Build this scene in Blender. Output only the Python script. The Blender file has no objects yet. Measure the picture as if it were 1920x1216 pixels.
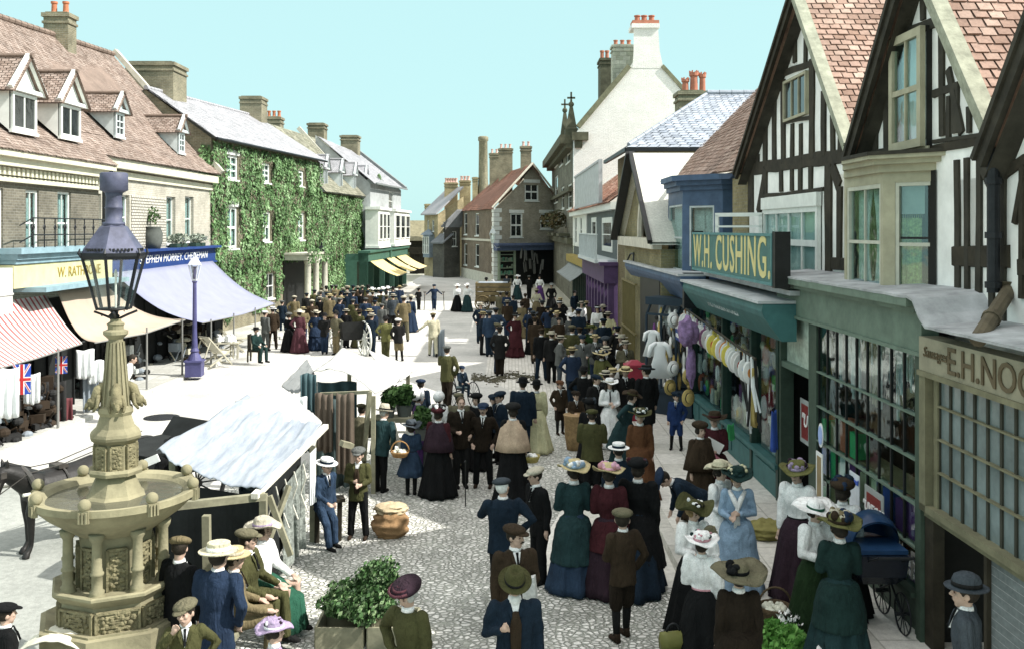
import bpy, math, random
from mathutils import Vector, Matrix, noise
R = random.Random(7)
F, CX, HY, CH = 1800.0, 960.0, 430.0, 5.0          # lens of the plate camera: focal length (px of 1920), principal column, horizon row, eye height
sc = bpy.context.scene; COL = sc.collection
# ---------------------------------------------------------------- camera, world, sun, exposure
cam = bpy.data.cameras.new('camera'); co = bpy.data.objects.new('camera', cam); COL.objects.link(co); sc.camera = co
co.location = (0, 0, CH); co.rotation_euler = (math.radians(90), 0, 0)
cam.sensor_width = 36; cam.lens = F / 1920 * 36; cam.shift_y = -(608 - HY) / 1920; cam.clip_start = .1; cam.clip_end = 3000
SUN = Vector((1, -.23, 1.02)).normalized()
EL = math.asin(SUN.z); AZ = math.atan2(SUN.x, SUN.y)
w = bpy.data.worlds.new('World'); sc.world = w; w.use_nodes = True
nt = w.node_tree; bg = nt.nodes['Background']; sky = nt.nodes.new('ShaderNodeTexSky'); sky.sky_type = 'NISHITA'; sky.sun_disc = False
sky.sun_elevation = EL; sky.sun_rotation = AZ; sky.air_density = 1; sky.dust_density = 1.5; sky.ozone_density = 1
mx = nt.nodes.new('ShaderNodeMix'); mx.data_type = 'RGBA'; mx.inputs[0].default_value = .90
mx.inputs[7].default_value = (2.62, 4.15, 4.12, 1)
wt = nt.nodes.new('ShaderNodeTexCoord'); ws = nt.nodes.new('ShaderNodeSeparateXYZ'); nt.links.new(wt.outputs['Generated'], ws.inputs[0])   # clear cyan low down, brighter white added overhead to lift the shade
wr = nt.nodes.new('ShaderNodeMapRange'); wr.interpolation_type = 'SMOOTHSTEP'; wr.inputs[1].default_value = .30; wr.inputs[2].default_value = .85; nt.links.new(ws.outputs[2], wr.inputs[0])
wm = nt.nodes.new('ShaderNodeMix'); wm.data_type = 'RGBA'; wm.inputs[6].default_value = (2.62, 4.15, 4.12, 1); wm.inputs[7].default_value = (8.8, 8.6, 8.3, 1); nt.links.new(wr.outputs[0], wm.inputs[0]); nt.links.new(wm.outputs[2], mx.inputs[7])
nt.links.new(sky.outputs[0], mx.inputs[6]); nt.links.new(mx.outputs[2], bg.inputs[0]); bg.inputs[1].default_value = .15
sl = bpy.data.lights.new('sun', 'SUN'); sl.energy = 5; sl.angle = math.radians(.5); sl.color = (1, .965, .9)
so = bpy.data.objects.new('sun', sl); COL.objects.link(so); so.rotation_euler = SUN.to_track_quat('Z', 'Y').to_euler(); so.location = (20, -10, 30)
sc.view_settings.view_transform = 'Standard'; sc.view_settings.look = 'None'; sc.view_settings.exposure = .62; sc.view_settings.gamma = 1
sc.cycles.max_bounces = 6; sc.cycles.transparent_max_bounces = 12; sc.cycles.caustics_reflective = False; sc.cycles.caustics_refractive = False

def W(px, py, d): return Vector(((px - CX) / F * d, d, CH - (py - HY) / F * d))
def G(px, py, z=0): return W(px, py, (CH - z) * F / (py - HY))
V = Vector
WL = {}
def tag(o, label=None, cat=None, group=None, kind=None):
    if label: o['label'] = label
    if cat: o['category'] = cat
    if group: o['group'] = group
    if kind: o['kind'] = kind
    return o
def thing(name, label, cat, loc=(0, 0, 0), rotz=0, group=None, local=False, scale=1):
    o = bpy.data.objects.new(name, None); COL.objects.link(o); o.empty_display_size = .2
    o.location = loc; o.rotation_euler = (0, 0, rotz); o.scale = (scale,) * 3
    WL[o.name] = V((0, 0, 0)) if local else V(loc)
    return tag(o, label, cat, group)
def copy_tree(o, parent=None):
    c = o.copy(); COL.objects.link(c); c.parent = parent; WL[c.name] = WL.get(o.name, V((0, 0, 0)))
    for ch in o.children: copy_tree(ch, c)
    return c
class MB:
    def __init__(s): s.v = []; s.f = []; s.m = []; s.u = []
    def add(s, vs, fs, mi=0, uv=None):
        b = len(s.v); s.v.extend(tuple(p) for p in vs)
        for f in fs: s.f.append(tuple(i + b for i in f)); s.m.append(mi); s.u.append(uv)
    def face(s, pts, mi=0, uv=None): s.add(pts, [tuple(range(len(pts)))], mi, uv)
    def obox(s, o, x, y, z, mi=0):
        o, x, y, z = V(o), V(x), V(y), V(z)
        if x.cross(y).dot(z) < 0: x, y = y, x
        s.add([o, o+x, o+x+y, o+y, o+z, o+x+z, o+x+y+z, o+y+z], [(0,3,2,1), (4,5,6,7), (0,1,5,4), (1,2,6,5), (2,3,7,6), (3,0,4,7)], mi)
    def box(s, c, sz, rz=0, mi=0, m=None):
        m = m or Matrix.Rotation(rz, 3, 'Z'); x, y, z = m @ V((sz[0], 0, 0)), m @ V((0, sz[1], 0)), m @ V((0, 0, sz[2]))
        s.obox(V(c) - (x + y + z) / 2, x, y, z, mi)
    def beam(s, a, b, w, h, up=(0, 0, 1), mi=0):
        a, b = V(a), V(b); d = b - a; sd = d.cross(V(up))
        if sd.length < 1e-6: sd = V((1, 0, 0))
        sd.normalize(); u = sd.cross(d).normalized(); sd *= w; u *= h
        s.obox(a - sd/2 - u/2, d, sd, u, mi)
    def rings(s, rs, cap=True, mi=0, closed=True):
        n = len(rs[0]); b = len(s.v)
        for r in rs: s.v.extend(tuple(p) for p in r)
        for i in range(len(rs) - 1):
            for j in range(n if closed else n - 1):
                k = (j + 1) % n
                s.f.append((b+i*n+j, b+i*n+k, b+(i+1)*n+k, b+(i+1)*n+j)); s.m.append(mi); s.u.append(None)
        if cap and closed:
            s.f.append(tuple(b + j for j in range(n))[::-1]); s.m.append(mi); s.u.append(None)
            s.f.append(tuple(b + (len(rs)-1)*n + j for j in range(n))); s.m.append(mi); s.u.append(None)
    def tube(s, pts, r, n=8, mi=0, cap=True):
        pts = [V(p) for p in pts]
        if not hasattr(r, '__len__'): r = [r] * len(pts)
        rs = []; prev = None
        for i, p in enumerate(pts):
            t = (pts[min(i+1, len(pts)-1)] - pts[max(i-1, 0)]).normalized()
            if prev is None: a = t.orthogonal().normalized()
            else:
                a = prev - t * prev.dot(t); a = a.normalized() if a.length > 1e-5 else t.orthogonal().normalized()
            prev = a; bb = t.cross(a)
            rs.append([p + (a * math.cos(q) + bb * math.sin(q)) * r[i] for q in [2*math.pi*j/n for j in range(n)]])
        s.rings(rs, cap, mi)
    def lathe(s, prof, n=16, c=(0, 0, 0), rot=0, sx=1, sy=1, mi=0, m=None, cap=True):
        c = V(c); rs = []
        for r, z in prof:
            ring = [V((r*sx*math.cos(rot + 2*math.pi*j/n), r*sy*math.sin(rot + 2*math.pi*j/n), z)) for j in range(n)]
            rs.append([c + (m @ p if m else p) for p in ring])
        s.rings(rs, cap, mi)
    def ell(s, c, r, n=10, k=7, m=None, mi=0):
        if not hasattr(r, '__len__'): r = (r, r, r)
        c = V(c); rs = []
        for i in range(k + 1):
            t = math.pi * i / k; t = min(max(t, .02), math.pi - .02)
            ring = [V((r[0]*math.sin(t)*math.cos(2*math.pi*j/n), r[1]*math.sin(t)*math.sin(2*math.pi*j/n), -r[2]*math.cos(t))) for j in range(n)]
            rs.append([c + (m @ p if m else p) for p in ring])
        s.rings(rs, True, mi)
    def sheet(s, fn, nu, nv, th=.01, mi=0):                       # fn(u,v) -> point; a sheet with thickness
        g = [[V(fn(i/nu, j/nv)) for j in range(nv+1)] for i in range(nu+1)]
        b = len(s.v); N = (nu+1)*(nv+1); nn = []
        for i in range(nu+1):
            for j in range(nv+1):
                e = g[min(i+1,nu)][j] - g[max(i-1,0)][j]; f = g[i][min(j+1,nv)] - g[i][max(j-1,0)]
                q = e.cross(f); nn.append(q.normalized() if q.length > 1e-9 else V((0,0,1)))
        fl = [g[i][j] for i in range(nu+1) for j in range(nv+1)]
        s.v.extend(tuple(p) for p in fl); s.v.extend(tuple(p - q*th) for p, q in zip(fl, nn))
        ix = lambda i, j: b + i*(nv+1) + j
        def q(*a): s.f.append(a); s.m.append(mi); s.u.append(None)
        for i in range(nu):
            for j in range(nv):
                q(ix(i,j), ix(i+1,j), ix(i+1,j+1), ix(i,j+1)); q(N+ix(i,j), N+ix(i,j+1), N+ix(i+1,j+1), N+ix(i+1,j))
        for i in range(nu): q(ix(i,0), N+ix(i,0), N+ix(i+1,0), ix(i+1,0)); q(ix(i,nv), ix(i+1,nv), N+ix(i+1,nv), N+ix(i,nv))
        for j in range(nv): q(ix(0,j), ix(0,j+1), N+ix(0,j+1), N+ix(0,j)); q(ix(nu,j), N+ix(nu,j), N+ix(nu,j+1), ix(nu,j+1))
    def mesh(s, name, uv=True):
        me = bpy.data.meshes.new(name); me.from_pydata(s.v, [], s.f)
        if uv:
            l = me.uv_layers.new(name='UV'); data = []
            Z = V((0, 0, 1))
            for p, o in zip(me.polygons, s.u):
                if o is not None: data.extend(list(o) * len(p.vertices)); continue
                n = p.normal
                if abs(n.z) > .97:
                    for vi in p.vertices: q = s.v[vi]; data.extend((q[0], q[1]))
                else:
                    t = Z.cross(n).normalized(); b = n.cross(t)
                    for vi in p.vertices:
                        q = V(s.v[vi]); data.extend((q.dot(t), q.dot(b)))
            l.data.foreach_set('uv', data)
        me.polygons.foreach_set('material_index', s.m)
        return me
    def build(s, name, mats, parent=None, smooth=False, uv=True):
        if not isinstance(mats, (list, tuple)): mats = [mats]
        xs = [p[0] for p in s.v]; ys = [p[1] for p in s.v]; zs = [p[2] for p in s.v]
        piv = V(((min(xs)+max(xs))/2, (min(ys)+max(ys))/2, min(zs)))
        me = s.mesh(name, uv)
        for m in mats: me.materials.append(m)
        me.transform(Matrix.Translation(-piv))
        if smooth: me.polygons.foreach_set('use_smooth', [True]*len(me.polygons))
        return link(name, me, piv, parent)
def link(name, me, piv, parent):
    o = bpy.data.objects.new(name, me); COL.objects.link(o)
    WL[o.name] = V(piv)
    if parent: o.parent = parent; o.location = V(piv) - WL[parent.name]
    else: o.location = piv
    return o
# ---------------------------------------------------------------- materials
_mc = {}
def _new(name):
    m = bpy.data.materials.new(name); m.use_nodes = True; t = m.node_tree; return m, t, t.nodes['Principled BSDF']
def nn(t, k, **kw):
    n = t.nodes.new('ShaderNode' + k)
    for a, b in kw.items():
        if a.startswith('i_'):
            key = a[2:]; key = int(key) if key.isdigit() else key.replace('_', ' ')
            n.inputs[key].default_value = b
        else: setattr(n, a, b)
    return n
def c4(c): return (c[0], c[1], c[2], 1)
def noisecol(t, co, c, var, scale, hue=0):
    """multiply colour by a noise in 1-var..1+var"""
    n = nn(t, 'TexNoise', i_Scale=scale, i_Detail=6, i_Roughness=.65); t.links.new(co, n.inputs[0])
    mr = nn(t, 'MapRange', i_1=.3, i_2=.7, i_3=1-var, i_4=1+var); t.links.new(n.outputs[0], mr.inputs[0])
    hs = nn(t, 'HueSaturation'); t.links.new(mr.outputs[0], hs.inputs['Value'])
    if isinstance(c, tuple): hs.inputs['Color'].default_value = c4(c)
    else: t.links.new(c, hs.inputs['Color'])
    return hs.outputs[0]
def bump(t, p, h, s, d=.02):
    b = nn(t, 'Bump', i_Strength=s, i_Distance=d); t.links.new(h, b.inputs['Height']); t.links.new(b.outputs[0], p.inputs['Normal'])
def M(name, c, rough=.8, var=.18, scale=3, bs=.3, bscale=30, metal=0, spec=.25, bd=.01, stretch=None):
    if name in _mc: return _mc[name]
    m, t, p = _new(name); tc = nn(t, 'TexCoord').outputs['Object']
    if stretch:
        mp = nn(t, 'Mapping'); mp.inputs['Scale'].default_value = stretch; t.links.new(tc, mp.inputs[0]); tc = mp.outputs[0]
    t.links.new(noisecol(t, tc, c, var, scale), p.inputs['Base Color'])
    p.inputs['Roughness'].default_value = rough; p.inputs['Metallic'].default_value = metal; p.inputs['Specular IOR Level'].default_value = spec
    if bs:
        n = nn(t, 'TexNoise', i_Scale=bscale, i_Detail=5); t.links.new(tc, n.inputs[0]); bump(t, p, n.outputs[0], bs, bd)
    _mc[name] = m; return m
def Mbrick(name, c1, c2, mort, bw=.225, bh=.075, ms=.01, stain=.35, bs=.5, rough=.9):
    if name in _mc: return _mc[name]
    m, t, p = _new(name); uv = nn(t, 'TexCoord').outputs['UV']
    b = nn(t, 'TexBrick'); b.inputs['Scale'].default_value = 1; b.inputs['Brick Width'].default_value = bw; b.inputs['Row Height'].default_value = bh
    b.inputs['Mortar Size'].default_value = ms; b.inputs['Color1'].default_value = c4(c1); b.inputs['Color2'].default_value = c4(c2); b.inputs['Mortar'].default_value = c4(mort)
    b.inputs['Mortar Smooth'].default_value = .3
    t.links.new(uv, b.inputs[0]); c = noisecol(t, uv, b.outputs[0], stain, .9); c = noisecol(t, uv, c, .2, 14)
    t.links.new(c, p.inputs['Base Color']); p.inputs['Roughness'].default_value = rough; p.inputs['Specular IOR Level'].default_value = .2
    inv = nn(t, 'Math', operation='SUBTRACT', i_0=1.0); t.links.new(b.outputs['Fac'], inv.inputs[1]); bump(t, p, inv.outputs[0], bs, .012)
    _mc[name] = m; return m
def Mtile(name, cols, rough=.85, stain=.25):
    """colour picked per tile from the tile's own random UV; lichen and stain from a noise"""
    if name in _mc: return _mc[name]
    m, t, p = _new(name); tc = nn(t, 'TexCoord'); sp = nn(t, 'SeparateXYZ'); t.links.new(tc.outputs['UV'], sp.inputs[0])
    r = nn(t, 'ValToRGB'); e = r.color_ramp.elements; e[0].color = c4(cols[0]); e[1].color = c4(cols[-1])
    for i, c in enumerate(cols[1:-1]): q = e.new((i+1)/(len(cols)-1)); q.color = c4(c)
    t.links.new(sp.outputs[0], r.inputs[0]); c = noisecol(t, tc.outputs['Object'], r.outputs[0], stain, 1.2); c = noisecol(t, tc.outputs['Object'], c, .2, 18)
    t.links.new(c, p.inputs['Base Color']); p.inputs['Roughness'].default_value = rough; p.inputs['Specular IOR Level'].default_value = .25
    n = nn(t, 'TexNoise', i_Scale=25, i_Detail=4); t.links.new(tc.outputs['Object'], n.inputs[0]); bump(t, p, n.outputs[0], .4, .01)
    _mc[name] = m; return m
def Mglass(name='window_glass', tint=(.8, .9, .9), gl=.22):
    if name in _mc: return _mc[name]
    m, t, p = _new(name); t.nodes.remove(p); o = t.nodes['Material Output']
    tr = nn(t, 'BsdfTransparent'); tr.inputs[0].default_value = c4(tint); g = nn(t, 'BsdfGlossy'); g.inputs['Roughness'].default_value = .04; g.inputs[0].default_value = (.9, .95, .95, 1)
    lw = nn(t, 'LayerWeight', i_Blend=.25); mr = nn(t, 'MapRange', i_3=gl*.4, i_4=.3); t.links.new(lw.outputs['Facing'], mr.inputs[0])
    ms = nn(t, 'MixShader'); t.links.new(mr.outputs[0], ms.inputs[0]); t.links.new(tr.outputs[0], ms.inputs[1]); t.links.new(g.outputs[0], ms.inputs[2]); t.links.new(ms.outputs[0], o.inputs[0])
    n = nn(t, 'TexNoise', i_Scale=2.2); tc = nn(t, 'TexCoord'); t.links.new(tc.outputs['Object'], n.inputs[0])
    b = nn(t, 'Bump', i_Strength=.12, i_Distance=.05); t.links.new(n.outputs[0], b.inputs['Height']); t.links.new(b.outputs[0], g.inputs['Normal'])
    _mc[name] = m; return m
def Mdarkglass(name='dark_pane', c=(.02, .025, .025)):
    if name in _mc: return _mc[name]
    m, t, p = _new(name); tc = nn(t, 'TexCoord').outputs['Object']
    t.links.new(noisecol(t, tc, c, .6, 1.5), p.inputs['Base Color']); p.inputs['Roughness'].default_value = .06; p.inputs['Specular IOR Level'].default_value = .8
    n = nn(t, 'TexNoise', i_Scale=2.5); t.links.new(tc, n.inputs[0]); bump(t, p, n.outputs[0], .1, .05)
    _mc[name] = m; return m
def Mstripe(name, c1, c2, width, axis=0, var=.12):
    """woven stripes along the cloth's own UV"""
    m, t, p = _new(name); tc = nn(t, 'TexCoord'); sp = nn(t, 'SeparateXYZ'); t.links.new(tc.outputs['UV'], sp.inputs[0])
    a = nn(t, 'Math', operation='DIVIDE', i_1=width); t.links.new(sp.outputs[axis], a.inputs[0]); b = nn(t, 'Math', operation='FRACT'); t.links.new(a.outputs[0], b.inputs[0])
    g = nn(t, 'Math', operation='GREATER_THAN', i_1=.62); t.links.new(b.outputs[0], g.inputs[0]); mx = nn(t, 'Mix', data_type='RGBA'); t.links.new(g.outputs[0], mx.inputs[0])
    mx.inputs[6].default_value = c4(c1); mx.inputs[7].default_value = c4(c2); t.links.new(noisecol(t, tc.outputs['Object'], mx.outputs[2], var, 2), p.inputs['Base Color'])
    p.inputs['Roughness'].default_value = .9; return m
def Mcobble(name='cobbles'):
    m, t, p = _new(name); g = nn(t, 'NewGeometry').outputs['Position']
    wn = nn(t, 'TexNoise', i_Scale=1.1, i_Detail=2); t.links.new(g, wn.inputs[0])
    sc_ = nn(t, 'VectorMath', operation='SCALE'); sc_.inputs['Scale'].default_value = .22; t.links.new(wn.outputs['Color'], sc_.inputs[0])
    ad = nn(t, 'VectorMath', operation='ADD'); t.links.new(g, ad.inputs[0]); t.links.new(sc_.outputs[0], ad.inputs[1])
    mp = nn(t, 'Mapping'); mp.inputs['Scale'].default_value = (1, 1.12, 0); t.links.new(ad.outputs[0], mp.inputs[0])
    e = nn(t, 'TexVoronoi', feature='DISTANCE_TO_EDGE', i_Scale=12.0, i_Randomness=1.0); v = nn(t, 'TexVoronoi', i_Scale=12.0, i_Randomness=1.0)
    t.links.new(mp.outputs[0], e.inputs['Vector']); t.links.new(mp.outputs[0], v.inputs['Vector'])
    r = nn(t, 'MapRange', i_1=.0, i_2=.2, interpolation_type='SMOOTHSTEP'); t.links.new(e.outputs[0], r.inputs[0])
    sp = nn(t, 'SeparateXYZ'); t.links.new(v.outputs['Color'], sp.inputs[0])
    cr = nn(t, 'ValToRGB'); q = cr.color_ramp.elements; q[0].color = (.46, .455, .42, 1); q[1].color = (.76, .745, .70, 1); t.links.new(sp.outputs[0], cr.inputs[0])
    mx = nn(t, 'Mix', data_type='RGBA'); mx.inputs[6].default_value = (.27, .28, .24, 1); t.links.new(r.outputs[0], mx.inputs[0]); t.links.new(cr.outputs[0], mx.inputs[7])
    c = noisecol(t, g, mx.outputs[2], .3, .7); c = noisecol(t, g, c, .18, 30); t.links.new(c, p.inputs['Base Color']); p.inputs['Roughness'].default_value = .75
    bump(t, p, r.outputs[0], .9, .03); return m
def Mground(name, c, c2, slab=None, sb=.1):
    m, t, p = _new(name); g = nn(t, 'NewGeometry').outputs['Position']
    n = nn(t, 'TexNoise', i_Scale=.5, i_Detail=8, i_Roughness=.7); t.links.new(g, n.inputs[0]); mr = nn(t, 'MapRange', i_1=.35, i_2=.65); t.links.new(n.outputs[0], mr.inputs[0])
    mx = nn(t, 'Mix', data_type='RGBA'); mx.inputs[6].default_value = c4(c); mx.inputs[7].default_value = c4(c2); t.links.new(mr.outputs[0], mx.inputs[0]); col = mx.outputs[2]
    if slab:
        mp = nn(t, 'Mapping'); mp.inputs['Rotation'].default_value[2] = math.pi/2; t.links.new(g, mp.inputs[0])
        b = nn(t, 'TexBrick'); b.inputs['Scale'].default_value = 1; b.inputs['Brick Width'].default_value = slab[0]; b.inputs['Row Height'].default_value = slab[1]; b.inputs['Mortar Size'].default_value = .012
        b.inputs['Color1'].default_value = (1, 1, 1, 1); b.inputs['Color2'].default_value = (.82, .82, .8, 1); b.inputs['Mortar'].default_value = (.6, .6, .57, 1)
        t.links.new(mp.outputs[0], b.inputs[0]); m2 = nn(t, 'Mix', data_type='RGBA', blend_type='MULTIPLY'); m2.inputs[0].default_value = 1; t.links.new(col, m2.inputs[6]); t.links.new(b.outputs[0], m2.inputs[7]); col = m2.outputs[2]
    col = noisecol(t, g, col, .18, 9); col = noisecol(t, g, col, .12, 60); t.links.new(col, p.inputs['Base Color']); p.inputs['Roughness'].default_value = .9
    n2 = nn(t, 'TexNoise', i_Scale=25, i_Detail=6); t.links.new(g, n2.inputs[0]); bump(t, p, n2.outputs[0], sb, .03); return m
# ---------------------------------------------------------------- facades, windows, roofs
class Fac:
    """a vertical wall plane; a is its left end and b its right end as seen from the street"""
    def __init__(s, a, b):
        s.a = V((a[0], a[1])); s.t = (V((b[0], b[1])) - s.a); s.L = s.t.length; s.t.normalize(); n = V((s.t.y, -s.t.x))
        if n.dot(-s.a) < 0: n = -n
        s.n = n
    def P(s, u, z, o=0): q = s.a + s.t*u + s.n*o; return V((q.x, q.y, z))
    def hit(s, px, py, o=0):
        r = V(((px-CX)/F, 1)); a = s.a + s.n*o; k = a.dot(s.n) / r.dot(s.n)
        q = r*k - a; return q.dot(s.t), CH - (py-HY)/F*k
    def rect(s, x0, y0, x1, y1, o=0):
        xm = (x0+x1)/2; return (s.hit(x0, y0, o)[0], s.hit(xm, y1, o)[1], s.hit(x1, y0, o)[0], s.hit(xm, y0, o)[1])
    def N3(s): return V((s.n.x, s.n.y, 0))
    def T3(s): return V((s.t.x, s.t.y, 0))
    def box(s, mb, u0, z0, u1, z1, o0, o1, mi=0): mb.obox(s.P(u0, z0, o0), s.T3()*(u1-u0), s.N3()*(o1-o0), (0, 0, z1-z0), mi)
    def pbox(s, mb, x0, y0, x1, y1, o0, o1, mi=0): r = s.rect(x0, y0, x1, y1); s.box(mb, r[0], r[1], r[2], r[3], o0, o1, mi)
    def line(s, mb, x0, y0, x1, y1, w, o=.03, mi=0):                # a timber from pixel to pixel lying on the wall
        a = s.hit(x0, y0); b = s.hit(x1, y1); mb.beam(s.P(a[0], a[1], o/2), s.P(b[0], b[1], o/2), w, o, s.N3(), mi) if False else None
        A = s.P(a[0], a[1], 0); B = s.P(b[0], b[1], 0); d = (B-A); sd = d.cross(s.N3()).normalized()*w; mb.obox(A - sd/2, d, sd, s.N3()*o, mi)
    def poly(s, mb, pts, o=0, mi=0): mb.face([s.P(u, z, o) for u, z in pts], mi)
def wall(mb, fac, u0, z0, u1, z1, holes=(), dep=.14, mi=0, o=0):
    us = sorted({u0, u1} | {h[0] for h in holes} | {h[2] for h in holes}); zs = sorted({z0, z1} | {h[1] for h in holes} | {h[3] for h in holes})
    us = [u for u in us if u0 <= u <= u1]; zs = [z for z in zs if z0 <= z <= z1]
    for i in range(len(us)-1):
        for j in range(len(zs)-1):
            cu, cz = (us[i]+us[i+1])/2, (zs[j]+zs[j+1])/2
            if any(h[0] < cu < h[2] and h[1] < cz < h[3] for h in holes): continue
            mb.face([fac.P(us[i], zs[j], o), fac.P(us[i+1], zs[j], o), fac.P(us[i+1], zs[j+1], o), fac.P(us[i], zs[j+1], o)], mi)
    for a, b, c, d in holes:
        P = lambda u, z, q: fac.P(u, z, o - q)
        for (p, q) in (((a, b), (c, b)), ((c, b), (c, d)), ((c, d), (a, d)), ((a, d), (a, b))):
            mb.face([P(*p, 0), P(*q, 0), P(*q, dep), P(*p, dep)], mi)
def window(parent, fac, r, mats, o=-.08, nx=2, ny=2, fw=.06, bw=.025, sill=True, curtain=0, name='window', lintel=None, open_=0):
    """frame with sash bars (the window), a pane, a dark room behind and sometimes a curtain"""
    u0, z0, u1, z1 = r; fm, gm = mats[0], mats[1]; mb = MB()
    fac.box(mb, u0, z0, u0+fw, z1, o-.05, o+.02); fac.box(mb, u1-fw, z0, u1, z1, o-.05, o+.02)
    fac.box(mb, u0+fw, z1-fw, u1-fw, z1, o-.05, o+.02); fac.box(mb, u0+fw, z0, u1-fw, z0+fw, o-.05, o+.02)
    iu0, iu1, iz0, iz1 = u0+fw, u1-fw, z0+fw, z1-fw
    for i in range(1, nx): u = iu0 + (iu1-iu0)*i/nx; fac.box(mb, u-bw/2, iz0, u+bw/2, iz1, o-.035, o+.005)
    for j in range(1, ny):
        z = iz0 + (iz1-iz0)*j/ny; b = bw*(1.9 if ny % 2 == 0 and j == ny//2 else 1); fac.box(mb, iu0, z-b/2, iu1, z+b/2, o-.03, o+.012)
    if sill: fac.box(mb, u0-.08, z0-.09, u1+.08, z0, o-.05, .07)
    if lintel is not None: fac.box(mb, u0-.14, z1, u1+.14, z1+lintel, -.02, .025)
    w_ = mb.build(name, fm, parent)
    g = MB(); fac.box(g, iu0, iz0, iu1, iz1, o-.03, o-.022); g.build('pane', gm, w_)
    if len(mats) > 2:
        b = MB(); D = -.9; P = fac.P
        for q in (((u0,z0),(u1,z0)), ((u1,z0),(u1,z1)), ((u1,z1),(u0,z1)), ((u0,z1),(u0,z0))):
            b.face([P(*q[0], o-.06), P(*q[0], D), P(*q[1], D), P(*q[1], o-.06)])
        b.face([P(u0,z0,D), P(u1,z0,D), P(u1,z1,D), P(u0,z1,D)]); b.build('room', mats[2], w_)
    if curtain:
        c = MB(); wv = lambda a, b_, f: fac.P(a, b_, o - .13 + .02*math.sin(f*40))
        cw = (iu1-iu0)*(.5 if curtain > .9 else curtain)
        for sgn in (0, 1):
            def fn(a, b_, sgn=sgn):
                u = iu0 + cw*a*(1-.25*math.sin(math.pi*b_)*(curtain < .9)) if sgn == 0 else iu1 - cw*a*(1-.25*math.sin(math.pi*b_)*(curtain < .9))
                return wv(u, iz0 + (iz1-iz0)*b_, a + sgn)
            c.sheet(fn, 14, 5, .004)
        c.build('curtain', mats[3], w_, smooth=True)
    return w_
def roof(mb, e0, e1, r1, r0, tw=.17, th=.11, thk=.014, jit=.006, under=True, wob=.03, mi=0, seed=1):
    """tiles laid course by course on the slope e0-e1 (eave) r0-r1 (ridge)"""
    rr = random.Random(seed); e0, e1, r1, r0 = map(V, (e0, e1, r1, r0)); n = (e1-e0).cross(r0-e0).normalized()
    if n.z < 0: n = -n
    nr = max(2, int(((r0-e0).length + (r1-e1).length)/2/th)); Lm = ((e1-e0).length + (r1-r0).length)/2; nc = max(1, int(Lm/tw))
    def P(a, b): 
        p = e0.lerp(e1, a).lerp(r0.lerp(r1, a), b); k = noise.noise(V((p.x*.45+seed, p.y*.45, p.z*.6)))*wob; return p + n*k
    if under: mb.face([e0 - n*.04, e1 - n*.04, r1 - n*.04, r0 - n*.04], mi, (.1, .5))
    for j in range(nr):
        b0, b1 = j/nr, (j+1.25)/nr; off = .5*(j % 2)
        for i in range(nc + (j % 2)):
            a0, a1 = max(0, (i-off)/nc), min(1, (i+1-off)/nc)
            if a1 <= a0: continue
            g = .06/nc; l = rr.uniform(-1, 1)*jit; l2 = l + rr.uniform(-1, 1)*jit*.5; bb = b0 + rr.uniform(-.05, .05)/nr*2
            p0, p1, p2, p3 = P(a0+g, bb), P(a1-g, bb), P(a1-g, min(b1, 1)), P(a0+g, min(b1, 1))
            p0 = p0 + n*(thk+l); p1 = p1 + n*(thk+l2); uv = (rr.random(), rr.random())
            mb.add([p0, p1, p2, p3, p0-n*thk*1.3, p1-n*thk*1.3], [(0,1,2,3), (4,5,1,0)] , mi, uv)
def ridge(mb, a, b, r=.09, seg=.45, mi=0):
    a, b = V(a), V(b); n = max(1, int((b-a).length/seg))
    for i in range(n):
        p, q = a.lerp(b, i/n), a.lerp(b, (i+.97)/n); mb.tube([p, q], [r*1.05, r*.95], 8, mi)
def pots(parent, pts, mat, h=.55, r=.13, crown=False):
    for p in pts:
        m = MB(); m.lathe([(r*1.15, 0), (r*1.15, .06), (r*.95, .09), (r*.85, h*.8), (r*1.12, h*.84), (r*1.12, h), (r*.8, h), (r*.78, h*.6)], 12, p, cap=False)
        if crown:
            for k in range(6): a = k*math.pi/3; m.box((p[0]+r*math.cos(a), p[1]+r*math.sin(a), p[2]+h+.04), (.05, .05, .1), a)
        m.build('chimney_pot', mat, parent, smooth=False)
def chimney(parent, c, sx, sy, z0, z1, mat, potn=2, potm=None, rz=0, cap=.1, poth=.5, along='x', potr=.12, crown=False):
    m = MB(); m.box((c[0], c[1], (z0+z1)/2), (sx, sy, z1-z0), rz)
    m.box((c[0], c[1], z1-.35), (sx+cap, sy+cap, .1), rz); m.box((c[0], c[1], z1-.05), (sx+cap*1.4, sy+cap*1.4, .16), rz); m.box((c[0], c[1], z1+.05), (sx*.9, sy*.9, .07), rz)
    o = m.build('chimney', mat, parent)
    if potn:
        L = (sx if along == 'x' else sy); ps = []
        for i in range(potn):
            q = (i+.5)/potn - .5; v = V((q*L*.95, 0)) if along == 'x' else V((0, q*L*.95)); v = Matrix.Rotation(rz, 2) @ v
            ps.append((c[0]+v.x, c[1]+v.y, z1+.06))
        pots(o, ps, potm, poth, potr, crown)
    return o
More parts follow.
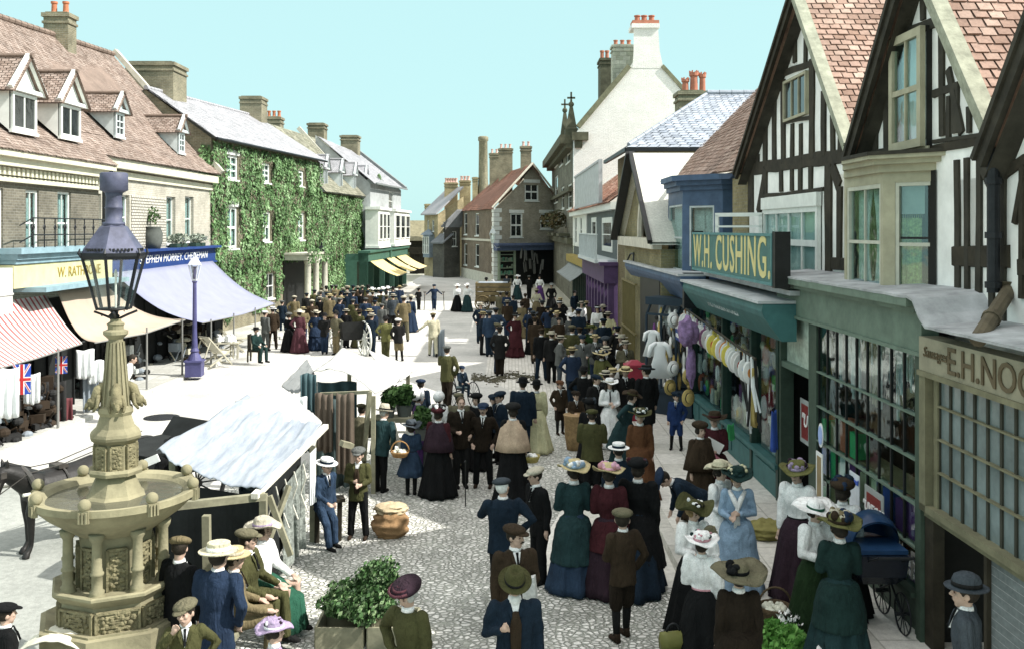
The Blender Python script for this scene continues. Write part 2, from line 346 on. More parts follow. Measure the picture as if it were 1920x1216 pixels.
def text(s, p, size, mat, parent, rot, name='lettering', ext=.006, align='CENTER', shear=0, xs=1, off=0, space=1):
    cu = bpy.data.curves.new(name, 'FONT'); cu.body = s; cu.size = size; cu.extrude = ext; cu.align_x = align; cu.align_y = 'CENTER'; cu.shear = shear; cu.offset = off; cu.space_character = space; cu.resolution_u = 3
    tmp = bpy.data.objects.new('t', cu); COL.objects.link(tmp); me = bpy.data.meshes.new_from_object(tmp.evaluated_get(bpy.context.evaluated_depsgraph_get())); bpy.data.objects.remove(tmp)
    me.materials.clear(); me.materials.append(mat); o = bpy.data.objects.new(name, me); COL.objects.link(o)
    if rot is None: rot = Matrix.Identity(3)
    mw = Matrix.Translation(V(p) - (WL[parent.name] if parent else V((0,0,0)))) @ rot.to_4x4() @ Matrix.Diagonal((xs, 1, 1, 1)); o.parent = parent; o.matrix_basis = mw; WL[o.name] = V(p); return o
def frot(fac):                                                     # text orientation on a facade
    x = fac.T3(); z = fac.N3(); y = z.cross(x)
    if y.z < 0: y = -y
    return Matrix((x, y, x.cross(y))).transposed()
# ---------------------------------------------------------------- materials of the place
white = M('white_paint', (.72, .74, .70), .6, .1, 4, .1); cream = M('cream_paint', (.60, .58, .45), .7, .12, 4, .1); black = M('black_paint', (.015, .016, .016), .5, .3, 5, .1)
iron = M('black_iron', (.02, .022, .025), .45, .3, 8, .2, metal=.3); lead = M('lead_sheet', (.42, .44, .45), .7, .25, 2, .3, 6); stone = M('pale_stone', (.52, .50, .42), .85, .2, 3, .4, 20)
brickA = Mbrick('brown_brick', (.125, .115, .09), (.17, .155, .12), (.21, .2, .17)); brickB = Mbrick('cream_brick', (.40, .375, .31), (.48, .455, .38), (.38, .36, .31), stain=.22)
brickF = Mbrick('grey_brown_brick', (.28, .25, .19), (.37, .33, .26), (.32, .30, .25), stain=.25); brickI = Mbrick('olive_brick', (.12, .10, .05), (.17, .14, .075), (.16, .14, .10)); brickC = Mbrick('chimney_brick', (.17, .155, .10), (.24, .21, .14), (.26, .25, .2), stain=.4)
brickW = Mbrick('whitewashed_brick', (.88, .87, .84), (.80, .79, .75), (.68, .66, .62), stain=.07, bs=.8)
tileR = Mtile('clay_tiles', [(.22, .14, .105), (.33, .225, .18), (.28, .19, .15), (.40, .295, .24)]); tileL = Mtile('pale_clay_tiles', [(.17, .125, .10), (.25, .19, .16), (.31, .25, .215), (.22, .165, .135)])
tileF = Mtile('red_pantiles', [(.17, .08, .055), (.26, .125, .085), (.21, .105, .07)]); slate = Mtile('grey_slates', [(.27, .27, .285), (.33, .33, .35), (.37, .365, .385)], .6, .1); slateB = Mtile('blue_slates', [(.22, .25, .30), (.36, .39, .44), (.29, .32, .37)], .5)
potm = M('terracotta_pot', (.45, .17, .09), .8, .2, 5); plaster = M('white_plaster', (.82, .82, .79), .9, .16, 1.6, .35, 12); timber = M('black_timber', (.035, .032, .024), .8, .5, 3, .5, 14); timberB = M('brown_timber', (.032, .027, .018), .8, .5, 3, .5, 14)
sage = M('sage_paint', (.13, .18, .14), .6, .25, 3, .15); olivep = M('olive_cream_paint', (.36, .34, .24), .6, .2, 3, .2); teal = M('teal_paint', (.05, .14, .14), .55, .2, 3, .1); bluep = M('blue_paint', (.06, .10, .17), .55, .25, 3, .1); navy = M('navy_paint', (.02, .05, .18), .5, .15, 3, .1)
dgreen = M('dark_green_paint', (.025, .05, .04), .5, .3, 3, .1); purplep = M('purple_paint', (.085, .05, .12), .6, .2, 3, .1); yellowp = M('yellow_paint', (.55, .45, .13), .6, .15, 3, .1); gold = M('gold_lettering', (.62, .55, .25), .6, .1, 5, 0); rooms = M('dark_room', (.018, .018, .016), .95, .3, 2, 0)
lace = M('net_curtain', (.62, .64, .62), .95, .3, 14, .2, 40); dusk = M('dusty_cloth', (.3, .3, .28), .95, .3, 6, .2)
glass = Mglass(); dpane = Mdarkglass(); WM = [white, glass, rooms, lace]
# ---------------------------------------------------------------- ground
def xy_sheet(name, pts, z, mat, label=None, cat=None, th=.0):
    mb = MB(); mb.face([(p[0], p[1], z) for p in pts], 0, (0, 0)) if not th else None
    if th:
        n = len(pts); a = sum(pts[i][0]*pts[(i+1)%n][1]-pts[(i+1)%n][0]*pts[i][1] for i in range(n))
        if a < 0: pts = pts[::-1]
        mb.rings([[(p[0], p[1], z-th) for p in pts], [(p[0], p[1], z) for p in pts]])
    o = mb.build(name, mat); return tag(o, label, cat, kind='structure')
XR = lambda d, x0=5.05: x0 - .0139*d
ground_m = Mground('dusty_road', (.38, .375, .35), (.55, .535, .50), sb=.8)
xy_sheet('ground', [(-600, -60), (600, -60), (600, 1500), (-600, 1500)], -.004, Mground('far_ground', (.30, .30, .24), (.36, .35, .28)))
xy_sheet('road', [(-26, 2), (2.5, 2), (2.5, 34), (1.6, 60), (1.2, 98), (-3, 130), (-10, 130), (-9.5, 80), (-11, 44), (-11.2, 36), (-11.6, 22), (-26, 16)], 0, ground_m)
cob = [(2.5, 4), (2.5, 23.5), (1.5, 27), (-1.0, 26.5), (-1.8, 23), (-5, 20), (-6.5, 15.5), (-5.0, 13.2), (-4.6, 10), (-4.4, 4)]
xy_sheet('cobbled_market_place', cob, .004, Mcobble())
xy_sheet('setts_beyond', [(2.5, 27.3), (2.0, 46), (-1.0, 52), (-1.0, 41), (-.9, 33), (.2, 28.5)], .004, Mground('worn_setts', (.55, .53, .49), (.70, .67, .62), (.3, .12), .3))
xy_sheet('stone_crossing', [(2.5, 13.4), (2.5, 17.5), (.9, 17.2), (.45, 15.2), (.42, 13.4)], .009, Mground('crossing_flags', (.55, .53, .48), (.68, .66, .61), (2.2, 1.2)))
pavem = Mground('paving_flags', (.62, .60, .55), (.76, .74, .69), (.95, .62))
xy_sheet('pavement_right', [(2.72, 2), (12, 2), (12, 60), (XR(60), 60), (2.2, 60), (2.5, 34)], .13, pavem, th=.3)
kerb = Mground('kerb_stone', (.50, .49, .44), (.62, .6, .56), (.9, 3), .2)
xy_sheet('kerb_right', [(2.5, 2), (2.716, 2), (2.5, 34), (2.2, 60), (1.98, 60), (2.28, 34)], .124, kerb, th=.3)
xy_sheet('pavement_left', [(-11.4, 20), (-30, 20), (-30, 46), (-11.0, 60), (-10.1, 66), (-9.4, 90), (-9.2, 90), (-9.9, 66), (-10.4, 58), (-10.85, 44), (-11.0, 36)][:9] + [(-10.35, 58), (-10.8, 44)], .11, Mground('pale_flags', (.42, .42, .39), (.52, .52, .49), (.9, .62)), th=.3)
xy_sheet('kerb_left', [(-11.39, 20), (-11.2, 20), (-10.6, 44), (-10.15, 58), (-9.7, 66), (-9.2, 90), (-9.39, 90), (-9.92, 66), (-10.34, 58), (-10.79, 44)], .104, Mground('pale_kerb', (.50, .50, .46), (.6, .6, .56), (.9, 3), .2), th=.3)
xy_sheet('worn_cartway', [(-26, 4), (-4.6, 4), (-4.7, 11), (-5.2, 13.2), (-6.0, 15.0), (-7.6, 17.3), (-9.2, 18.4), (-11.6, 19.2), (-26, 19.5)], .005, Mground('cartway', (.22, .23, .21), (.30, .31, .285), sb=.4))
# drain covers and a line of straw in the gutter
for (px, py, lab) in ((303, 782, 'dark round drain cover in the bare road left of the blue canvas'),):
    g = G(px, py); m = MB(); m.lathe([(.46, .0), (.46, .012), (.4, .016), (.1, .016)], 24, (g.x, g.y, 0)); 
    for k in range(-3, 4): m.box((g.x+k*.1, g.y, .018), (.03, .6, .006))
    tag(m.build('drain_cover', iron), lab, 'drain cover')
m = MB()
for i in range(420):
    px = R.uniform(885, 1010); py = 712 + (px-885)*-.07 + R.gauss(0, 3.5) + 4*math.sin(px*.09); g = G(px, py)
    m.box((g.x, g.y, .02), (R.uniform(.03, .16), R.uniform(.02, .05), R.uniform(.01, .03)), R.uniform(0, 3))
tag(m.build('litter', M('dark_straw', (.10, .09, .06), .95, .4, 9)), 'dark dropped straw and dung scattered across the road', 'litter', kind='stuff')
# ---------------------------------------------------------------- left row
def gable_wall(mb, pts, mi=0): mb.face(pts, mi)
# A: nearest brick shop
A = Fac((-13.35, 20), (-13.35, 31.0)); hA = 7.0
bA = thing('brick_shop', 'brown brick shop with toothed cornice and two big white tiled dormers', 'building', (-16, 26, 0))
mA = MB(); rects = [A.rect(48, 357, 73, 480), A.rect(108, 360, 133, 478), A.rect(-30, 352, 6, 478)]
wall(mA, A, 0, 4.0, A.L, hA, [(r[0], r[1], r[2], r[3]) for r in rects])
mA.face([A.P(A.L, .1), A.P(A.L, .1, -6), A.P(A.L, hA, -6), A.P(A.L, hA)]); mA.build('wall', brickA, bA)
for r in rects: window(bA, A, r, WM, nx=2, ny=2, curtain=.95, fw=.07)
mb = MB(); A.box(mb, 0, hA-.35, A.L+.15, hA-.12, 0, .35); A.box(mb, 0, hA-.75, A.L+.05, hA-.62, 0, .16); A.box(mb, 0, hA-.12, A.L+.2, hA+.06, 0, .5); mb.build('cornice', cream, bA)
for i in range(int(A.L/.24)): mb = MB(); A.box(mb, i*.24, hA-.58, i*.24+.12, hA-.38, .0, .22); mb.build('dentil', cream, bA)
rm = MB(); eA0, eA1 = A.P(0, hA+.06, .55), A.P(A.L+.25, hA+.06, .55); rA0, rA1 = V((-18.6, 20, 12.3)), V((-18.6, 31.3, 12.4))
k = .30; roof(rm, eA0, eA1, eA1.lerp(rA1, k)+V((0,0,-.25)), eA0.lerp(rA0, k)+V((0,0,-.25)), .17, .13, seed=2); roof(rm, eA0.lerp(rA0, k)+V((0,0,-.25)), eA1.lerp(rA1, k)+V((0,0,-.25)), rA1, rA0, .17, .115, seed=3); rm.build('roof', tileL, bA)
def dormer(parent, uc, zb, wd, hh, fac, eave, rid, mats, rmat, seed=1, gh=.7, front=.35, open_=False):
    """gabled dormer: fac gives the street direction, uc its centre along the wall"""
    e, r = V(eave), V(rid); sl = (e.x - r.x) / (r.z - e.z); x_at = lambda z: e.x - (z - e.z)*sl if z > e.z else e.x
    y = fac.a.y + uc*fac.t.y; xo = (fac.P(uc, 0, 0).x - fac.P(0, 0, 0).x)*0
    xf = x_at(zb) + .05 + xo; y0, y1 = y - wd/2, y + wd/2; f = Fac((xf, y0), (xf, y1)); zt = zb + hh
    d = MB(); xb = x_at(zt + gh)
    for yy in (y0, y1): d.face([(xf, yy, zb), (x_at(zt), yy, zt), (xf, yy, zt)])
    d.face([(xf, y0, zt), (xf, y1, zt), (xf, y, zt+gh)])
    d.face([(xf-.02, y0, zb), (xf-.02, y1, zb), (xf-.02, y1, zt), (xf-.02, y0, zt)], 1)
    o = d.build('dormer', [mats[0], rooms], parent)
    f.box(b := MB(), -.12, zt-.08, wd+.12, zt+.03, 0, .16); s = math.hypot(wd/2+.15, gh+.1)
    for sg in (-1, 1): b.beam((xf+.14, y + sg*(wd/2+.18), zt-.04), (xf+.14, y, zt+gh+.1), .16, .1, (1, 0, 0))
    b.build('bargeboard', mats[0], o)
    window(o, f, (.1, zb+.05, wd-.1, zt-.1), [mats[0], dpane], o=.03, nx=2 if wd > 1 else 2, ny=1 if wd > 1 else 3, fw=.09, bw=.05)
    q = MB(); ov = .22
    for sg in (-1, 1):
        ye = y + sg*(wd/2 + .2); ze = zt - .12; zr = zt + gh + .08; a, b2 = (xf+.25, ye, ze), (x_at(ze)-.1, ye, ze); c, d2 = (x_at(zr)-.1, y, zr), (xf+.25, y, zr)
        if sg < 0: roof(q, b2, a, d2, c, .16, .11, seed=seed)
        else: roof(q, a, b2, c, d2, .16, .11, seed=seed+1)
    ridge(q, (xf+.27, y, zt+gh+.1), (xb-.2, y, zt+gh+.1), .07, .4); q.build('dormer_roof', rmat, o)
dm = M('dormer_paint', (.55, .60, .60), .6, .15, 4, .1)
for i, (pa, pb, yb, yt) in enumerate(((-18, 40, 250, 178), (97, 143, 262, 200))):
    # front plane of a dormer: depth from its place on the slope
    d0 = (26.3, 29.3)[i]; c_ = W((pa+pb)/2, yb, d0); dormer(bA, d0-20, c_.z, 1.5, (yb-yt)*d0/F+.12, A, eA0, rA0, [white], tileL, seed=10+i, gh=.85)
mb = MB(); p = W(160, 330, 30.6); mb.tube([(-12.95, 31.05, hA-.1), (-13.1, 31.1, hA-.5), (-13.22, 31.1, hA-.8), (-13.22, 31.1, .2)], .06, 8); mb.build('drainpipe', black, bA)
# ground floor of A: blue cornice, yellow name board, dark front
SA = Fac((-12.95, 20), (-12.95, 31.0)); u0 = SA.hit(26, 500)[0]
mb = MB(); SA.box(mb, u0, .1, SA.L+.1, 2.95, -.9, -.8); mb.build('shop_front', black, bA)
mb = MB(); SA.box(mb, u0-.1, 4.35, SA.L+.2, 4.5, -.5, .25); SA.box(mb, u0-.05, 4.2, SA.L+.15, 4.35, -.5, .12); SA.box(mb, u0, 4.08, SA.L+.1, 4.2, -.5, .05); SA.box(mb, u0+.6, 3.32, SA.L+.1, 3.45, -.5, .55); mb.build('fascia_cornice', M('pale_blue_paint', (.22, .33, .38), .6, .2), bA)
mb = MB(); SA.box(mb, u0, 3.45, SA.L+.1, 4.06, -.5, .0); mb.build('name_board', M('lemon_paint', (.58, .55, .32), .6, .15), bA)
text('W. RATHBONE', SA.P(SA.hit(150, 505)[0], 3.75, .01), .42, M('dull_gold', (.30, .22, .05)), bA, frot(SA))
mb = MB(); SA.box(mb, 0, .1, u0-.02, 4.0, -.5, -.02)
for z in (.9, 1.7, 2.5, 3.3): SA.box(mb, 0, z, u0-.02, z+.05, -.02, .01)
mb.build('rusticated_front', M('pale_stucco', (.50, .52, .50), .8, .15), bA)
# balcony rail over A's shop
mb = MB(); ua, ub = SA.hit(30, 470)[0], SA.hit(195, 460)[0]
for z in (4.85, 5.3): mb.tube([SA.P(ua, z-.2, .1), SA.P(ua+.5, z, .2), SA.P(ub, z, .2)], .018, 6)
for i in range(9): u = ua+.5+(ub-ua-.5)*i/8; mb.tube([SA.P(u, 4.5, .2), SA.P(u, 5.3, .2)], .018, 6); mb.tube([SA.P(u, 4.95, .2), SA.P(u+.07, 5.05, .2), SA.P(u, 5.15, .2), SA.P(u-.07, 5.05, .2), SA.P(u, 4.95, .2)], .012, 5)
mb.build('balcony_railing', iron, bA)
# B: cream building
B = Fac((-14, 31.1), (-14, 44.6)); hB = 7.45
bB = thing('cream_building', 'cream building with two small dormers above the blue grocer fascia', 'building', (-17, 38, 0))
rects = [B.rect(171, 363, 190, 455), B.rect(226, 366, 243, 450), B.rect(312, 369, 329, 456), B.rect(347, 369, 363, 452)]
mB = MB(); wall(mB, B, 0, 3.5, B.L, hB, rects, dep=.22); mB.build('wall', brickB, bB)
for r in rects: window(bB, B, r, WM, o=-.16, nx=1, ny=2, curtain=.5)
mb = MB(); B.box(mb, -.3, hB-.32, B.L+.1, hB, 0, .34); B.box(mb, -.3, hB-.65, B.L+.05, hB-.4, 0, .1); mb.build('cornice', cream, bB)
mb = MB(); r = B.rect(246, 369, 310, 462); B.box(mb, r[0], r[1], r[2], r[3], .0, .03)
o_ = mb.build('hung_tile_panel', Mbrick('scalloped_tiles', (.50, .48, .42), (.58, .56, .50), (.14, .13, .1), .16, .11, .018, .1, 1), bB)
rm = MB(); eB0, eB1 = B.P(-.25, hB+.02, .45), B.P(B.L+.1, hB+.1, .45); rB0, rB1 = V((-18.6, 30.8, 12.45)), V((-18.6, 44.8, 13.1))
kk = .2; roof(rm, eB0, eB1, eB1.lerp(rB1, kk)+V((0,0,-.2)), eB0.lerp(rB0, kk)+V((0,0,-.2)), .17, .13, seed=5); roof(rm, eB0.lerp(rB0, kk)+V((0,0,-.2)), eB1.lerp(rB1, kk)+V((0,0,-.2)), rB1, rB0, .17, .12, seed=6)
ridge(rm, (-18.6, 20, 12.4), rB0+V((0,0,.08)), .12); ridge(rm, rB0+V((0,0,.08)), rB1+V((0,0,.08)), .12); rm.build('roof', tileL, bB)
mb = MB(); mb.beam(eB1+V((0,.15,.1)), rB1+V((0,.15,.25)), .3, .22); mb.build('gable_coping', stone, bB)
mb = MB(); mb.face([(-14, 44.6, .1), (-23, 44.6, .1), (-23, 44.6, 7.5), (-18.6, 44.9, 12.9), (-14, 44.6, 7.5)]); mb.build('end_wall', brickC, bB)
for i, (uc, wd) in enumerate(((B.hit(233, 240)[0]+.15, .95), (B.hit(352, 250)[0]-.2, .9))): dormer(bB, uc+(.35, .2)[i], (8.35, 8.25)[i], wd, 1.0, B, eB0, rB0, [dm], tileL, seed=20+i, gh=.55)
chimney(bB, (-18.5, 39.3), 1.0, .75, 12.2, 13.75, brickC, 2, potm)
# blue grocer fascia with its own name board
SB = Fac((-13.8, 31.4), (-13.8, 44.7)); mb = MB(); SB.box(mb, .2, 3.55, SB.L, 4.15, -.2, .0); SB.box(mb, .2, 4.15, SB.L+.1, 4.25, -.2, .25); SB.box(mb, .2, 3.48, SB.L, 3.55, -.2, .08); mb.build('name_board', navy, bB)
text('STEPHEN MORREY. CHEESEMAN', SB.P(SB.hit(331, 480)[0], 3.84, .01), .43, M('white_lettering', (.8, .8, .78), .6, .05), bB, frot(SB), shear=.25, xs=1.28)
mb = MB(); SB.box(mb, .2, .1, SB.L, 3.5, -.35, -.3); mb.build('shop_front', black, bB)
def bush(parent, c, r, h, n, mat, name='foliage', leaf=.06, seed=0, label=None):
    rr = random.Random(seed); m = MB()
    for i in range(n):
        v = V((rr.gauss(0, 1), rr.gauss(0, 1), rr.gauss(0, 1))); v.normalize(); v *= rr.uniform(.35, 1)**.5
        lump = .75 + .35*noise.noise(v*2 + V((seed, 0, 0)))
        p = V((c[0]+v.x*r*lump, c[1]+v.y*r*lump, c[2]+h/2+v.z*h/2*lump)); s = leaf*rr.uniform(.5, 1.4)
        d = V((rr.uniform(-1, 1), rr.uniform(-1, 1), rr.uniform(-.4, 1))).normalized(); a = d.orthogonal().normalized()*s; b = d.cross(a).normalized()*s*.6
        m.add([p-a, p+b, p+a, p-b], [(0,1,2,3)], 0, (rr.random(), rr.random()))
    return m.build(name, mat, parent)
leafm = Mtile('leaves', [(.02, .05, .012), (.05, .10, .03), (.09, .17, .05)], .7, .3); ivym = Mtile('ivy_leaves', [(.035, .075, .025), (.085, .16, .06), (.14, .25, .10), (.26, .38, .20)], .55, .3); greym = Mtile('grey_leaves', [(.16, .20, .15), (.3, .34, .28), (.4, .42, .36)], .8, .3)
for i, px in enumerate((287,)):
    u = SB.hit(px, 450)[0]; pt = thing('plant_pot', 'dark clay pot with a sparse plant on the shop ledge', 'plant pot', SB.P(u, 4.25, .0)); p = SB.P(u, 4.25, .0)
    m = MB(); m.lathe([(.26, 0), (.34, .25), (.36, .6), (.27, .8), (.33, .85), (.25, .8)], 16, p); m.build('pot', M('dark_clay', (.10, .11, .10), .8), pt, True); bush(pt, (p.x, p.y, p.z+.8), .3, .9, 120, leafm, leaf=.06, seed=4)
for i, px in enumerate((333, 368)):
    p = SB.P(SB.hit(px, 450)[0], 4.25, .05); pt = thing('window_plants', ('pale trailing plants in a tray below the third cream window', 'pale trailing plants at the far end of the shop ledge')[i], 'plants', p, group='plants on the grocer ledge')
    m = MB(); m.box((p.x, p.y, p.z+.08), (.3, 1.3, .16)); m.build('tray', dgreen, pt); bush(pt, (p.x, p.y, p.z+.12), .55, .5, 420, greym, leaf=.06, seed=7+i)
# C: ivy hotel, high part and low part with dormers
C1 = Fac((-14.0, 44.7), (-12.2, 61.0)); C2 = Fac((-12.2, 61.0), (-10.75, 77.0)); h1, h2 = 9.25, 7.4
bC = thing('ivy_hotel', 'tall slate roofed hotel whose front is smothered in ivy', 'building', (-15, 53, 0)); bC2 = thing('ivy_house', 'lower ivy clad house with four dormers beyond the hotel', 'building', (-13, 69, 0))
r1 = [C1.rect(425, 291, 447, 337), C1.rect(492, 306, 507, 343), C1.rect(558, 320, 570, 350), C1.rect(426, 388, 446, 466), C1.rect(493, 397, 508, 453), C1.rect(559, 399, 571, 450)]
rg = [C1.rect(498, 513, 514, 560)]
mc = MB(); wall(mc, C1, 0, .1, C1.L, h1, r1+rg, dep=.2); ea = C1.P(0, h1, 0); mc.face([(-14, 44.7, .1), (-20, 44.0, .1), (-20, 44.0, 8.6), (-17.0, 44.4, 11.5), (-14, 44.7, h1)]); C1.P(C1.L, 0)
mc.face([(-12.2, 61, 7), (-19, 61.5, 7), (-19, 61.5, 9), (-16.2, 61.2, 12.1), (-12.2, 61, h1)]); mc.build('wall', brickC, bC)
for i, r in enumerate(r1): window(bC, C1, r, [white, glass, rooms, white], o=-.1, nx=2, ny=(3 if i < 3 else 2), fw=.13, bw=.07, curtain=.95, lintel=.25 if i in (0, 3) else None)
window(bC, C1, rg[0], [white, dpane], nx=2, ny=2)
rm = MB(); e0, e1 = C1.P(-.3, h1, .4), C1.P(C1.L+.15, h1+.1, .4); q0, q1 = V((-16.9, 44.3, 11.55)), V((-16.3, 61.1, 12.2)); roof(rm, e0, e1, q1, q0, .3, .22, .01, .004, seed=8, wob=.05); ridge(rm, q0, q1, .1, .4); rm.face([q0, q1, q1+V((-3, 0, -3)), q0+V((-3, 0, -3))], 0, (.2, .2)); rm.build('roof', slate, bC)
mb = MB(); mb.tube([e0-V((0,0,.05)), e1-V((0,0,.05))], .07, 8); mb.build('gutter', iron, bC)
chimney(bC, (-17.4, 47.0), 2.3, 1.9, 9.5, 13.0, brickC, 0, cap=.12); chimney(bC, (-16.2, 60.2), 1.35, 1.4, 10.5, 13.2, brickC, 0, cap=.08); chimney(bC, (-16.6, 67.0), 1.1, 1.0, 10.5, 12.75, brickC, 3, potm, poth=.45)
# porch with two columns
mb = MB(); u0, z_, u1, z1_ = C1.rect(527, 480, 572, 470); C1.box(mb, u0, 3.25, u1, 3.55, 0, 1.5); C1.box(mb, u0-.1, 3.55, u1+.1, 3.65, 0, 1.6); po = mb.build('porch', stone, bC)
for k in (.15, .5, .9): mb = MB(); p = C1.P(u0+(u1-u0)*k, .1, 1.35); mb.lathe([(.24, 0), (.24, .12), (.19, .2), (.17, 2.9), (.22, 3.0), (.24, 3.15)], 16, p); mb.build('column', stone, po, True)
mb = MB(); C1.box(mb, u0+.3, .1, u1-.3, 3.2, .02, .06); mb.build('front_door', black, bC)
r2 = []; mc = MB(); wall(mc, C2, 0, .1, C2.L, h2, r2); mc.build('wall', brickC, bC2)
rm = MB(); e0, e1 = C2.P(-.1, h2, .4), C2.P(C2.L+.1, h2+.05, .4); q0, q1 = V((-16.0, 61.5, 11.9)), V((-15.0, 78, 12.1)); roof(rm, e0, e1, q1, q0, .3, .22, .012, .006, seed=9); rm.build('roof', Mtile('mossy_tiles', [(.15, .15, .11), (.22, .22, .165), (.28, .27, .21)]), bC2)
for i, px in enumerate((615, 643, 668, 688)):
    u = C2.hit(px, 340)[0]; P = C2.P(u, 0); y = P.y; f2 = Fac((P.x, y-9), (P.x, y+9))
    dormer(bC2, 9, 7.75, 1.25, 1.25, f2, (P.x+.1, 0, h2), (P.x-3.9, 0, 12), [dm], slate, seed=40+i, gh=.75)
mb = MB(); mb.beam((-11.4, 71, 7.6), (-15.8, 71, 12.5), .3, .3, (0,1,0)); mb.build('party_coping', stone, bC2)
chimney(bC2, (-15.6, 77), 1.3, 1.3, 11, 13.4, brickC, 0, cap=.12); chimney(bC2, (-14.3, 85), 1.5, 1.4, 10.5, 13.2, brickC, 0, cap=.14)
# ivy: many leaves over the walls, gaps at the windows
iv = MB(); rr = random.Random(3)
def ivy(fac, u0, u1, z0, z1, n, holes, edge=None, off=.0):
    for i in range(n):
        u = rr.uniform(u0, u1); z = rr.uniform(z0, z1); k = noise.noise(V((u*.6, z*.6, 3))); 
        if noise.noise(V((u*1.4, z*1.1, 11))) < -.33 and rr.random() < .6: continue
        if any(h[0]-.05+.12*k < u < h[2]+.05-.12*k and h[1]-.1 < z < h[3]+.1-.1*k for h in holes): continue
        if edge and not edge(u, z, k): continue
        o = off + .12 + .16*noise.noise(V((u*2.3, z*2.3, 7))) + .12*k + rr.uniform(-.05, .08); p = fac.P(u, z, max(o, .02)); s = rr.uniform(.05, .105)*(1.25+.7*noise.noise(V((u, z, 21))))
        d = (fac.N3() + V((rr.uniform(-.7, .7), rr.uniform(-.7, .7), rr.uniform(-.5, .8)))).normalized(); a = V((0, 0, 1)).cross(d).normalized()*s*.55; b = d.cross(a).normalized()*s*.8
        iv.add([p-b, p+a-b*.1, p+b*.8, p-a-b*.1], [(0,1,2,3)], 0, (min(.98, max(.02, .5+.75*noise.noise(V((u*.8, z*.8, 31)))+rr.uniform(-.35, .35))), rr.random()))
door = (u0-.2, 0, u1+.1, 3.0)
ivy(C1, -.15, C1.L+.1, .3, h1-.1, 34000, r1+rg+[door], lambda u, z, k: z > .9 + 1.2*k - .3*math.sin(u*1.3) or u > 11)
ivy(C2, 0, C2.L+.4, .3, h2-.1, 24000, r2, lambda u, z, k: u < C2.L-1.6+z*.22+k or z > 5.2)
ivy(C1, u0-.1, u1+.1, 3.1, 3.9, 500, [], None, 1.5)
ivy(C2, C2.L-1.2, C2.L+1.8, 6.0, 9.4, 1500, [], lambda u, z, k: abs(u-C2.L-.1) < .8+.6*k+.3*(8-z)*.3)
ca = Fac((-15.6, 44.6), (-14.0, 44.6)); ivy(ca, .9, 1.6, 1, 8.9, 1800, [], lambda u, z, k: u > 1.1-.3*k)
tag(iv.build('ivy', ivym), 'dense bright green ivy covering the fronts of the hotel and the lower house', 'ivy')
# D: pale shop with yellow awnings
D = Fac((-10.55, 71.5), (-10.0, 86.5)); bD = thing('pale_bay_house', 'pale house with white bay windows and green shopfront beyond the ivy', 'building', (-12, 79, 0))
rs = [D.rect(729, 360, 737, 395)]; mb = MB(); wall(mb, D, 0, 3.5, D.L, 8.4, rs); mb.face([(-10.55, 71.5, 3.4), (-14.6, 71.3, 3.4), (-14.6, 71.3, 12.0), (-10.55, 71.5, 8.4)]); mb.face([(-10.0, 86.5, 0), (-14, 86.5, 0), (-14, 86.5, 11.9), (-10, 86.5, 8.5)]); mb.build('wall', M('grey_stucco', (.36, .38, .38), .9), bD)
for r in rs: window(bD, D, r, [white, dpane], ny=2)
rm = MB(); roof(rm, D.P(-.2, 8.4, .35), D.P(D.L+.3, 8.6, .35), (-14.0, 88, 11.9), (-14.4, 71.2, 11.9), .35, .25, .01, seed=14); rm.build('roof', slate, bD)
mb = MB(); mb.beam((-9.6, 86.8, 8.7), (-14, 88, 12.1), .3, .25); mb.beam(D.P(-.2, 8.4, .5), D.P(D.L+.3, 8.6, .5), .14, .12); mb.build('verge', M('grey_trim', (.2, .22, .22)), bD)
for k, (xa, xb) in enumerate(((690, 712), (722, 752))):
    f = Fac((D.P(D.hit(xa, 430)[0], 0, .8).x, D.P(D.hit(xa, 430)[0], 0, 0).y), (D.P(D.hit(xb, 430)[0], 0, .8).x, D.P(D.hit(xb, 430)[0], 0, 0).y)); m = MB(); n3 = f.N3()
    m.obox(f.P(0, 3.7, -1), f.T3()*f.L, n3*.97, (0, 0, 2.75)); m.obox(f.P(-.15, 6.45, -1), f.T3()*(f.L+.3), n3*1.12, (0, 0, .2)); m.obox(f.P(-.1, 3.6, -1), f.T3()*(f.L+.2), n3*1.07, (0, 0, .18)); b_ = m.build('bay_window', white, bD)
    for j in range(3): window(b_, f, (f.L*(j+.12)/3, 4.2, f.L*(j+.9)/3, 6.2), [white, dpane], o=.03, nx=1, ny=2, fw=.08, sill=False)
SD = Fac((-9.95, 66.5), (-9.35, 86)); gp = M('shop_green', (.05, .12, .09), .6, .2); mb = MB(); SD.box(mb, 0, 2.75, SD.L, 3.35, -.7, 0); SD.box(mb, -.1, 3.35, SD.L+.1, 3.5, -.7, .15); SD.box(mb, SD.L*.47, 2.7, SD.L*.5, 3.7, -.5, .12); mb.build('fascia', gp, bD)
mb = MB(); SD.box(mb, 0, .1, SD.L, 2.75, -.8, -.6)
mb.build('shop_front', M('brown_front', (.06, .045, .03), .7, .5, 1.5), bD); 
for k in range(9): mb = MB(); SD.box(mb, SD.L*k/8.2, .1, SD.L*k/8.2+.14, 2.75, -.6, -.05); mb.build('pilaster', gp, bD)
mb = MB(); mb.face([SD.P(0, .1, -.02), SD.P(0, .1, -2), SD.P(0, 3.3, -2), SD.P(0, 3.3, -.02)]); mb.build('side', gp, bD)
ycl = M('yellow_canvas', (.68, .55, .25), .9, .1, 2, .2); 
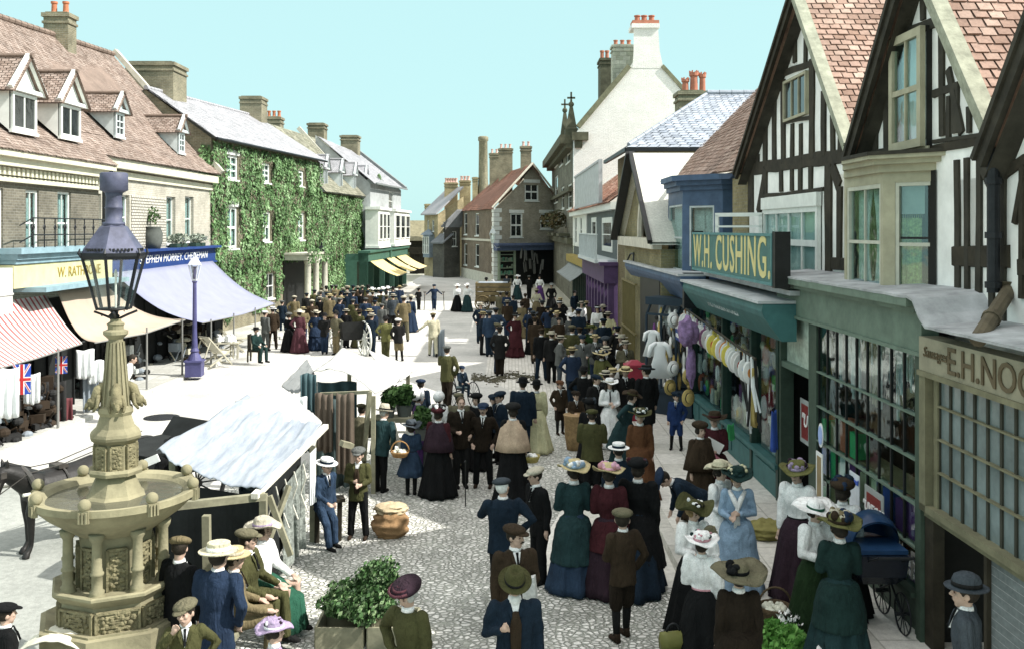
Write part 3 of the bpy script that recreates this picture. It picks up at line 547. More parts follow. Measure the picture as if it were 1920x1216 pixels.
def awning(name, label, p00, p10, p11, p01, mat, sag=.35, group=None, cat='awning', edge=.12, nu=14, nv=12, valance=True, poles=()):
    """p00-p10 inner (wall) edge, p01-p11 outer edge, hanging in a curve"""
    p00, p10, p11, p01 = map(V, (p00, p10, p11, p01)); m = MB(); rs = random.Random(len(name)+int(abs(p00.x*10+p00.y)))
    def fn(u, v):
        p = p00.lerp(p10, u).lerp(p01.lerp(p11, u), v); s = math.sin(math.pi*v)*sag + .12*sag*math.sin(math.pi*v)*math.sin(u*17+rs.random()*.2) + .25*sag*math.sin(math.pi*u)*v
        return p - V((0, 0, s + .02*noise.noise(p*1.3)))
    m.sheet(fn, nu, nv, .008); root = thing(name, label, cat, p01.lerp(p11, .5), group=group); 
    # uv: u across
    o = m.build('canvas', mat, root, True); l = o.data.uv_layers[0].data; n1 = (nu+1)*(nv+1); W_ = (p10-p00).length; H_ = (p01-p00).length
    for lp in o.data.loops: i = lp.vertex_index % n1; l[lp.index].uv = ((i//(nv+1))/nu*W_, (i % (nv+1))/nv*H_)
    for q in poles: a = p01.lerp(p11, q); t = MB(); t.tube([(a.x, a.y, .08), (a.x, a.y, a.z+.05)], [.035, .028], 8); t.build('pole', M('grey_pole', (.2, .2, .19), .8), root)
    t = MB(); t.tube([p01+V((0,0,-.02)), p01.lerp(p11, .5)+V((0,0,-.02-.25*sag)), p11+V((0,0,-.02))], .02, 6); t.build('front_bar', M('grey_pole', (.2, .2, .19), .8), root)
    return root
for k, (u, w_) in enumerate(((.5, 5.2), (7.6, 3.6), (12.6, 5.6))):
    a, b, c, d = SD.P(u, 2.75, .05), SD.P(u+w_, 2.75, .05), SD.P(u+w_, 1.75, 1.9), SD.P(u, 1.75, 1.9)
    awning('yellow_awning', ('widest yellow awning nearest the ivy', 'narrow yellow awning in the middle of three', 'yellow awning farthest down the street')[k], a, b, c, d, ycl, .12, 'yellow awnings of the green shop')
# ---------------------------------------------------------------- end of the street
Ff = Fac((-1.60, 85), (3.6, 88.5)); Fs = Fac((-5.3, 101), (-1.62, 85.02)); bF = thing('corner_brick_house', 'brick corner house with steep red roof and white quoins at the street end', 'building', (0, 88, 0))
rs = [Ff.rect(984, 343, 1010, 377), Ff.rect(957, 400, 980, 445), Ff.rect(1013, 400, 1035, 430)]
mb = MB(); wall(mb, Ff, 0, .0, Ff.L, 6.85, rs[1:]); pk = Ff.hit(998, 308); 
wall(mb, Ff, pk[0]-1.5, 6.85, pk[0]+1.5, 9.0, rs[:1])
mb.face([Ff.P(0, 6.85), Ff.P(pk[0]-1.5, 6.85), Ff.P(pk[0]-1.5, 9.0)]); mb.face([Ff.P(pk[0]-1.5, 9.0), Ff.P(pk[0]+1.5, 9.0), Ff.P(pk[0], 10.8)]); 
mb.face([Ff.P(pk[0]+1.5, 6.85), Ff.P(Ff.L+.8, 6.85), Ff.P(Ff.L+.8, 8.4), Ff.P(pk[0]+1.5, 9.0)]); mb.face([Ff.P(Ff.L, 0), Ff.P(Ff.L+.8, 0), Ff.P(Ff.L+.8, 6.85), Ff.P(Ff.L, 6.85)]); mb.build('wall', brickF, bF)
for r in rs: window(bF, Ff, r, [white, dpane], nx=2, ny=2, fw=.14, lintel=.3, bw=.08)
rs = [Fs.rect(870, 400, 876, 440), Fs.rect(891, 400, 898, 442), Fs.rect(870, 457, 876, 497), Fs.rect(891, 458, 898, 500)]
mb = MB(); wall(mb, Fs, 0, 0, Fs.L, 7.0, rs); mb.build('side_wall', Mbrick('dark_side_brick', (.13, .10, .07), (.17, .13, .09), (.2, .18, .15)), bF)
for r in rs: window(bF, Fs, r, [white, dpane], nx=1, ny=2, fw=.08)
mb = MB(); Fs.box(mb, 0, 3.9, Fs.L, 4.1, 0, .08); Fs.box(mb, 0, 0, Fs.L, 1.0, 0, .06); mb.build('string_course', stone, bF)
mb = MB()
for i in range(17): s_ = .55 if i % 2 else .8; z = .1 + i*.4; Ff.box(mb, -.03, z, s_, z+.36, 0, .05); Fs.box(mb, Fs.L-s_*.9, z, Fs.L+.02, z+.36, 0, .045)
mb.build('quoins', white, bF)
rm = MB(); eN, eF_, rN, rF = V((-1.75, 84.7, 6.8)), V((-5.5, 101.2, 6.9)), V((1.85, 86.4, 10.85)), V((-1.2, 103, 10.9)); roof(rm, eF_, eN, rN, rF, .3, .25, .02, .01, seed=31, wob=.08)
rm.face([rN, rF, (4.6, 101, 6.8), (4.8, 88.8, 6.9)], 0, (.4, .4)); rm.build('roof', tileF, bF)
mb = MB(); mb.beam(eN+V((0,.25,.1)), rN+V((0,.1,.1)), .18, .2, (0,1,0)); mb.beam(rN+V((0,.1,.1)), (4.9, 88.9, 7.2), .18, .2, (0,1,0)); mb.build('verge', stone, bF)
for (x0, x1, yt, yb, d, n_) in ((918, 936, 289, 340, 101, 2), (935, 961, 280, 345, 97, 3), (976, 996, 276, 322, 90, 2)):
    a = W(x0, yt, d); b = W(x1, yb, d); chimney(bF, ((a.x+b.x)/2, d), b.x-a.x, 1.0, b.z-2, a.z, brickC, n_, M('pale_pot', (.6, .4, .35)), poth=.45, cap=.12)
a, b = W(899, 256, 112), W(913, 350, 112); tall = MB(); tall.lathe([(1.15, 0), (.55, a.z-5), (.5, a.z-.6), (.6, a.z-.5), (.6, a.z-.1), (.45, a.z)], 16, ((a.x+b.x)/2, 112, 0)); tag(tall.build('factory_chimney', brickC, None, True), 'tall tapering brick chimney rising behind the red roofed corner house', 'chimney')
mb = MB(); Ff.box(mb, -.1, 3.55, Ff.L+.8, 3.75, 0, .9); Ff.box(mb, -.05, 3.1, Ff.L+.8, 3.55, 0, .6); mb.build('fascia', M('slate_blue_paint', (.10, .13, .22)), bF)
mb = MB(); r = Ff.rect(941, 476, 978, 530); Ff.box(mb, 1.9, 0, Ff.L+.6, 3.1, .02, .1); mb.build('shop_front', black, bF)
mb = MB(); Ff.box(mb, .5, .6, 2.0, 3.0, .0, .06, 0)
for z in (.9, 1.5, 2.1, 2.7): Ff.box(mb, .5, z, 2.0, z+.07, .06, .25, 1)
for j in range(40): u = .55 + R.random()*1.3; z = R.choice((.97, 1.57, 2.17)); Ff.box(mb, u, z, u+R.uniform(.05, .16), z+R.uniform(.1, .35), .08, .2, R.choice((1, 1, 2)))
Ff.box(mb, .35, .5, .5, 3.1, 0, .3, 1); Ff.box(mb, 2.0, .5, 2.15, 3.1, 0, .3, 1); Ff.box(mb, .35, 3.0, 2.15, 3.1, 0, .3, 1); mb.build('display_window', [rooms, M('shop_frame_green', (.25, .30, .22)), M('jars', (.12, .3, .2), .3)], bF)
mb = MB()
for j in range(16): u = 2.4 + R.random()*2.6; z = R.uniform(.8, 2.4); mb.beam(Ff.P(u, z+.9, .6), Ff.P(u+R.uniform(-.3, .1), z, .7), R.uniform(.08, .25), .06)
tag(mb.build('hanging_goods', M('grey_goods', (.12, .12, .11))), 'brooms and pale goods hanging outside the corner house shop', 'goods', kind='stuff')
# E: yellow-brown houses far left of the lane
def lamp_bracket(name, label, p, arm, s=1.0, mat=iron):
    o = thing(name, label, 'lamp', p); x, y, z = p; m = MB(); m.lathe([(.10*s, 0), (.24*s, .55*s), (.27*s, .58*s), (.14*s, .78*s), (.04*s, .85*s), (.05*s, .95*s), (.01*s, 1.0*s)], 4, (x, y, z), math.pi/4)
    for k in range(4):
        a = math.pi/4 + k*math.pi/2; m.beam((x+.10*s*math.cos(a), y+.10*s*math.sin(a), z), (x+.245*s*math.cos(a), y+.245*s*math.sin(a), z+.56*s), .03*s, .03*s)
    m2 = MB(); m2.lathe([(.09*s, .02), (.225*s, .54*s)], 4, (x, y, z), math.pi/4, cap=False)
    t = MB(); t.lathe([(.28*s, .56*s), (.14*s, .78*s), (.05*s, .85*s), (.06*s, .95*s), (.01*s, 1.02*s)], 4, (x, y, z), math.pi/4); t.build('lamp_top', mat, o)
    f = MB()
    for k in range(4):
        a = math.pi/4 + k*math.pi/2; f.beam((x+.10*s*math.cos(a), y+.10*s*math.sin(a), z), (x+.245*s*math.cos(a), y+.245*s*math.sin(a), z+.56*s), .035*s, .035*s)
    f.lathe([(.11*s, -.03), (.11*s, .03)], 4, (x, y, z), math.pi/4)
    if arm: f.tube([(x, y, z-.03), (x+arm[0]*.5, y+arm[1]*.5, z-.3*s), (x+arm[0], y+arm[1], z-.25*s)], .025, 6)
    f.build('lamp_frame', mat, o); m2.build('lamp_glass', Mglass('lamp_glass', (.9, .95, .95), .12), o)
    return o
p = W(603, 492, 60); lamp_bracket('wall_lamp', 'dark square lamp bracketed out of the ivy beside the porch', p, (-1.2, .8), 1.25)
p = W(924, 456, 83.5); lamp_bracket('corner_lamp', 'pale lantern fixed at the corner of the brick house', p, (.6, .9), 1.5, dm)
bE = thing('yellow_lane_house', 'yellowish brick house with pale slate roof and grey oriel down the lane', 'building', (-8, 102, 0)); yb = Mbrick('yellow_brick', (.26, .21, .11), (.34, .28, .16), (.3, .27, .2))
E1 = Fac((-9.5, 104), (-7.8, 101)); E2 = Fac((-7.8, 101), (-5.2, 103)); mb = MB(); rs1 = [E1.rect(801, 413, 804, 434), E1.rect(810, 413, 814, 434)]; rs2 = [E2.rect(831, 416, 841, 437)]
wall(mb, E1, 0, 0, E1.L, 6.6, rs1); wall(mb, E2, 0, 0, E2.L, 6.6, rs2); mb.face([E2.P(0, 6.6), E2.P(E2.L, 6.6), E2.P(E2.L, 8.5)]); mb.build('wall', yb, bE)
for f, q in ((E1, rs1), (E2, rs2)):
    for r in q: window(bE, f, r, [white, dpane], ny=2)
rm = MB(); rm.obox(E1.P(-.3, 6.5, .3), E1.T3()*(E1.L+.5), V((2.8, 1.6, 2.9)), (0, 0, .15)); rm.build('roof', slate, bE)
ob = MB(); f = Fac((E1.P(1.0, 0, .7).x, E1.P(1.0, 0, .7).y), (E1.P(2.6, 0, .7).x, E1.P(2.6, 0, .7).y)); ob.obox(E1.P(1.0, 2.0, 0), E1.T3()*1.6, E1.N3()*.6, (0, 0, 2.4)); ob.lathe([(1.0, 4.4), (.1, 5.0)], 4, E1.P(1.8, 0, .3), .5); o_ = ob.build('oriel', M('grey_blue_trim', (.18, .22, .26)), bE)
for j in range(3): window(o_, f, (j*.52+.04, 2.4, j*.52+.5, 4.2), [white, dpane], o=-.05, fw=.05, sill=False)
for (x0, x1, yt, d, n_) in ((834, 858, 344, 104, 5), (862, 882, 340, 106, 3), (797, 811, 384, 112, 0), (886, 896, 334, 112, 0)):
    a, b = W(x0, yt, d), W(x1, yt, d); chimney(bE, ((a.x+b.x)/2, d), b.x-a.x, 1.2, 6, a.z, yb, n_, M('pale_pot', (.6, .4, .35)), poth=.5, cap=.1, potr=.16)
bE2 = thing('dark_lane_house', 'narrow dark house with grey roof squeezed against the corner house', 'building', (-6, 100, 0)); f = Fac((-7.0, 99), (-5.4, 100.6)); mb = MB(); r = [f.rect(848, 434, 856, 462)]; wall(mb, f, 0, 0, 2.2, 5.3, r); wall(mb, Fac((-8.3, 100.6), (-7.0, 99)), 0, 0, 2.06, 3.6); mb.build('wall', Mbrick('soot_brick', (.06, .06, .055), (.09, .085, .07), (.1, .1, .09)), bE2); window(bE2, f, r[0], [white, dpane], ny=2)
rm = MB(); rm.obox((-7.3, 98.7, 5.2), (1.9, 1.9, 0), (1.6, 1.0, 1.7), (0, 0, .15)); rm.obox((-8.5, 100.3, 3.5), (1.4, -1.6, 0), (1, .6, .9), (0, 0, .15)); rm.build('roof', Mtile('dark_slates', [(.14, .15, .16), (.22, .23, .24)]), bE2)
bE3 = thing('timber_lane_house', 'low brown jettied house farthest down the lane on the left', 'building', (-10, 108, 0)); mb = MB(); f = Fac((-11.5, 108), (-8.6, 108)); wall(mb, f, 0, 0, 3.6, 3.8); f.box(mb, 0, 2.2, 3.6, 3.0, 0, .5); mb.build('wall', timberB, bE3)
rm = MB(); rm.face([(-12, 107.5, 3.7), (-8.4, 107.5, 3.7), (-9, 110, 6.0), (-12, 110, 6.0)]); rm.face([(-12, 107.5, 3.7), (-12, 110, 6), (-12.5, 113, 3.5)]); rm.build('roof', M('thatch', (.22, .20, .13), .95, .3), bE3)
mb = MB()
for j in range(12): u = .2+j*.28; f.box(mb, u, 0, u+.1, 2.2, 0, .05)
mb.build('boarding', timber, bE3)
# far hill and its trees
hl = MB(); n_ = 30; prev = None
for i in range(n_): pass
hp = [(-90 + i*6, 240 + 10*math.sin(i), 9 + 5*math.sin(i*.35) + 1.5*math.sin(i*1.7)) for i in range(32)]
hl.rings([[(x, y-90, -1) for x, y, z in hp], [(x, y-40, z*.6) for x, y, z in hp], [(x, y, z) for x, y, z in hp], [(x, y+60, z*.7) for x, y, z in hp], [(x, y+90, -1) for x, y, z in hp]], cap=False, closed=False); tag(hl.build('hill', M('far_hillside', (.16, .20, .12), .95, .35, .06), None, True), kind='structure')
bark = M('bark', (.10, .08, .05), .9, .4, 4)
def tree(name, label, p, h, r, group=None, seed=0, n=1500, leaf=.35):
    o = thing(name, label, 'tree', p, group=group); x, y, z = p; rr = random.Random(seed); m = MB(); m.tube([(x, y, z), (x+.1, y, z+h*.4), (x, y, z+h*.75)], [r*.1, r*.07, r*.03], 8)
    for k in range(6): a = rr.uniform(0, 6.3); m.tube([(x, y, z+h*(.3+.06*k)), (x+r*.6*math.cos(a), y+r*.6*math.sin(a), z+h*(.55+.06*k))], [r*.05, r*.015], 6)
    m.build('trunk', bark, o); bush(o, (x, y, z+h*.28), r, h*.75, n, Mtile('far_leaves', [(.10, .12, .06), (.16, .19, .10), (.20, .22, .13)]), 'crown', leaf, seed)
for i, (px, yt, d, r) in enumerate(((762, 424, 150, 5), (778, 432, 140, 4), (792, 440, 135, 4), (771, 448, 125, 3.4), (748, 420, 165, 6))):
    t_ = W(px, yt, d); tree('distant_tree', ('dull green tree at the left of the far gap beside the pale house', 'middle tree of the clump filling the far gap', 'tree at the right of the far gap touching the yellow house', 'lowest and nearest tree of the far gap', 'tallest far tree mostly hidden behind the pale house')[i], (t_.x, d, -1), t_.z+1, r, 'trees beyond the end of the lane', i, 1100, .45)
# G: tall house with whitewashed gable end
G_ = Fac((XR(91), 91), (XR(65.1), 65.1)); bG = thing('tall_stone_house', 'tall three storey house with a huge whitewashed gable end and chimney', 'building', (9, 75, 0)); d = 65.0; P = lambda px, py, dd=0: W(px, py, d+dd)
mb = MB(); mb.face([P(1075, 568), P(1360, 568), P(1360, 300), P(1280, 172), P(1241, 126), P(1187, 116), P(1180, 128), P(1088, 236), P(1075, 258)])
for a, b in (((1241, 126), (1236, 45)), ): pass
mb.build('gable_wall', brickW, bG)
ch = MB(); 
ch.rings([[P(1186, 128, -.02), P(1244, 128, -.02), P(1244, 128, 1.6), P(1186, 128, 1.6)], [P(1188, 95, -.02), P(1237, 95, -.02), P(1237, 95, 1.6), P(1188, 95, 1.6)], [P(1188, 52, -.02), P(1234, 52, -.02), P(1234, 52, 1.6), P(1188, 52, 1.6)]]); 
a = P(1185, 52, -.15); b = P(1237, 44, -.15); ch.obox((a.x, d-.15, a.z), (b.x-a.x, 0, 0), (0, 1.9, 0), (0, 0, b.z-a.z)); c_ = ch.build('chimney', brickW, bG)
rdp = M('red_pot', (.42, .17, .11), .8); a = P(1186, 44); b = P(1236, 38); m = MB(); m.obox((a.x, d, a.z), (b.x-a.x, 0, 0), (0, 1.2, 0), (0, 0, .22)); m.build('pot_base', rdp, c_)
pots(c_, [(P(x, 44).x, d+.6, P(x, 44).z+.2) for x in (1197, 1210, 1224)], rdp, .45, .2)
dc = M('sooty_stone', (.09, .09, .06), .9, .4, 2)
def stk(par, x0, x1, yt, yb, dd, mat, n_, pm, ph=.6, pr=.13, dep=1.2): a, b = W(x0, yt, dd), W(x1, yb, dd); return chimney(par, ((a.x+b.x)/2, dd+dep/2), b.x-a.x, dep, b.z, a.z, mat, n_, pm, poth=ph, potr=pr, cap=.12)
stk(bG, 1126, 1146, 110, 185, 70, dc, 2, rdp, .7, .15, 2); stk(bG, 1149, 1188, 85, 170, 67, Mbrick('mottled_stone', (.35, .36, .28), (.5, .5, .42), (.2, .2, .16), .5, .3), 3, rdp, .4, .15)
zc = 11.3
wd = []
for (x0, x1, y0, y1) in ((1062, 1069, 272, 305), (1050, 1056, 276, 310), (1041, 1046, 282, 312), (1064, 1072, 345, 392), (1052, 1058, 350, 392), (1040, 1046, 330, 380)): wd.append(G_.rect(x0, y0, x1, y1))
mb = MB(); wall(mb, G_, 0, 0, G_.L, zc, wd); mb.build('wall', Mbrick('dark_ashlar', (.13, .13, .10), (.18, .175, .14), (.1, .1, .08), .6, .3), bG)
for r in wd: window(bG, G_, r, [white, dpane], ny=2, nx=1, fw=.12)
mb = MB(); G_.box(mb, 0, zc-.5, G_.L+.1, zc+.1, 0, .9); G_.box(mb, 0, zc-.8, G_.L+.05, zc-.5, 0, .5); G_.box(mb, 0, 7.6, G_.L, 7.85, 0, .3); G_.box(mb, 0, 4.0, G_.L, 4.4, 0, .4); mb.obox((XR(65)-.1, 64.6, zc-.3), (1.1, 0, 0), (0, .42, 0), (0, 0, .55)); mb.obox((XR(65)+.1, 64.75, zc-.8), (.5, 0, 0), (0, .27, 0), (0, 0, .5)); mb.build('cornice', dc, bG)
for i, (px, dd, yt) in enumerate(((1071, 66.2, 177), (1059, 73, 190))):
    t_ = W(px, yt, dd); m = MB(); m.lathe([(.62, zc), (.62, zc+.6), (.5, zc+.7), (.12, t_.z-.7), (.06, t_.z)], 4, (t_.x, dd, 0), math.pi/4); m.box((t_.x, dd, t_.z-.25), (.55, .12, .12)); m.box((t_.x, dd, t_.z-.1), (.12, .12, .5)); m.ell((t_.x, dd, t_.z-.7), .2, 8, 6); m.build('finial_spire', dc, bG)
m = MB(); a = P(1180, 128, -.1); b = P(1084, 242, -.1); m.beam(a+V((0,.2,.15)), b+V((0,.2,.15)), .6, .35); m.beam(P(1241, 124, .1), P(1283, 170, .1), .4, .25); m.beam(P(1283, 170, .1), P(1362, 290, .1), .4, .25); m.build('gable_coping', M('mossy_coping', (.17, .17, .11), .9, .3), bG)
m = MB(); z = .0; q0, q1 = P(1186, 120), P(1080, 250); m.face([q0, q1, (q1.x-.36, 91, q1.z), (q0.x-.36, 91, q0.z)]); m.build('roof', Mtile('dark_slates', [(.14, .15, .16), (.22, .23, .24)]), bG)
m = MB()
for z in (5.2, 6.4):
    for k in range(12): u = R.uniform(1, G_.L-4); m.box(G_.P(u, z, .6), (.5, .8, .1), 0)
for k in range(3): G_.box(m, 6+k*7, 4.5, 9+k*7, 4.7, 0, .8); G_.box(m, 6+k*7, 5.2, 9+k*7, 5.26, .7, .76)
m.build('balconies', dc, bG)
bush(thing('hanging_bush', 'rusty leaved plants spilling from the balcony of the tall house', 'plants', G_.P(G_.L-7, 4.8, .9)), G_.P(G_.L-7, 4.9, .9), 1.4, 1.6, 500, Mtile('rusty_leaves', [(.05, .04, .02), (.12, .09, .04), (.05, .07, .03)]), leaf=.12, seed=61)
# H: low house with red roof, board and balcony
H_ = Fac((XR(64.8), 64.8), (XR(40.8), 40.8)); bH = thing('red_roofed_shop_house', 'small grey and white house with red tiled roof and a long white board', 'building', (8, 52, 0))
hh = 6.15; wds = [H_.rect(1079, 402, 1083, 462), H_.rect(1089, 402, 1093, 460), H_.rect(1110, 408, 1119, 470), H_.rect(1130, 408, 1149, 472)]; mb = MB(); wall(mb, H_, 0, 2.8, H_.L, hh, wds); uu = H_.hit(1101, 400)[0]; mb.build('wall', M('slate_grey_render', (.11, .13, .13), .8), bH)
mb = MB(); H_.box(mb, .1, 3.9, uu, 5.9, .0, .03) if False else None
for a, b in ((.1, wds[0][0]-.1), (wds[0][2]+.1, wds[1][0]-.1), (wds[1][2]+.1, uu)): H_.box(mb, a, 3.9, b, hh-.3, 0, .05)
H_.box(mb, 0, hh-.3, H_.L, hh, 0, .3); mb.build('white_panels', white, bH)
for r in wds: window(bH, H_, r, [white, dpane], ny=2, nx=1, fw=.25, sill=False, o=.02)
rm = MB(); roof(rm, H_.P(0, hh, .4), H_.P(H_.L, hh, .4), (XR(40.8)+4.5, 40.8, 9.6), (XR(64.8)+4.5, 64.8, 9.9), .3, .2, .02, .01, seed=51, wob=.07); rm.build('roof', Mtile('orange_tiles', [(.26, .11, .07), (.42, .22, .15), (.50, .33, .25), (.33, .15, .1)]), bH)
mb = MB(); u = H_.hit(1143, 330, 0)[0]; q = H_.P(u, 7.6, -1.6); mb.box(q, (1.6, 2.6, 1.5)); mb.build('dormer', M('red_brown_brick', (.22, .10, .07)), bH); mb = MB(); a = H_.P(u-1.5, 8.2, -.6); roof(mb, a, a+H_.T3()*3, a+H_.T3()*3+V((1.7,0,1.0)), a+V((1.7,0,1.0)), .3, .2, .02, seed=52); mb.build('dormer_roof', Mtile('orange_tiles', []) if False else _mc['orange_tiles'], bH)
sgn = thing('roof_board', 'long weathered white board standing on the red roofed house', 'sign', H_.P(3, 6.4, .3)); mb = MB(); a, b = H_.hit(1079, 350, .45)[0], H_.hit(1126, 350, .45)[0]; H_.box(mb, a, 6.3, b, 8.05, .4, .5); mb.build('board', M('weathered_white', (.42, .45, .45), .8, .2), sgn); mb = MB(); H_.box(mb, a-.1, 8.05, b+.1, 8.15, .38, .55); H_.box(mb, b, 6.2, b+.15, 8.15, .38, .55); H_.box(mb, a, 6.2, b, 6.3, .38, .55); mb.build('board_frame', lead, sgn)
mb = MB()
ub0, ub1 = H_.hit(1118, 440)[0], H_.L-.1
for k in range(26): u = ub0+(ub1-ub0)*k/25; H_.box(mb, u-.02, 3.7, u+.02, 4.75, .86, .9)
H_.box(mb, ub0, 4.75, ub1, 4.8, .84, .92); H_.box(mb, ub0, 3.55, ub1, 3.7, 0, .95); mb.build('balcony', dm, bH)
mb = MB(); H_.box(mb, 0, 0, H_.L, 2.8, -.5, -.4); mb.build('shop_front', rooms, bH)
mb = MB(); H_.box(mb, 0, 2.9, uu+3.5, 3.35, 0, .5); H_.box(mb, uu+3.6, 2.7, H_.L+.2, 3.45, 0, .6, 1); H_.box(mb, uu+3.4, 3.45, H_.L+.3, 3.6, 0, .8, 1)
for k in range(8): u = uu+3.6+k*(H_.L-uu-3.6)/7.2; H_.box(mb, u, .1, u+.35, 2.7, -.1, .4, 1)
for k in range(9): u = .3+k*uu/8; H_.box(mb, u, .1, u+.15, 2.9, -.1, .1, 2)
mb.build('shop_fascia', [M('mustard_paint', (.33, .25, .07)), purplep, dgreen], bH)
mb = MB()
for k in range(60): u = R.uniform(.3, H_.L-.5); z = R.uniform(.5, 2.5); H_.box(mb, u, z, u+R.uniform(.2, .8), z+R.uniform(.1, .5), -.38, -.2, R.choice((0, 1, 2)))
mb.build('window_goods', [M('green_goods', (.04, .12, .05)), M('ochre_goods', (.25, .2, .08)), M('pale_goods', (.4, .42, .4))], bH)
aw = M('grey_blind', (.22, .24, .24), .9); a = uu-1
awning('shop_blind', 'grey slatted blind below the red roofed house', H_.P(1, 2.9, .3), H_.P(uu+3.2, 2.9, .3), H_.P(uu+3.2, 2.2, 1.2), H_.P(1, 2.2, 1.2), aw, .08)
# I: olive brick house with hipped blue slate roof
dI = 35.0; I_ = Fac((XR(40.7), 40.7), (XR(dI), dI)); bI = thing('olive_brick_house', 'tall olive brick house with hipped blue slate roof', 'building', (9, 38, 0)); zi = 7.95
rI = [I_.rect(1173, 398, 1181, 447)]; mb = MB(); wall(mb, I_, 0, 0, I_.L, zi, rI); mb.face([(XR(dI), dI, 0), (14, dI, 0), (14, dI, zi), (XR(dI), dI, zi)]); mb.build('wall', brickI, bI); window(bI, I_, rI[0], [white, dpane], lintel=.35)
rm = MB(); c0, c1, c2 = V((XR(41)-.5, 41.2, zi)), V((XR(dI)-.45, dI-.45, zi)), V((13.5, dI-.45, zi)); t0 = W(1326, 176, 38.0); t1 = V((13.5, 38.0, t0.z)); roof(rm, c1, c2, t1, t0, .3, .2, .015, .006, seed=54); roof(rm, c0, c1, t0, t0+V((0,.1,0)), .3, .2, .015, .006, seed=55); ridge(rm, t0+V((0,0,.05)), t1+V((0,0,.05)), .1); ridge(rm, c1+V((.1,.1,.1)), t0, .08); rm.build('roof', slateB, bI)
mb = MB(); mb.beam(c1+V((0,0,-.08)), c2+V((0,0,-.08)), .12, .14); mb.beam(c0+V((0,0,-.08)), c1+V((0,0,-.08)), .12, .14); mb.build('gutter', iron, bI)
c = stk(bI, 1274, 1322, 172, 240, 42.5, Mbrick('mossy_chimney', (.17, .17, .11), (.25, .24, .17), (.12, .12, .09)), 0, rdp); 
for (px, yb_, yt, r) in ((1285, 174, 149, .16), (1301, 173, 136, .19), (1317, 174, 139, .15)): a = W(px, yb_, 43); b = W(px, yt, 43); pots(c, [(a.x, 43.0, a.z-.02)], rdp, b.z-a.z, r, True)
# J: small gabled front with arched opening
J = Fac((4.10, 34.9), (4.10, 26.4)); bJ = thing('arched_gable_house', 'little brick gable with an arched opening and pale roof slope', 'building', (5, 30, 0)); pkJ = J.hit(1203, 296); z0 = 4.75
mb = MB(); wall(mb, J, 0, 0, J.L, 4.45); mb.face([(4.1, 26.4, 0), (6, 26.4, 0), (6, 26.4, 4.45), (4.1, 26.4, 4.45)]); au, aw_, az = J.hit(1210, 430)[0], 1.05, z0
mb.face([J.P(0, z0), J.P(au-aw_, z0), J.P(au-aw_, z0+1.1), J.P(pkJ[0], pkJ[1])]) ; arc = [(au - aw_*math.cos(t), z0+.0+1.3*math.sin(t)) for t in [math.pi*i/14 for i in range(15)]]
mb.v = mb.v[:-4]; mb.f.pop(); mb.m.pop(); mb.u.pop()
pts = [J.P(0, z0)] + [J.P(*a) for a in arc] + [J.P(J.L, z0), J.P(pkJ[0], pkJ[1])]; mb.face(pts); mb.build('wall', Mbrick('olive_yellow_brick', (.19, .17, .09), (.25, .22, .12), (.2, .19, .13)), bJ)
mb = MB(); mb.face([J.P(0, z0, -.5), J.P(J.L, z0, -.5), J.P(pkJ[0], pkJ[1]-.2, -.5)]); mb.build('opening', rooms, bJ)
mb = MB(); mb.tube([J.P(*a, .02) for a in arc], .10, 6); J.box(mb, -.1, 4.45, J.L+.1, z0, 0, .25); mb.build('band', stone, bJ)
mb = MB(); pk = J.P(pkJ[0], pkJ[1]+.15, .35); e0, e1 = J.P(-.3, z0-.1, .35), J.P(J.L+.3, z0-.1, .35); mb.face([pk, e1, e1+V((3.4,0,0)), pk+V((3.4,0,0))]); mb.face([pk+V((0,0,-.08)), e1+V((0,0,-.08)), e1+V((3.4,0,-.08)), pk+V((3.4,0,-.08))]); mb.face([e0, pk, pk+V((3.4,0,0)), e0+V((3.4,0,0))]); mb.build('roof', Mtile('pale_roofing', [(.50, .50, .42), (.56, .56, .5)], .8, .12), bJ)
mb = MB(); mb.beam(e0, pk, .12, .3, (-1,0,0)); mb.beam(pk, e1, .12, .12, (-1,0,0)); mb.build('bargeboard', black, bJ)
mb = MB(); 
for k in range(14): J.box(mb, .6+k*.25, .1, .64+k*.25, 3.2, .12, .16)
J.box(mb, .5, 3.2, 4.2, 3.26, .1, .18); J.box(mb, .5, 1.6, 4.2, 1.66, .1, .18); mb.build('iron_gate', M('bronze_bars', (.17, .14, .06), .5), bJ)
mb = MB(); J.box(mb, 4.4, .1, 8.4, 3.9, .01, .03); mb.build('dark_doorway', black, bJ)
# ---------------------------------------------------------------- K: tiled house with the blue oriel
WX = 5.9
K = Fac((XR(30.0, WX), 30.0), (XR(21.9, WX), 21.9)); bK = thing('blue_oriel_house', 'low tiled house with a blue painted oriel window above the draper', 'building', (6, 23, 0))
mb = MB(); wall(mb, K, 0, 3.0, K.L, 6.45); mb.face([(XR(30.6, WX), 30.6, 2), (9, 30.6, 2), (9, 30.6, 9.5), (XR(30.6, WX), 30.6, 6.4)]); mb.build('wall', Mbrick('dull_yellow_brick', (.20, .17, .09), (.26, .22, .12), (.22, .2, .14)), bK)  # dull yellow is the brick's own colour
rm = MB(); e0, e1 = V((XR(30.6, WX)-.5, 30.3, 6.6)), V((XR(22, WX)-.5, 21.75, 6.35)); roof(rm, e0, e1, (9.9, 21.75, 11.4), (9.9, 30.9, 11.6), .2, .15, .02, .01, seed=60, wob=.05); rm.build('roof', tileR, bK)
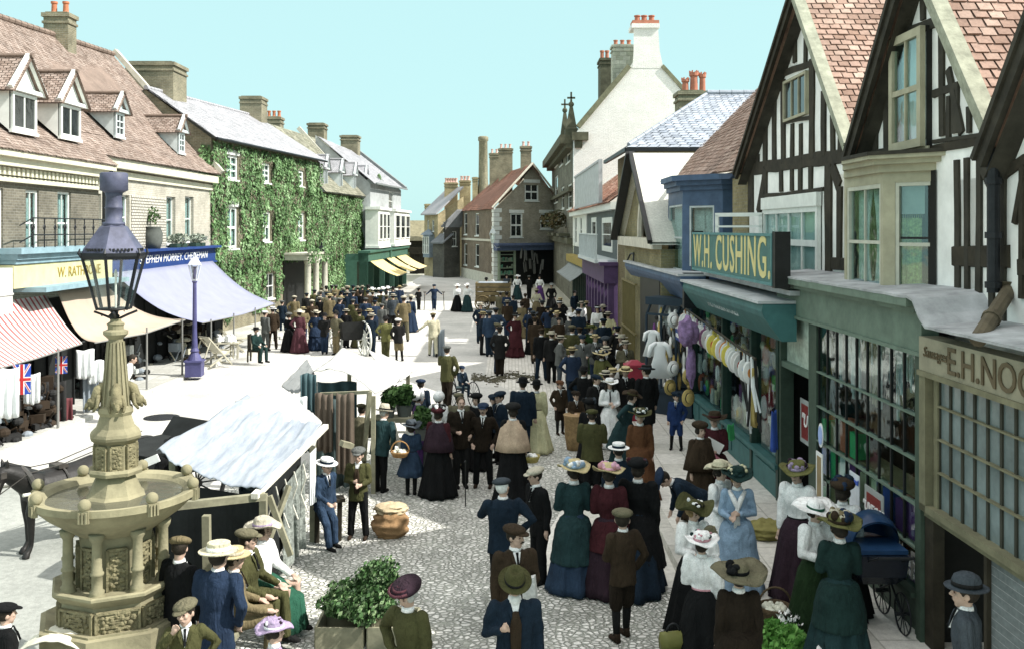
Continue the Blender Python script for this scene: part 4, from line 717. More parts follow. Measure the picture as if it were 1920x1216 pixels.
# oriel: front plane parallel to the wall, near cant facing down the street
xo = 4.42; fo = Fac((xo, xo*1800/293), (xo, xo*1800/320)); ya, yb2 = fo.a.y, fo.a.y - fo.L
cn = Fac((xo, yb2), (xo+.85, yb2-.85)); zb, zt = 3.75, 6.0
def boxbay(mb, fs, zb, zt, mi=0):
    for f in fs: mb.face([f.P(0, zb), f.P(f.L, zb), f.P(f.L, zt), f.P(0, zt)], mi)
mb = MB(); far = Fac((xo+1.4, ya+.9), (xo, ya)); side = Fac((xo+.85, yb2-.85), (xo+1.4, yb2-.85))
wf = [(.1, zb+.15, fo.L-.1, zt-.35)]; wc = [(.2, zb+.3, cn.L-.25, zt-.4)]
wall(mb, fo, 0, zb, fo.L, zt, wf, dep=.06); wall(mb, cn, 0, zb, cn.L, zt, wc, dep=.06); boxbay(mb, [far, side], zb, zt); ob = mb.build('oriel', bluep, bK)
bl = [M('pale_blue_sash', (.45, .5, .5), .6), glass, rooms, lace]
window(ob, fo, wf[0], bl, o=-.03, nx=1, ny=2, fw=.05, sill=False, curtain=.9); window(ob, cn, wc[0], bl, o=-.03, nx=1, ny=2, fw=.05, sill=False, curtain=.95)
def cornice(fs, z, prof, mat, parent, name='cornice'):
    """moulded cornice running round canted faces: prof = (z0,z1,out)"""
    pts = [f.a for f in fs] + [fs[-1].a + fs[-1].t*fs[-1].L]; m = MB(); c = sum((p for p in pts), V((0, 0)))/len(pts); 
    ns = [f.n for f in fs]; off = lambda o: [pts[0]+ns[0]*o] + [pts[i] + (ns[i-1]+ns[i])/(1+ns[i-1].dot(ns[i]))*o for i in range(1, len(fs))] + [pts[-1]+ns[-1]*o]
    for z0, z1, o in prof:
        P_ = off(o); inn = off(-.25)
        for i in range(len(P_)-1):
            a, b, c1, d1 = P_[i], P_[i+1], inn[i+1], inn[i]
            lo = [V((q.x, q.y, z+z0)) for q in (a, b, c1, d1)]; hi = [V((q.x, q.y, z+z1)) for q in (a, b, c1, d1)]
            m.add(lo+hi, [(0,1,2,3), (4,5,6,7), (0,1,5,4), (1,2,6,5), (2,3,7,6), (3,0,4,7)])
    return m.build(name, mat, parent)
m = MB(); m.face([(xo-.2, ya+.5, zt+.36), (xo-.2, yb2, zt+.36), (xo+.8, yb2-1.0, zt+.36), (xo+1.6, yb2-1.0, zt+.36), (xo+1.6, ya+1, zt+.36)]); m.build('lead_top', lead, ob)
cornice([far, fo, cn, side], zt, ((0, .12, .08), (.12, .24, .18), (.24, .38, .30)), bluep, ob); cornice([far, fo, cn, side], zb, ((-.12, 0, .06),), bluep, ob, 'sill')
# ---------------------------------------------------------------- timber framed gables
WX = 5.62
def tgable(name, label, d_l, d_r, zf, dpk, zpk, zbase, wx=WX):
    f = Fac((XR(d_l, wx), d_l), (XR(d_r, wx), d_r)); o = thing(name, label, 'building', (wx+2, (d_l+d_r)/2, 0)); up = (d_l - dpk)/(d_l-d_r)*f.L
    m = MB(); m.face([f.P(-1.2, zbase), f.P(f.L, zbase), f.P(f.L, zf-.25), f.P(-1.2, zf-.25)]); m.face([f.P(0, zf-.25), f.P(f.L, zf-.25), f.P(up, zpk)]); m.build('plaster_wall', plaster, o)
    return f, o, up
L1, bL1, up1 = tgable('timber_gable_house', 'timber framed gable house with white casement open above the draper', 21.6, 14.9, 6.3, 17.5, 9.2, 3.0)
L2, bL2, up2 = tgable('steep_timber_house', 'nearest complete timber gable with sash window above the cream bay', 14.66, 10.65, 6.15, 12.57, 8.6, 3.2)
L3, bL3, up3 = tgable('cropped_timber_house', 'timber gable cut off by the photo edge at far right', 10.6, 6.2, 5.85, 8.5, 8.5, 3.0)
def groof(o, f, zf, up, zpk, seed, oh=.22, bl=None, mats=None, ex=.1):
    """steep roof running back from a gable: tiled right slope, both bargeboards"""
    m = MB(); el, er, pk = f.P(-ex, zf, oh), f.P(f.L+ex, zf, oh), f.P(up, zpk+.15, oh); B_ = V((9, 0, 0))
    roof(m, er, er+B_, pk+B_, pk, .19, .145, .022, .009, seed=seed, wob=.06); 
    roof(m, el+B_, el, pk, pk+B_, .25, .2, .02, .008, seed=seed+1); ridge(m, pk+V((0,0,.06)), pk+B_+V((0,0,.06)), .12); m.build('roof', tileR, o)
    for (a, b, mm, nm) in ((el, pk, mats[0], 'bargeboard'), (pk, er, mats[1], 'bargeboard')):
        m = MB(); d = (b-a).normalized(); sd = f.N3(); dn = d.cross(sd); dn = dn if dn.z < 0 else -dn
        a2, b2 = a - d*.1, b + d*.02; m.obox(a2+dn*.0+sd*.06, b2-a2, dn*.14, sd*-.07); m.obox(a2-dn*.06+sd*.1, b2-a2, dn*.07, sd*-.2); m.build(nm, mm, o)
    m = MB(); m.face([el-V((0,0,.3)), pk-V((0,0,.4)), f.P(up, zpk-.25, 0), f.P(0, zf-.3, 0)]); m.face([er-V((0,0,.3)), pk-V((0,0,.4)), f.P(up, zpk-.25, 0), f.P(f.L, zf-.3, 0)]); m.build('soffit', timber, o)
palebd = M('greenish_lit_board', (.30, .31, .24), .9, .35, 5, .4);  # pale tone paints sunlight on the right bargeboards; also the greenish sill beam
groof(bL1, L1, 6.3, up1, 9.2, 70, mats=(timberB, palebd)); groof(bL2, L2, 6.15, up2, 8.6, 74, mats=(timber, palebd)); groof(bL3, L3, 5.85, up3, 8.5, 78, mats=(timber, timber))
def bars(o, f, ls, mat, name='timber_frame'):
    m = MB(); rr = random.Random(5)
    for i, l in enumerate(ls):
        x0, y0, x1, y1, wpx = l; a = f.hit((x0+x1)/2 - wpx/2, (y0+y1)/2)[0]; b = f.hit((x0+x1)/2 + wpx/2, (y0+y1)/2)[0]
        if abs(x1-x0) > abs(y1-y0): a = f.hit((x0+x1)/2, (y0+y1)/2 - wpx/2)[1]; b = f.hit((x0+x1)/2, (y0+y1)/2 + wpx/2)[1]
        p, q = f.hit(x0, y0), f.hit(x1, y1); A, Bq = f.P(*p), f.P(*q); w_ = abs(b-a); n3 = f.N3(); dd = Bq-A; N_ = max(1, int(dd.length/.5)); sd = dd.cross(n3).normalized(); prev = None; R_ = []
        for k in range(N_+1):
            c = A.lerp(Bq, k/N_) + sd*rr.uniform(-.012, .012); h = w_/2*rr.uniform(.9, 1.1); t = .028 + .0004*i + .015*abs(noise.noise(c*2)); R_.append([c-sd*h, c+sd*h, c+sd*h*.9+n3*t, c-sd*h*.9+n3*t])
        m.rings(R_)
    return m.build(name, mat, o)
# gable 1 studs (from pixel to pixel on its wall plane)
S1 = [(1436, 312, 1436, 240, 7), (1453, 310, 1453, 180, 7), (1470, 308, 1470, 150, 8), (1487, 300, 1487, 232, 6), (1503, 300, 1503, 232, 6), (1524, 298, 1524, 110, 9), (1546, 292, 1546, 170, 8), (1563, 290, 1563, 215, 8), (1422, 318, 1422, 290, 6), (1578, 285, 1578, 250, 8),
      (1492, 118, 1492, 60, 6), (1512, 122, 1512, 70, 6), (1470, 138, 1528, 118, 12), (1474, 230, 1520, 220, 7)]
bars(bL1, L1, S1, timberB); bars(bL1, L1, [(1405, 318, 1596, 290, 26)], timberB, 'tie_beam')
bars(bL1, L1, [(1436, 370, 1436, 320, 7), (1466, 360, 1466, 318, 6), (1486, 358, 1486, 316, 6), (1502, 357, 1502, 314, 7), (1522, 356, 1522, 312, 7), (1555, 548, 1555, 306, 13), (1409, 400, 1409, 325, 9), (1428, 368, 1545, 356, 7), (1424, 400, 1434, 340, 8), (1434, 340, 1437, 318, 8), (1562, 310, 1576, 350, 10), (1576, 350, 1575, 500, 9), (1562, 495, 1590, 497, 22)], timberB, 'lower_frame')
mb = MB(); a = L1.rect(1430, 528, 1592, 556); L1.box(mb, a[0]+.3, a[1], a[2], a[3], .0, .25); mb.build('sill_beam', palebd, bL1)
mb = MB(); a = L1.hit(1405, 400)[0]; L1.box(mb, -1.3, 3, a, 6.2, -.02, .04); mb.build('brick_return', Mbrick('dull_yellow_brick', (.20, .17, .09), (.26, .22, .12), (.22, .2, .14)), bL1)
r = L1.rect(1474, 143, 1517, 222); window(bL1, L1, r, [olivep, dpane], o=.05, nx=3, ny=1, fw=.05, bw=.03, sill=False)
r = L1.rect(1437, 368, 1543, 520); 
mb = MB(); L1.box(mb, r[0], r[3]-.22, r[2], r[3]+.02, .03, .12); mb.build('window_head', white, bL1)
wn = window(bL1, L1, (r[0]+.05, r[1], r[2]-.05, r[3]-.22), WM, o=.07, nx=4, ny=2, fw=.1, bw=.06, curtain=.55)
mb = MB(); us = r[0]+(r[2]-r[0])*.02; pv = L1.P(r[0]+.1, 0, .12); q = V((-.85, .62, 0)); 
for (z0, z1) in ((r[1]+.1, r[1]+.18), (r[3]-.36, r[3]-.28), (r[1]+.95, r[1]+.99)): mb.obox((pv.x, pv.y, z0), q, V((.03,.04,0)), (0, 0, z1-z0))
for t in (0, .93): mb.obox((pv.x+q.x*t, pv.y+q.y*t, r[1]+.1), q*.07, V((.03,.04,0)), (0, 0, r[3]-r[1]-.42))
cs = mb.build('open_casement', white, wn); 
# gable 2
S2 = [(1643, 282, 1643, 206, 8), (1664, 278, 1664, 90, 9), (1768, 256, 1768, 52, 10), (1794, 250, 1794, 165, 13), (1707, 46, 1707, -40, 9), (1733, 38, 1733, -40, 9), (1682, 66, 1772, 36, 19), (1636, 204, 1684, 190, 13), (1752, 176, 1800, 158, 15), (1626, 290, 1685, 280, 12), (1752, 268, 1842, 252, 8), (1806, 250, 1780, 130, 10), (1819, 250, 1819, 200, 8), (1782, 262, 1782, 180, 7)]
bars(bL2, L2, S2, timber); bars(bL2, L2, [(1600, 306, 1850, 262, 16)], timberB, 'tie_beam')
r = L2.rect(1687, 62, 1748, 280); window(bL2, L2, (r[0], r[1], r[2], r[3]), [olivep, glass, rooms, lace], o=.14, nx=2, ny=2, fw=.11, bw=.04, curtain=.35)
bars(bL2, L2, [(1797, 596, 1797, 300, 9), (1815, 598, 1815, 296, 9), (1838, 602, 1838, 292, 10), (1862, 604, 1862, 288, 10), (1884, 604, 1884, 290, 8), (1840, 300, 1878, 385, 14)], timber, 'stud_wall'); bars(bL2, L2, [(1788, 480, 1895, 480, 38)], timberB, 'rail')
bars(bL3, L3, [(1918, 560, 1918, 300, 8), (1935, 560, 1935, 280, 10), (1880, 330, 1925, 300, 22), (1905, 420, 1920, 330, 8), (1912, 500, 1960, 500, 36)], timberB)
mb = MB(); p0 = L2.P(L2.hit(1886, 400)[0], 0, .14); mb.tube([(p0.x, p0.y, 5.9), (p0.x, p0.y, 4.3)], .068, 12)
for z in (5.5, 4.9, 4.35): mb.tube([(p0.x, p0.y, z), (p0.x, p0.y, z+.07)], .09, 12)
mb.build('drainpipe', iron, bL2); a = W(1892, 545, p0.y-.05); b = W(1833, 637, 9.9); mb = MB(); mb.tube([a+V((0,0,.1)), a, b], [.075, .08, .085], 10); mb.tube([a.lerp(b, .55), a.lerp(b, .6)], .1, 10); mb.build('waste_pipe', M('rusty_pipe', (.11, .09, .06), .8, .4), bL2)
# cream bay: front face towards the street, near cant towards us
xb = 4.98; fb = Fac((xb, xb*1800/(1583-CX)), (xb, xb*1800/(1656-CX))); y1 = fb.a.y - fb.L; s_ = .586; cb = Fac((xb, y1), (xb+s_, y1-s_)); farb = Fac((xb+s_, fb.a.y+s_), (xb, fb.a.y)); sb_ = Fac((xb+s_, y1-s_), (XR(11, WX), y1-s_-.02))
zb, zt = cb.hit(1700, 592)[1], cb.hit(1700, 322)[1]; bay = MB(); wf = [(.1, zb+.16, fb.L-.1, zt-.14)]; wc = [(.16, zb+.12, cb.L-.16, zt-.14)]
wall(bay, fb, 0, zb, fb.L, zt, wf, dep=.08); wall(bay, cb, 0, zb, cb.L, zt, wc, dep=.08); boxbay(bay, [farb, sb_], zb, zt); bay.face([(xb, fb.a.y, zt), (xb, y1, zt), (xb+s_, y1-s_, zt), (XR(11, WX), y1-s_, zt), (XR(14, WX), fb.a.y+s_, zt), (xb+s_, fb.a.y+s_, zt)]); bo = bay.build('bay_window', olivep, bL2)
rb = rooms; wmat = [M('pale_sash', (.48, .48, .40), .6), glass]
window(bo, fb, wf[0], wmat+[rooms, lace], o=-.03, nx=2, ny=2, fw=.06, sill=False, curtain=.5); wo = window(bo, cb, wc[0], wmat, o=-.03, nx=1, ny=2, fw=.05, sill=False)
lm = M('yellow_green_lace', (.52, .56, .22), .95, .5, 22, .3, 50); c = MB(); c.sheet(lambda a, b: cb.P(wc[0][0]+(wc[0][2]-wc[0][0])*a, wc[0][1]+(wc[0][3]-wc[0][1]-.22)*b, -.17+.02*math.sin(a*40)), 24, 6, .004); c.build('lace_curtain', lm, wo)
c = MB(); cb.box(c, wc[0][0], wc[0][3]-.42, wc[0][2], wc[0][3], -.13, -.12); c.build('blind', M('holland_blind', (.5, .5, .46), .9), wo); c = MB(); cb.box(c, wc[0][0], wc[0][3]-.75, wc[0][2], wc[0][3]-.72, -.09, -.05)
for k in range(22): u = wc[0][0] + (wc[0][2]-wc[0][0])*k/21; cb.box(c, u, wc[0][3]-.47, u+.008, wc[0][3]-.42, -.13, -.115)
c.build('cross_bar', black, wo)
bk = MB(); D_ = .8; bk.face([(xb+.4, fb.a.y, zb), (XR(12, WX), fb.a.y, zb), (XR(12, WX), fb.a.y, zt), (xb+.4, fb.a.y, zt)]); bk.face([(XR(14, WX)-.04, fb.a.y+.5, zb), (XR(11, WX)-.04, y1-s_, zb), (XR(11, WX)-.04, y1-s_, zt), (XR(14, WX)-.04, fb.a.y+.5, zt)]); bk.build('bay_room', rooms, bo)
cornice([farb, fb, cb, sb_], zt, ((0, .1, .06), (.1, .17, .16), (.17, .22, .24)), olivep, bo); cornice([farb, fb, cb, sb_], zt+.22, ((0, .05, .26),), timber, bo, 'lead_edge'); cornice([farb, fb, cb, sb_], zb, ((-.1, .0, .05),), olivep, bo, 'sill')
# ---------------------------------------------------------------- shopfronts under the gables (plane x0 5.05)
SP = lambda a, b, x0=5.05: Fac((XR(a, x0), a), (XR(b, x0), b))
# green stationer shop with many small panes
dpx = lambda px, x0=5.05: x0*1800/(px-935)
S = SP(dpx(1463), dpx(1737)); bS = thing('green_shopfront', 'sage green shopfront with a wall of small window panes', 'shopfront', (5, 14, 0)); zf0, zf1 = 3.55, 4.02
mb = MB(); S.box(mb, 0, zf0, S.L, zf1, -.15, .06); mb.build('fascia', sage, bS); mb = MB(); S.box(mb, -.05, zf1, S.L+.02, zf1+.07, -.15, .16); S.box(mb, -.08, zf1+.07, S.L+.04, zf1+.17, -.15, .26); S.box(mb, 0, zf0-.05, S.L, zf0, -.15, .09); mb.build('fascia_cornice', sage, bS)
ud, uw0, uw1 = S.hit(1524, 800)[0], S.hit(1534, 800)[0], S.hit(1720, 900)[0]
mb = MB()
for (a, b) in ((0, .14), (ud-.12, uw0), (uw1, S.L-.02)): S.box(mb, a, .13, b, zf0, -.2, .03); mb.build('pilaster', M('dark_sage_paint', (.05, .075, .055), .6, .3), bS); mb = MB()
S.box(mb, S.L-.12, .13, S.L, zf0, -.1, .07); mb.build('end_pilaster', M('dark_sage_paint', (0,)*3), bS)
mb = MB(); S.box(mb, .14, 2.58, ud-.12, 2.68, -.2, .02); mb.build('transom_bar', sage, bS)
mb = MB(); S.box(mb, .14, 2.68, ud-.12, zf0-.05, -.1, -.08); mb.build('etched_pane', M('etched_glass', (.45, .52, .44), .4, .35, 7, .3, 30), bS)
nx_, rows = 9, [1.12, 1.66, 2.18, 2.72, 3.25]; zs_ = [.62, 1.15, 1.68, 2.22, 2.76, zf0-.05]
mb = MB()
for i in range(nx_+1): u = uw0+(uw1-uw0)*i/nx_; S.box(mb, u-.016, zs_[0], u+.016, zs_[-1], -.03, .0)
mb.build('muntin', black, bS); mb = MB()
for z in zs_: S.box(mb, uw0, z-.011, uw1, z+.011, -.03, .03)
mb.build('glazing_bars', sage, bS); mb = MB(); S.box(mb, uw0, zs_[0], uw1, zs_[-1], -.02, -.016); mb.build('pane', glass, bS)
mb = MB(); S.box(mb, uw0, .13, uw1, .58, -.15, -.02); S.box(mb, uw0-.05, .58, uw1+.05, .64, -.1, .1); mb.build('stall_riser', M('dark_sage_paint', (0,0,0)), bS)
mb = MB(); P = S.P
mb.face([P(0, .13, -1.6), P(S.L, .13, -1.6), P(S.L, zf0, -1.6), P(0, zf0, -1.6)]); mb.face([P(uw0-.1, .13, -.1), P(uw0-.1, .13, -1.6), P(uw0-.1, zf0, -1.6), P(uw0-.1, zf0, -.1)]); mb.face([P(0, .13, -.1), P(0, .13, -1.6), P(0, zf0, -1.6), P(0, zf0, -.1)]); mb.face([P(0, zf0, 0), P(S.L, zf0, 0), P(S.L, zf0, -1.6), P(0, zf0, -1.6)]); mb.face([P(S.L, .13, -.1), P(S.L, .13, -1.6), P(S.L, zf0, -1.6), P(S.L, zf0, -.1)]); mb.build('shop_interior', rooms, bS)
# goods on the shelves behind the panes
gcol = [M('goods_red', (.55, .14, .07), .6), M('goods_green', (.07, .42, .15), .6), M('goods_cream', (.7, .64, .42), .6), M('goods_purple', (.16, .05, .20), .6), M('goods_white', (.65, .66, .62), .6), M('goods_blue', (.06, .13, .5), .6), M('goods_brown', (.30, .22, .12), .6)]
mb = MB()
for row, zz in enumerate((.68, 1.19, 1.72)):
    for i in range(nx_):
        ua = uw0+(uw1-uw0)*(i+.15)/nx_; wv = (uw1-uw0)/nx_*R.uniform(.45, .7); hv = R.uniform(.28, .46)*(1 if row else .9)
        if row == 2 and i not in (0, 1, 2, 3): continue
        mi = R.choice((0, 1, 2, 4, 4, 5, 2, 1, 6, 3)); S.box(mb, ua, zz, ua+wv, zz+hv, -.24, -.04, mi); S.box(mb, ua+wv*.2, zz+hv, ua+wv*.8, zz+hv+.05, -.2, -.09, R.choice((0, 2, 6)))
    S.box(mb, uw0, zz-.05, uw1, zz-.02, -.5, -.12, 6)
mb.build('window_goods', gcol, bS); mb = MB()
for i in range(40):
    u = R.uniform(uw0+.1, uw1-.1); z = 3.4; h = R.uniform(.3, 1.0); mb.beam(S.P(u, z, -.3), S.P(u+R.uniform(-.04, .04), z-h, -.3), R.uniform(.02, .09), .02, S.N3(), R.choice((0, 0, 1)))
mb.build('hanging_goods', [M('tinware', (.5, .53, .52), .3, .3, 9), gcol[6]], bS)
def poster(fac, u, z, w_, h, o, label, cols, lines=(), name='poster', cat='poster', tilt=0, frame=None):
    t = thing(name, label, cat, fac.P(u, z-h/2, o)); m = MB(); fac.box(m, u-w_/2, z-h/2, u+w_/2, z+h/2, o-.012, o); m.build('sheet', cols[0], t)
    if frame: m = MB(); fac.box(m, u-w_/2+frame, z-h/2+frame, u+w_/2-frame, z+h/2-frame, o, o+.006); m.build('panel', cols[1], t)
    for s, du, dz, sz, mm in lines: text(s, fac.P(u+du, z+dz, o+.012), sz, mm, t, frot(fac), shear=.2, off=.004)
    return t
red = M('enamel_red', (.20, .022, .02), .4, .2, 4); wl = M('white_lettering', (.8, .8, .78), .6, .05); bl_ = M('blue_ink', (.06, .12, .5), .6); grey = M('grey_frame', (.35, .37, .36), .6)
poster(S, S.hit(1661, 962)[0], S.hit(1661, 962)[1], .62, .62, .16, 'red poster in a pale frame propped on the green shopfront', (grey, red), (('"UVECO"', .0, .04, .17, wl), ('____', .02, -.05, .15, wl)), 'framed_poster', frame=.08)
Sd = Fac((S.P(ud-.15, 0, -.02).x+.55, S.P(ud-.15, 0, 0).y+.12), (S.P(ud-.15, 0, -.02).x+.02, S.P(ud-.15, 0, 0).y+.02))
u_, z_ = S.hit(1509, 790, -.12); poster(S, u_, z_, .5, .74, -.12, 'red poster hung in the shadowy doorway of the green shopfront', (grey, red), (('"U', .02, .02, .3, wl),), 'doorway_poster', frame=.08)
poster(S, S.hit(1615, 940)[0], S.hit(1615, 940)[1], .36, .8, .10, 'tall pale poster with a blue heading left of the framed red poster', (M('poster_paper', (.62, .64, .68)), M('poster_paper', (0,0,0))), (('National', 0, .3, .1, bl_),), 'paper_poster')
poster(S, S.hit(1548, 905)[0], S.hit(1548, 905)[1], .3, .95, .10, 'white show card with a brown figure in the first row of panes', (wl, gcol[6]), (), 'show_card', frame=.06)
t = thing('oval_sign', 'small oval blue and white sign at the left end of the panes', 'sign', S.P(uw0+.12, 2.1, .06)); m = MB(); u_, z_ = S.hit(1547, 815); m.lathe([(.0001, 0), (.11, 0), (.11, .012), (.0001, .012)], 24, S.P(u_, z_, .06), 0, 1, 1.7, m=frot(S)); m.build('plate', wl, t); m = MB(); m.lathe([(.0001, 0), (.085, 0), (.085, .01), (.0001, .01)], 24, S.P(u_, z_, .072), 0, 1, 1.7, m=frot(S)); m.build('plate_face', M('pale_blue_enamel', (.35, .45, .75)), t)
# small white bills stuck along the bottom row of panes
text('F  F', S.P(S.hit(1700, 1060)[0], .9, .02), .5, dusk, bS, frot(S))
# E.H. shop, nearest on the right
N = SP(dpx(1739), dpx(2150)); bN = thing('grocer_shopfront', 'nearest shopfront with cream sign board and a screen of tall dusty panes', 'shopfront', (5, 9, 0)); bd = M('buff_board', (.27, .25, .18), .7, .25, 2.5, .3); zN0, zN1 = 3.36, 3.75
mb = MB(); N.box(mb, .0, zN0, N.L, zN1, -.15, .1); mb.build('sign_board', bd, bN); dk = M('brown_lettering', (.11, .085, .05)); text('E.H.NOCK', N.P(N.hit(1793, 700)[0], (zN0+zN1)/2-.01, .11), .42, dk, bN, frot(N), align='LEFT', off=.003, xs=1.05); text('Sausages,', N.P(N.hit(1748, 680)[0], (zN0+zN1)/2+.03, .11), .17, dk, bN, frot(N), align='LEFT', shear=.3)
oc = M('ochre_frame', (.17, .16, .10), .7, .3); mb = MB(); N.box(mb, .0, 1.72, .16, zN0, -.1, .1); N.box(mb, .2, 1.72, .3, zN0, -.1, .02); N.box(mb, 0, zN0-.06, N.L, zN0, -.1, .13); mb.build('post', oc, bN)
w0, w1 = N.hit(1762, 800)[0], N.L; sp_ = N.hit(1803, 900)[0]-N.hit(1781, 900)[0]; mb = MB(); zr = [1.85, 2.22, 2.6, 2.98, zN0-.06]
k = 0; u = N.hit(1781, 900)[0]-sp_
while u < w1: N.box(mb, u-.022, 1.8, u+.022, zN0-.06, -.03, .0); u += sp_
mb.build('muntin', M('dark_frame', (.04, .04, .03)), bN); mb = MB()
for z in zr[1:-1]: N.box(mb, w0, z-.010, w1, z+.010, -.03, .03)
N.box(mb, 0, 1.72, w1, 1.8, -.1, .1); N.box(mb, 0, 1.64, w1, 1.70, -.1, .04); mb.build('glazing_bars', oc, bN)
mb = MB(); N.box(mb, w0, 1.8, w1, zN0-.05, -.028, -.02); mb.build('pane', M('dusty_pane', (.16, .20, .20), .22, .35, 1.6, .2, 6, spec=.6), bN)
mb = MB(); q = N.hit(1850, 1100)[0]; N.box(mb, q, .13, w1, 1.64, -.1, -.05); mb.build('stall_riser', Mbrick('grey_boards', (.13, .15, .15), (.16, .18, .18), (.3, .3, .3), 2.0, .09, .004), bN)
mb = MB(); N.box(mb, .18, .13, q, 1.64, -.9, -.8); N.box(mb, .0, .13, .22, 1.64, -.1, .03, 1); N.box(mb, q-.06, .13, q, 1.64, -.8, .0, 1); mb.build('recess', [rooms, timberB], bN)
# lead roof over the shopfronts
LR = thing('shop_canopy', 'pale weathered lead roof covering both near shopfronts', 'roof', (5.3, 13, 4.1)); mb = MB()
def lr(u, v):
    d = dpx(1460) + (7.5-dpx(1460))*u; x = XR(d, 4.78) + (XR(d, 6.0)-XR(d, 4.78))*v; zz = 4.22 if u < .63 else 4.22-.3*min(1, (u-.63)/.03); return (x, d, zz + .10*v + .012*noise.noise(V((x*3, d*3, 0))))
mb.sheet(lr, 60, 6, .03); mb.build('lead', M('dusty_lead', (.36, .37, .38), .85, .4, 2.2, .5, 7), LR)
mb = MB()
for (px, py, l) in ((1560, 578, 1.0), (1545, 583, 1.4), (1590, 592, .8), (1625, 601, .8), (1670, 606, 1.6), (1770, 634, 1.8), (1700, 622, .7)): p = W(px, py, 5.2*1800/(px-960)); mb.box((p.x, p.y, p.z+.02), (.12, l*.7, .05), -.3)
mb.build('loose_slates', M('dark_slate', (.06, .065, .07)), LR)
# timber-brown dark fascia between sign and green shop
# draper's shop: teal and blue fascias, plate glass windows
T = SP(dpx(1197), dpx(1463)); T = SP(dpx(1215), dpx(1463)); bT = thing('draper_shopfront', 'dark green draper shopfront with plate glass windows hung with goods', 'shopfront', (4.8, 19, 0))
fb1 = SP(dpx(1192, 4.72), dpx(1304, 4.72), 4.72); fb2 = SP(dpx(1306, 4.75), dpx(1466, 4.75), 4.75)
def slope_fascia(f, z0, z1, out, mat, name, par, lip=.12):
    m = MB(); A = [(f.P(u, z0, -.25), f.P(u, z0, 0), f.P(u, z1-.1, out), f.P(u, z1, out+.04), f.P(u, z1+lip, out+.02), f.P(u, z1+lip, -.25)) for u in (0, f.L)]; m.rings([list(A[0]), list(A[1])]); return m.build(name, mat, par)
slope_fascia(fb1, 3.22, 3.75, .34, bluep, 'blue_fascia', bT); slope_fascia(fb2, 3.12, 3.62, .3, teal, 'teal_fascia', bT)
mb = MB(); fb1.box(mb, -.1, 3.87, fb1.L, 3.93, -.5, .42); fb2.box(mb, 0, 3.75, fb2.L, 3.80, -.5, .4); mb.build('fascia_lead', lead, bT)
for k in (0, 1): m = MB(); f = (fb1, fb2)[k]; m.tube([f.P(0, 3.9, .3), f.P(.1, 4.15, .2), f.P(.9, 4.2, .2), f.P(1.6, 3.98, .3)], .03, 6) if k == 0 else f.box(m, -.2, 3.1, 0, 3.95, -.3, .3); m.build('bracket', iron, bT)
x3 = frot(fb2) @ Matrix.Rotation(math.radians(28), 3, 'X'); text('THE MODERN STORES', fb2.P(fb2.L*.5, 3.42, .22), .27, M('silver_lettering', (.45, .5, .5)), bT, x3)
mb = MB()
for px in (1300, 1358, 1412, 1462): u = T.hit(px, 800)[0]; T.box(mb, u-.09, .13, u+.05, 3.3, -.15, .05); mb.build('pilaster', dgreen, bT); mb = MB()
T.box(mb, 0, 3.0, T.L, 3.3, -.15, .0); mb.build('window_head', dgreen, bT)
mb = MB(); u = T.hit(1290, 800)[0]; T.box(mb, u, .13, T.L, .7, -.1, .02); T.box(mb, u, .7, T.L, .78, -.1, .1); 
n_ = 5
for k in range(n_): a = u + (T.L-u)*(k+.08)/n_; b = u+(T.L-u)*(k+.92)/n_; T.box(mb, a, .25, b, .6, .02, .04)
mb.build('stall_riser', teal, bT); mb = MB(); T.box(mb, u, .78, T.L-.15, 3.0, -.06, -.05); T.box(mb, 0, .78, u-.05, 3.0, -.5, -.49); mb.build('plate_glass', Mglass('plate_glass', (.85, .92, .92), .30), bT)
mb = MB(); P = T.P; mb.face([P(0, .13, -1.5), P(T.L, .13, -1.5), P(T.L, 3.2, -1.5), P(0, 3.2, -1.5)]); mb.face([P(0, 3.1, 0), P(T.L, 3.1, 0), P(T.L, 3.1, -1.5), P(0, 3.1, -1.5)]); mb.face([P(T.L, .13, -.1), P(T.L, .13, -1.5), P(T.L, 3.2, -1.5), P(T.L, 3.2, -.1)]); T.box(mb, 0, .13, u-.2, .78, -1.5, -.5); mb.build('shop_interior', rooms, bT)
# window dressing
mb = MB(); rr = random.Random(21)
for i in range(300):
    uu = rr.uniform(.2, T.L-.3); z = rr.choice((.85, .85, 1.3, 1.8, 2.3, 2.7)) + rr.uniform(-.1, .1); wv, hv = rr.uniform(.1, .4), rr.uniform(.12, .5); o = rr.uniform(-.45, -.1); mi = rr.choice((0, 0, 0, 1, 2, 3, 4, 5, 6, 7, 8, 8, 9))
    if rr.random() < .5: T.box(mb, uu, z, uu+wv, z+hv, o-.05, o, mi)
    else: p = T.P(uu, z, o); mb.ell((p.x, p.y, p.z+hv/2), (.06, wv/2, hv/2), 8, 5, mi=mi)
mb.build('window_goods', [M('white_linen', (.75, .76, .74), .9)] + gcol + [M('black_cloth', (.02, .02, .02)), M('straw_goods', (.5, .38, .14))], bT)
# arched glazing of the corner window
mb = MB()
for px in (1222, 1246, 1268, 1290): uu = T.hit(px, 700)[0]; mb.tube([T.P(uu, .7, -.02), T.P(uu, 2.75, -.02), T.P(uu+.3, 3.0, -.02)], .035, 6)
T.box(mb, 0, .65, u, .75, -.5, .04); T.box(mb, 0, .13, u, .65, -.45, 0); T.box(mb, 0, 2.72, u, 2.78, -.05, 0); mb.build('corner_frame', M('navy_black_frame', (.02, .035, .05)), bT)
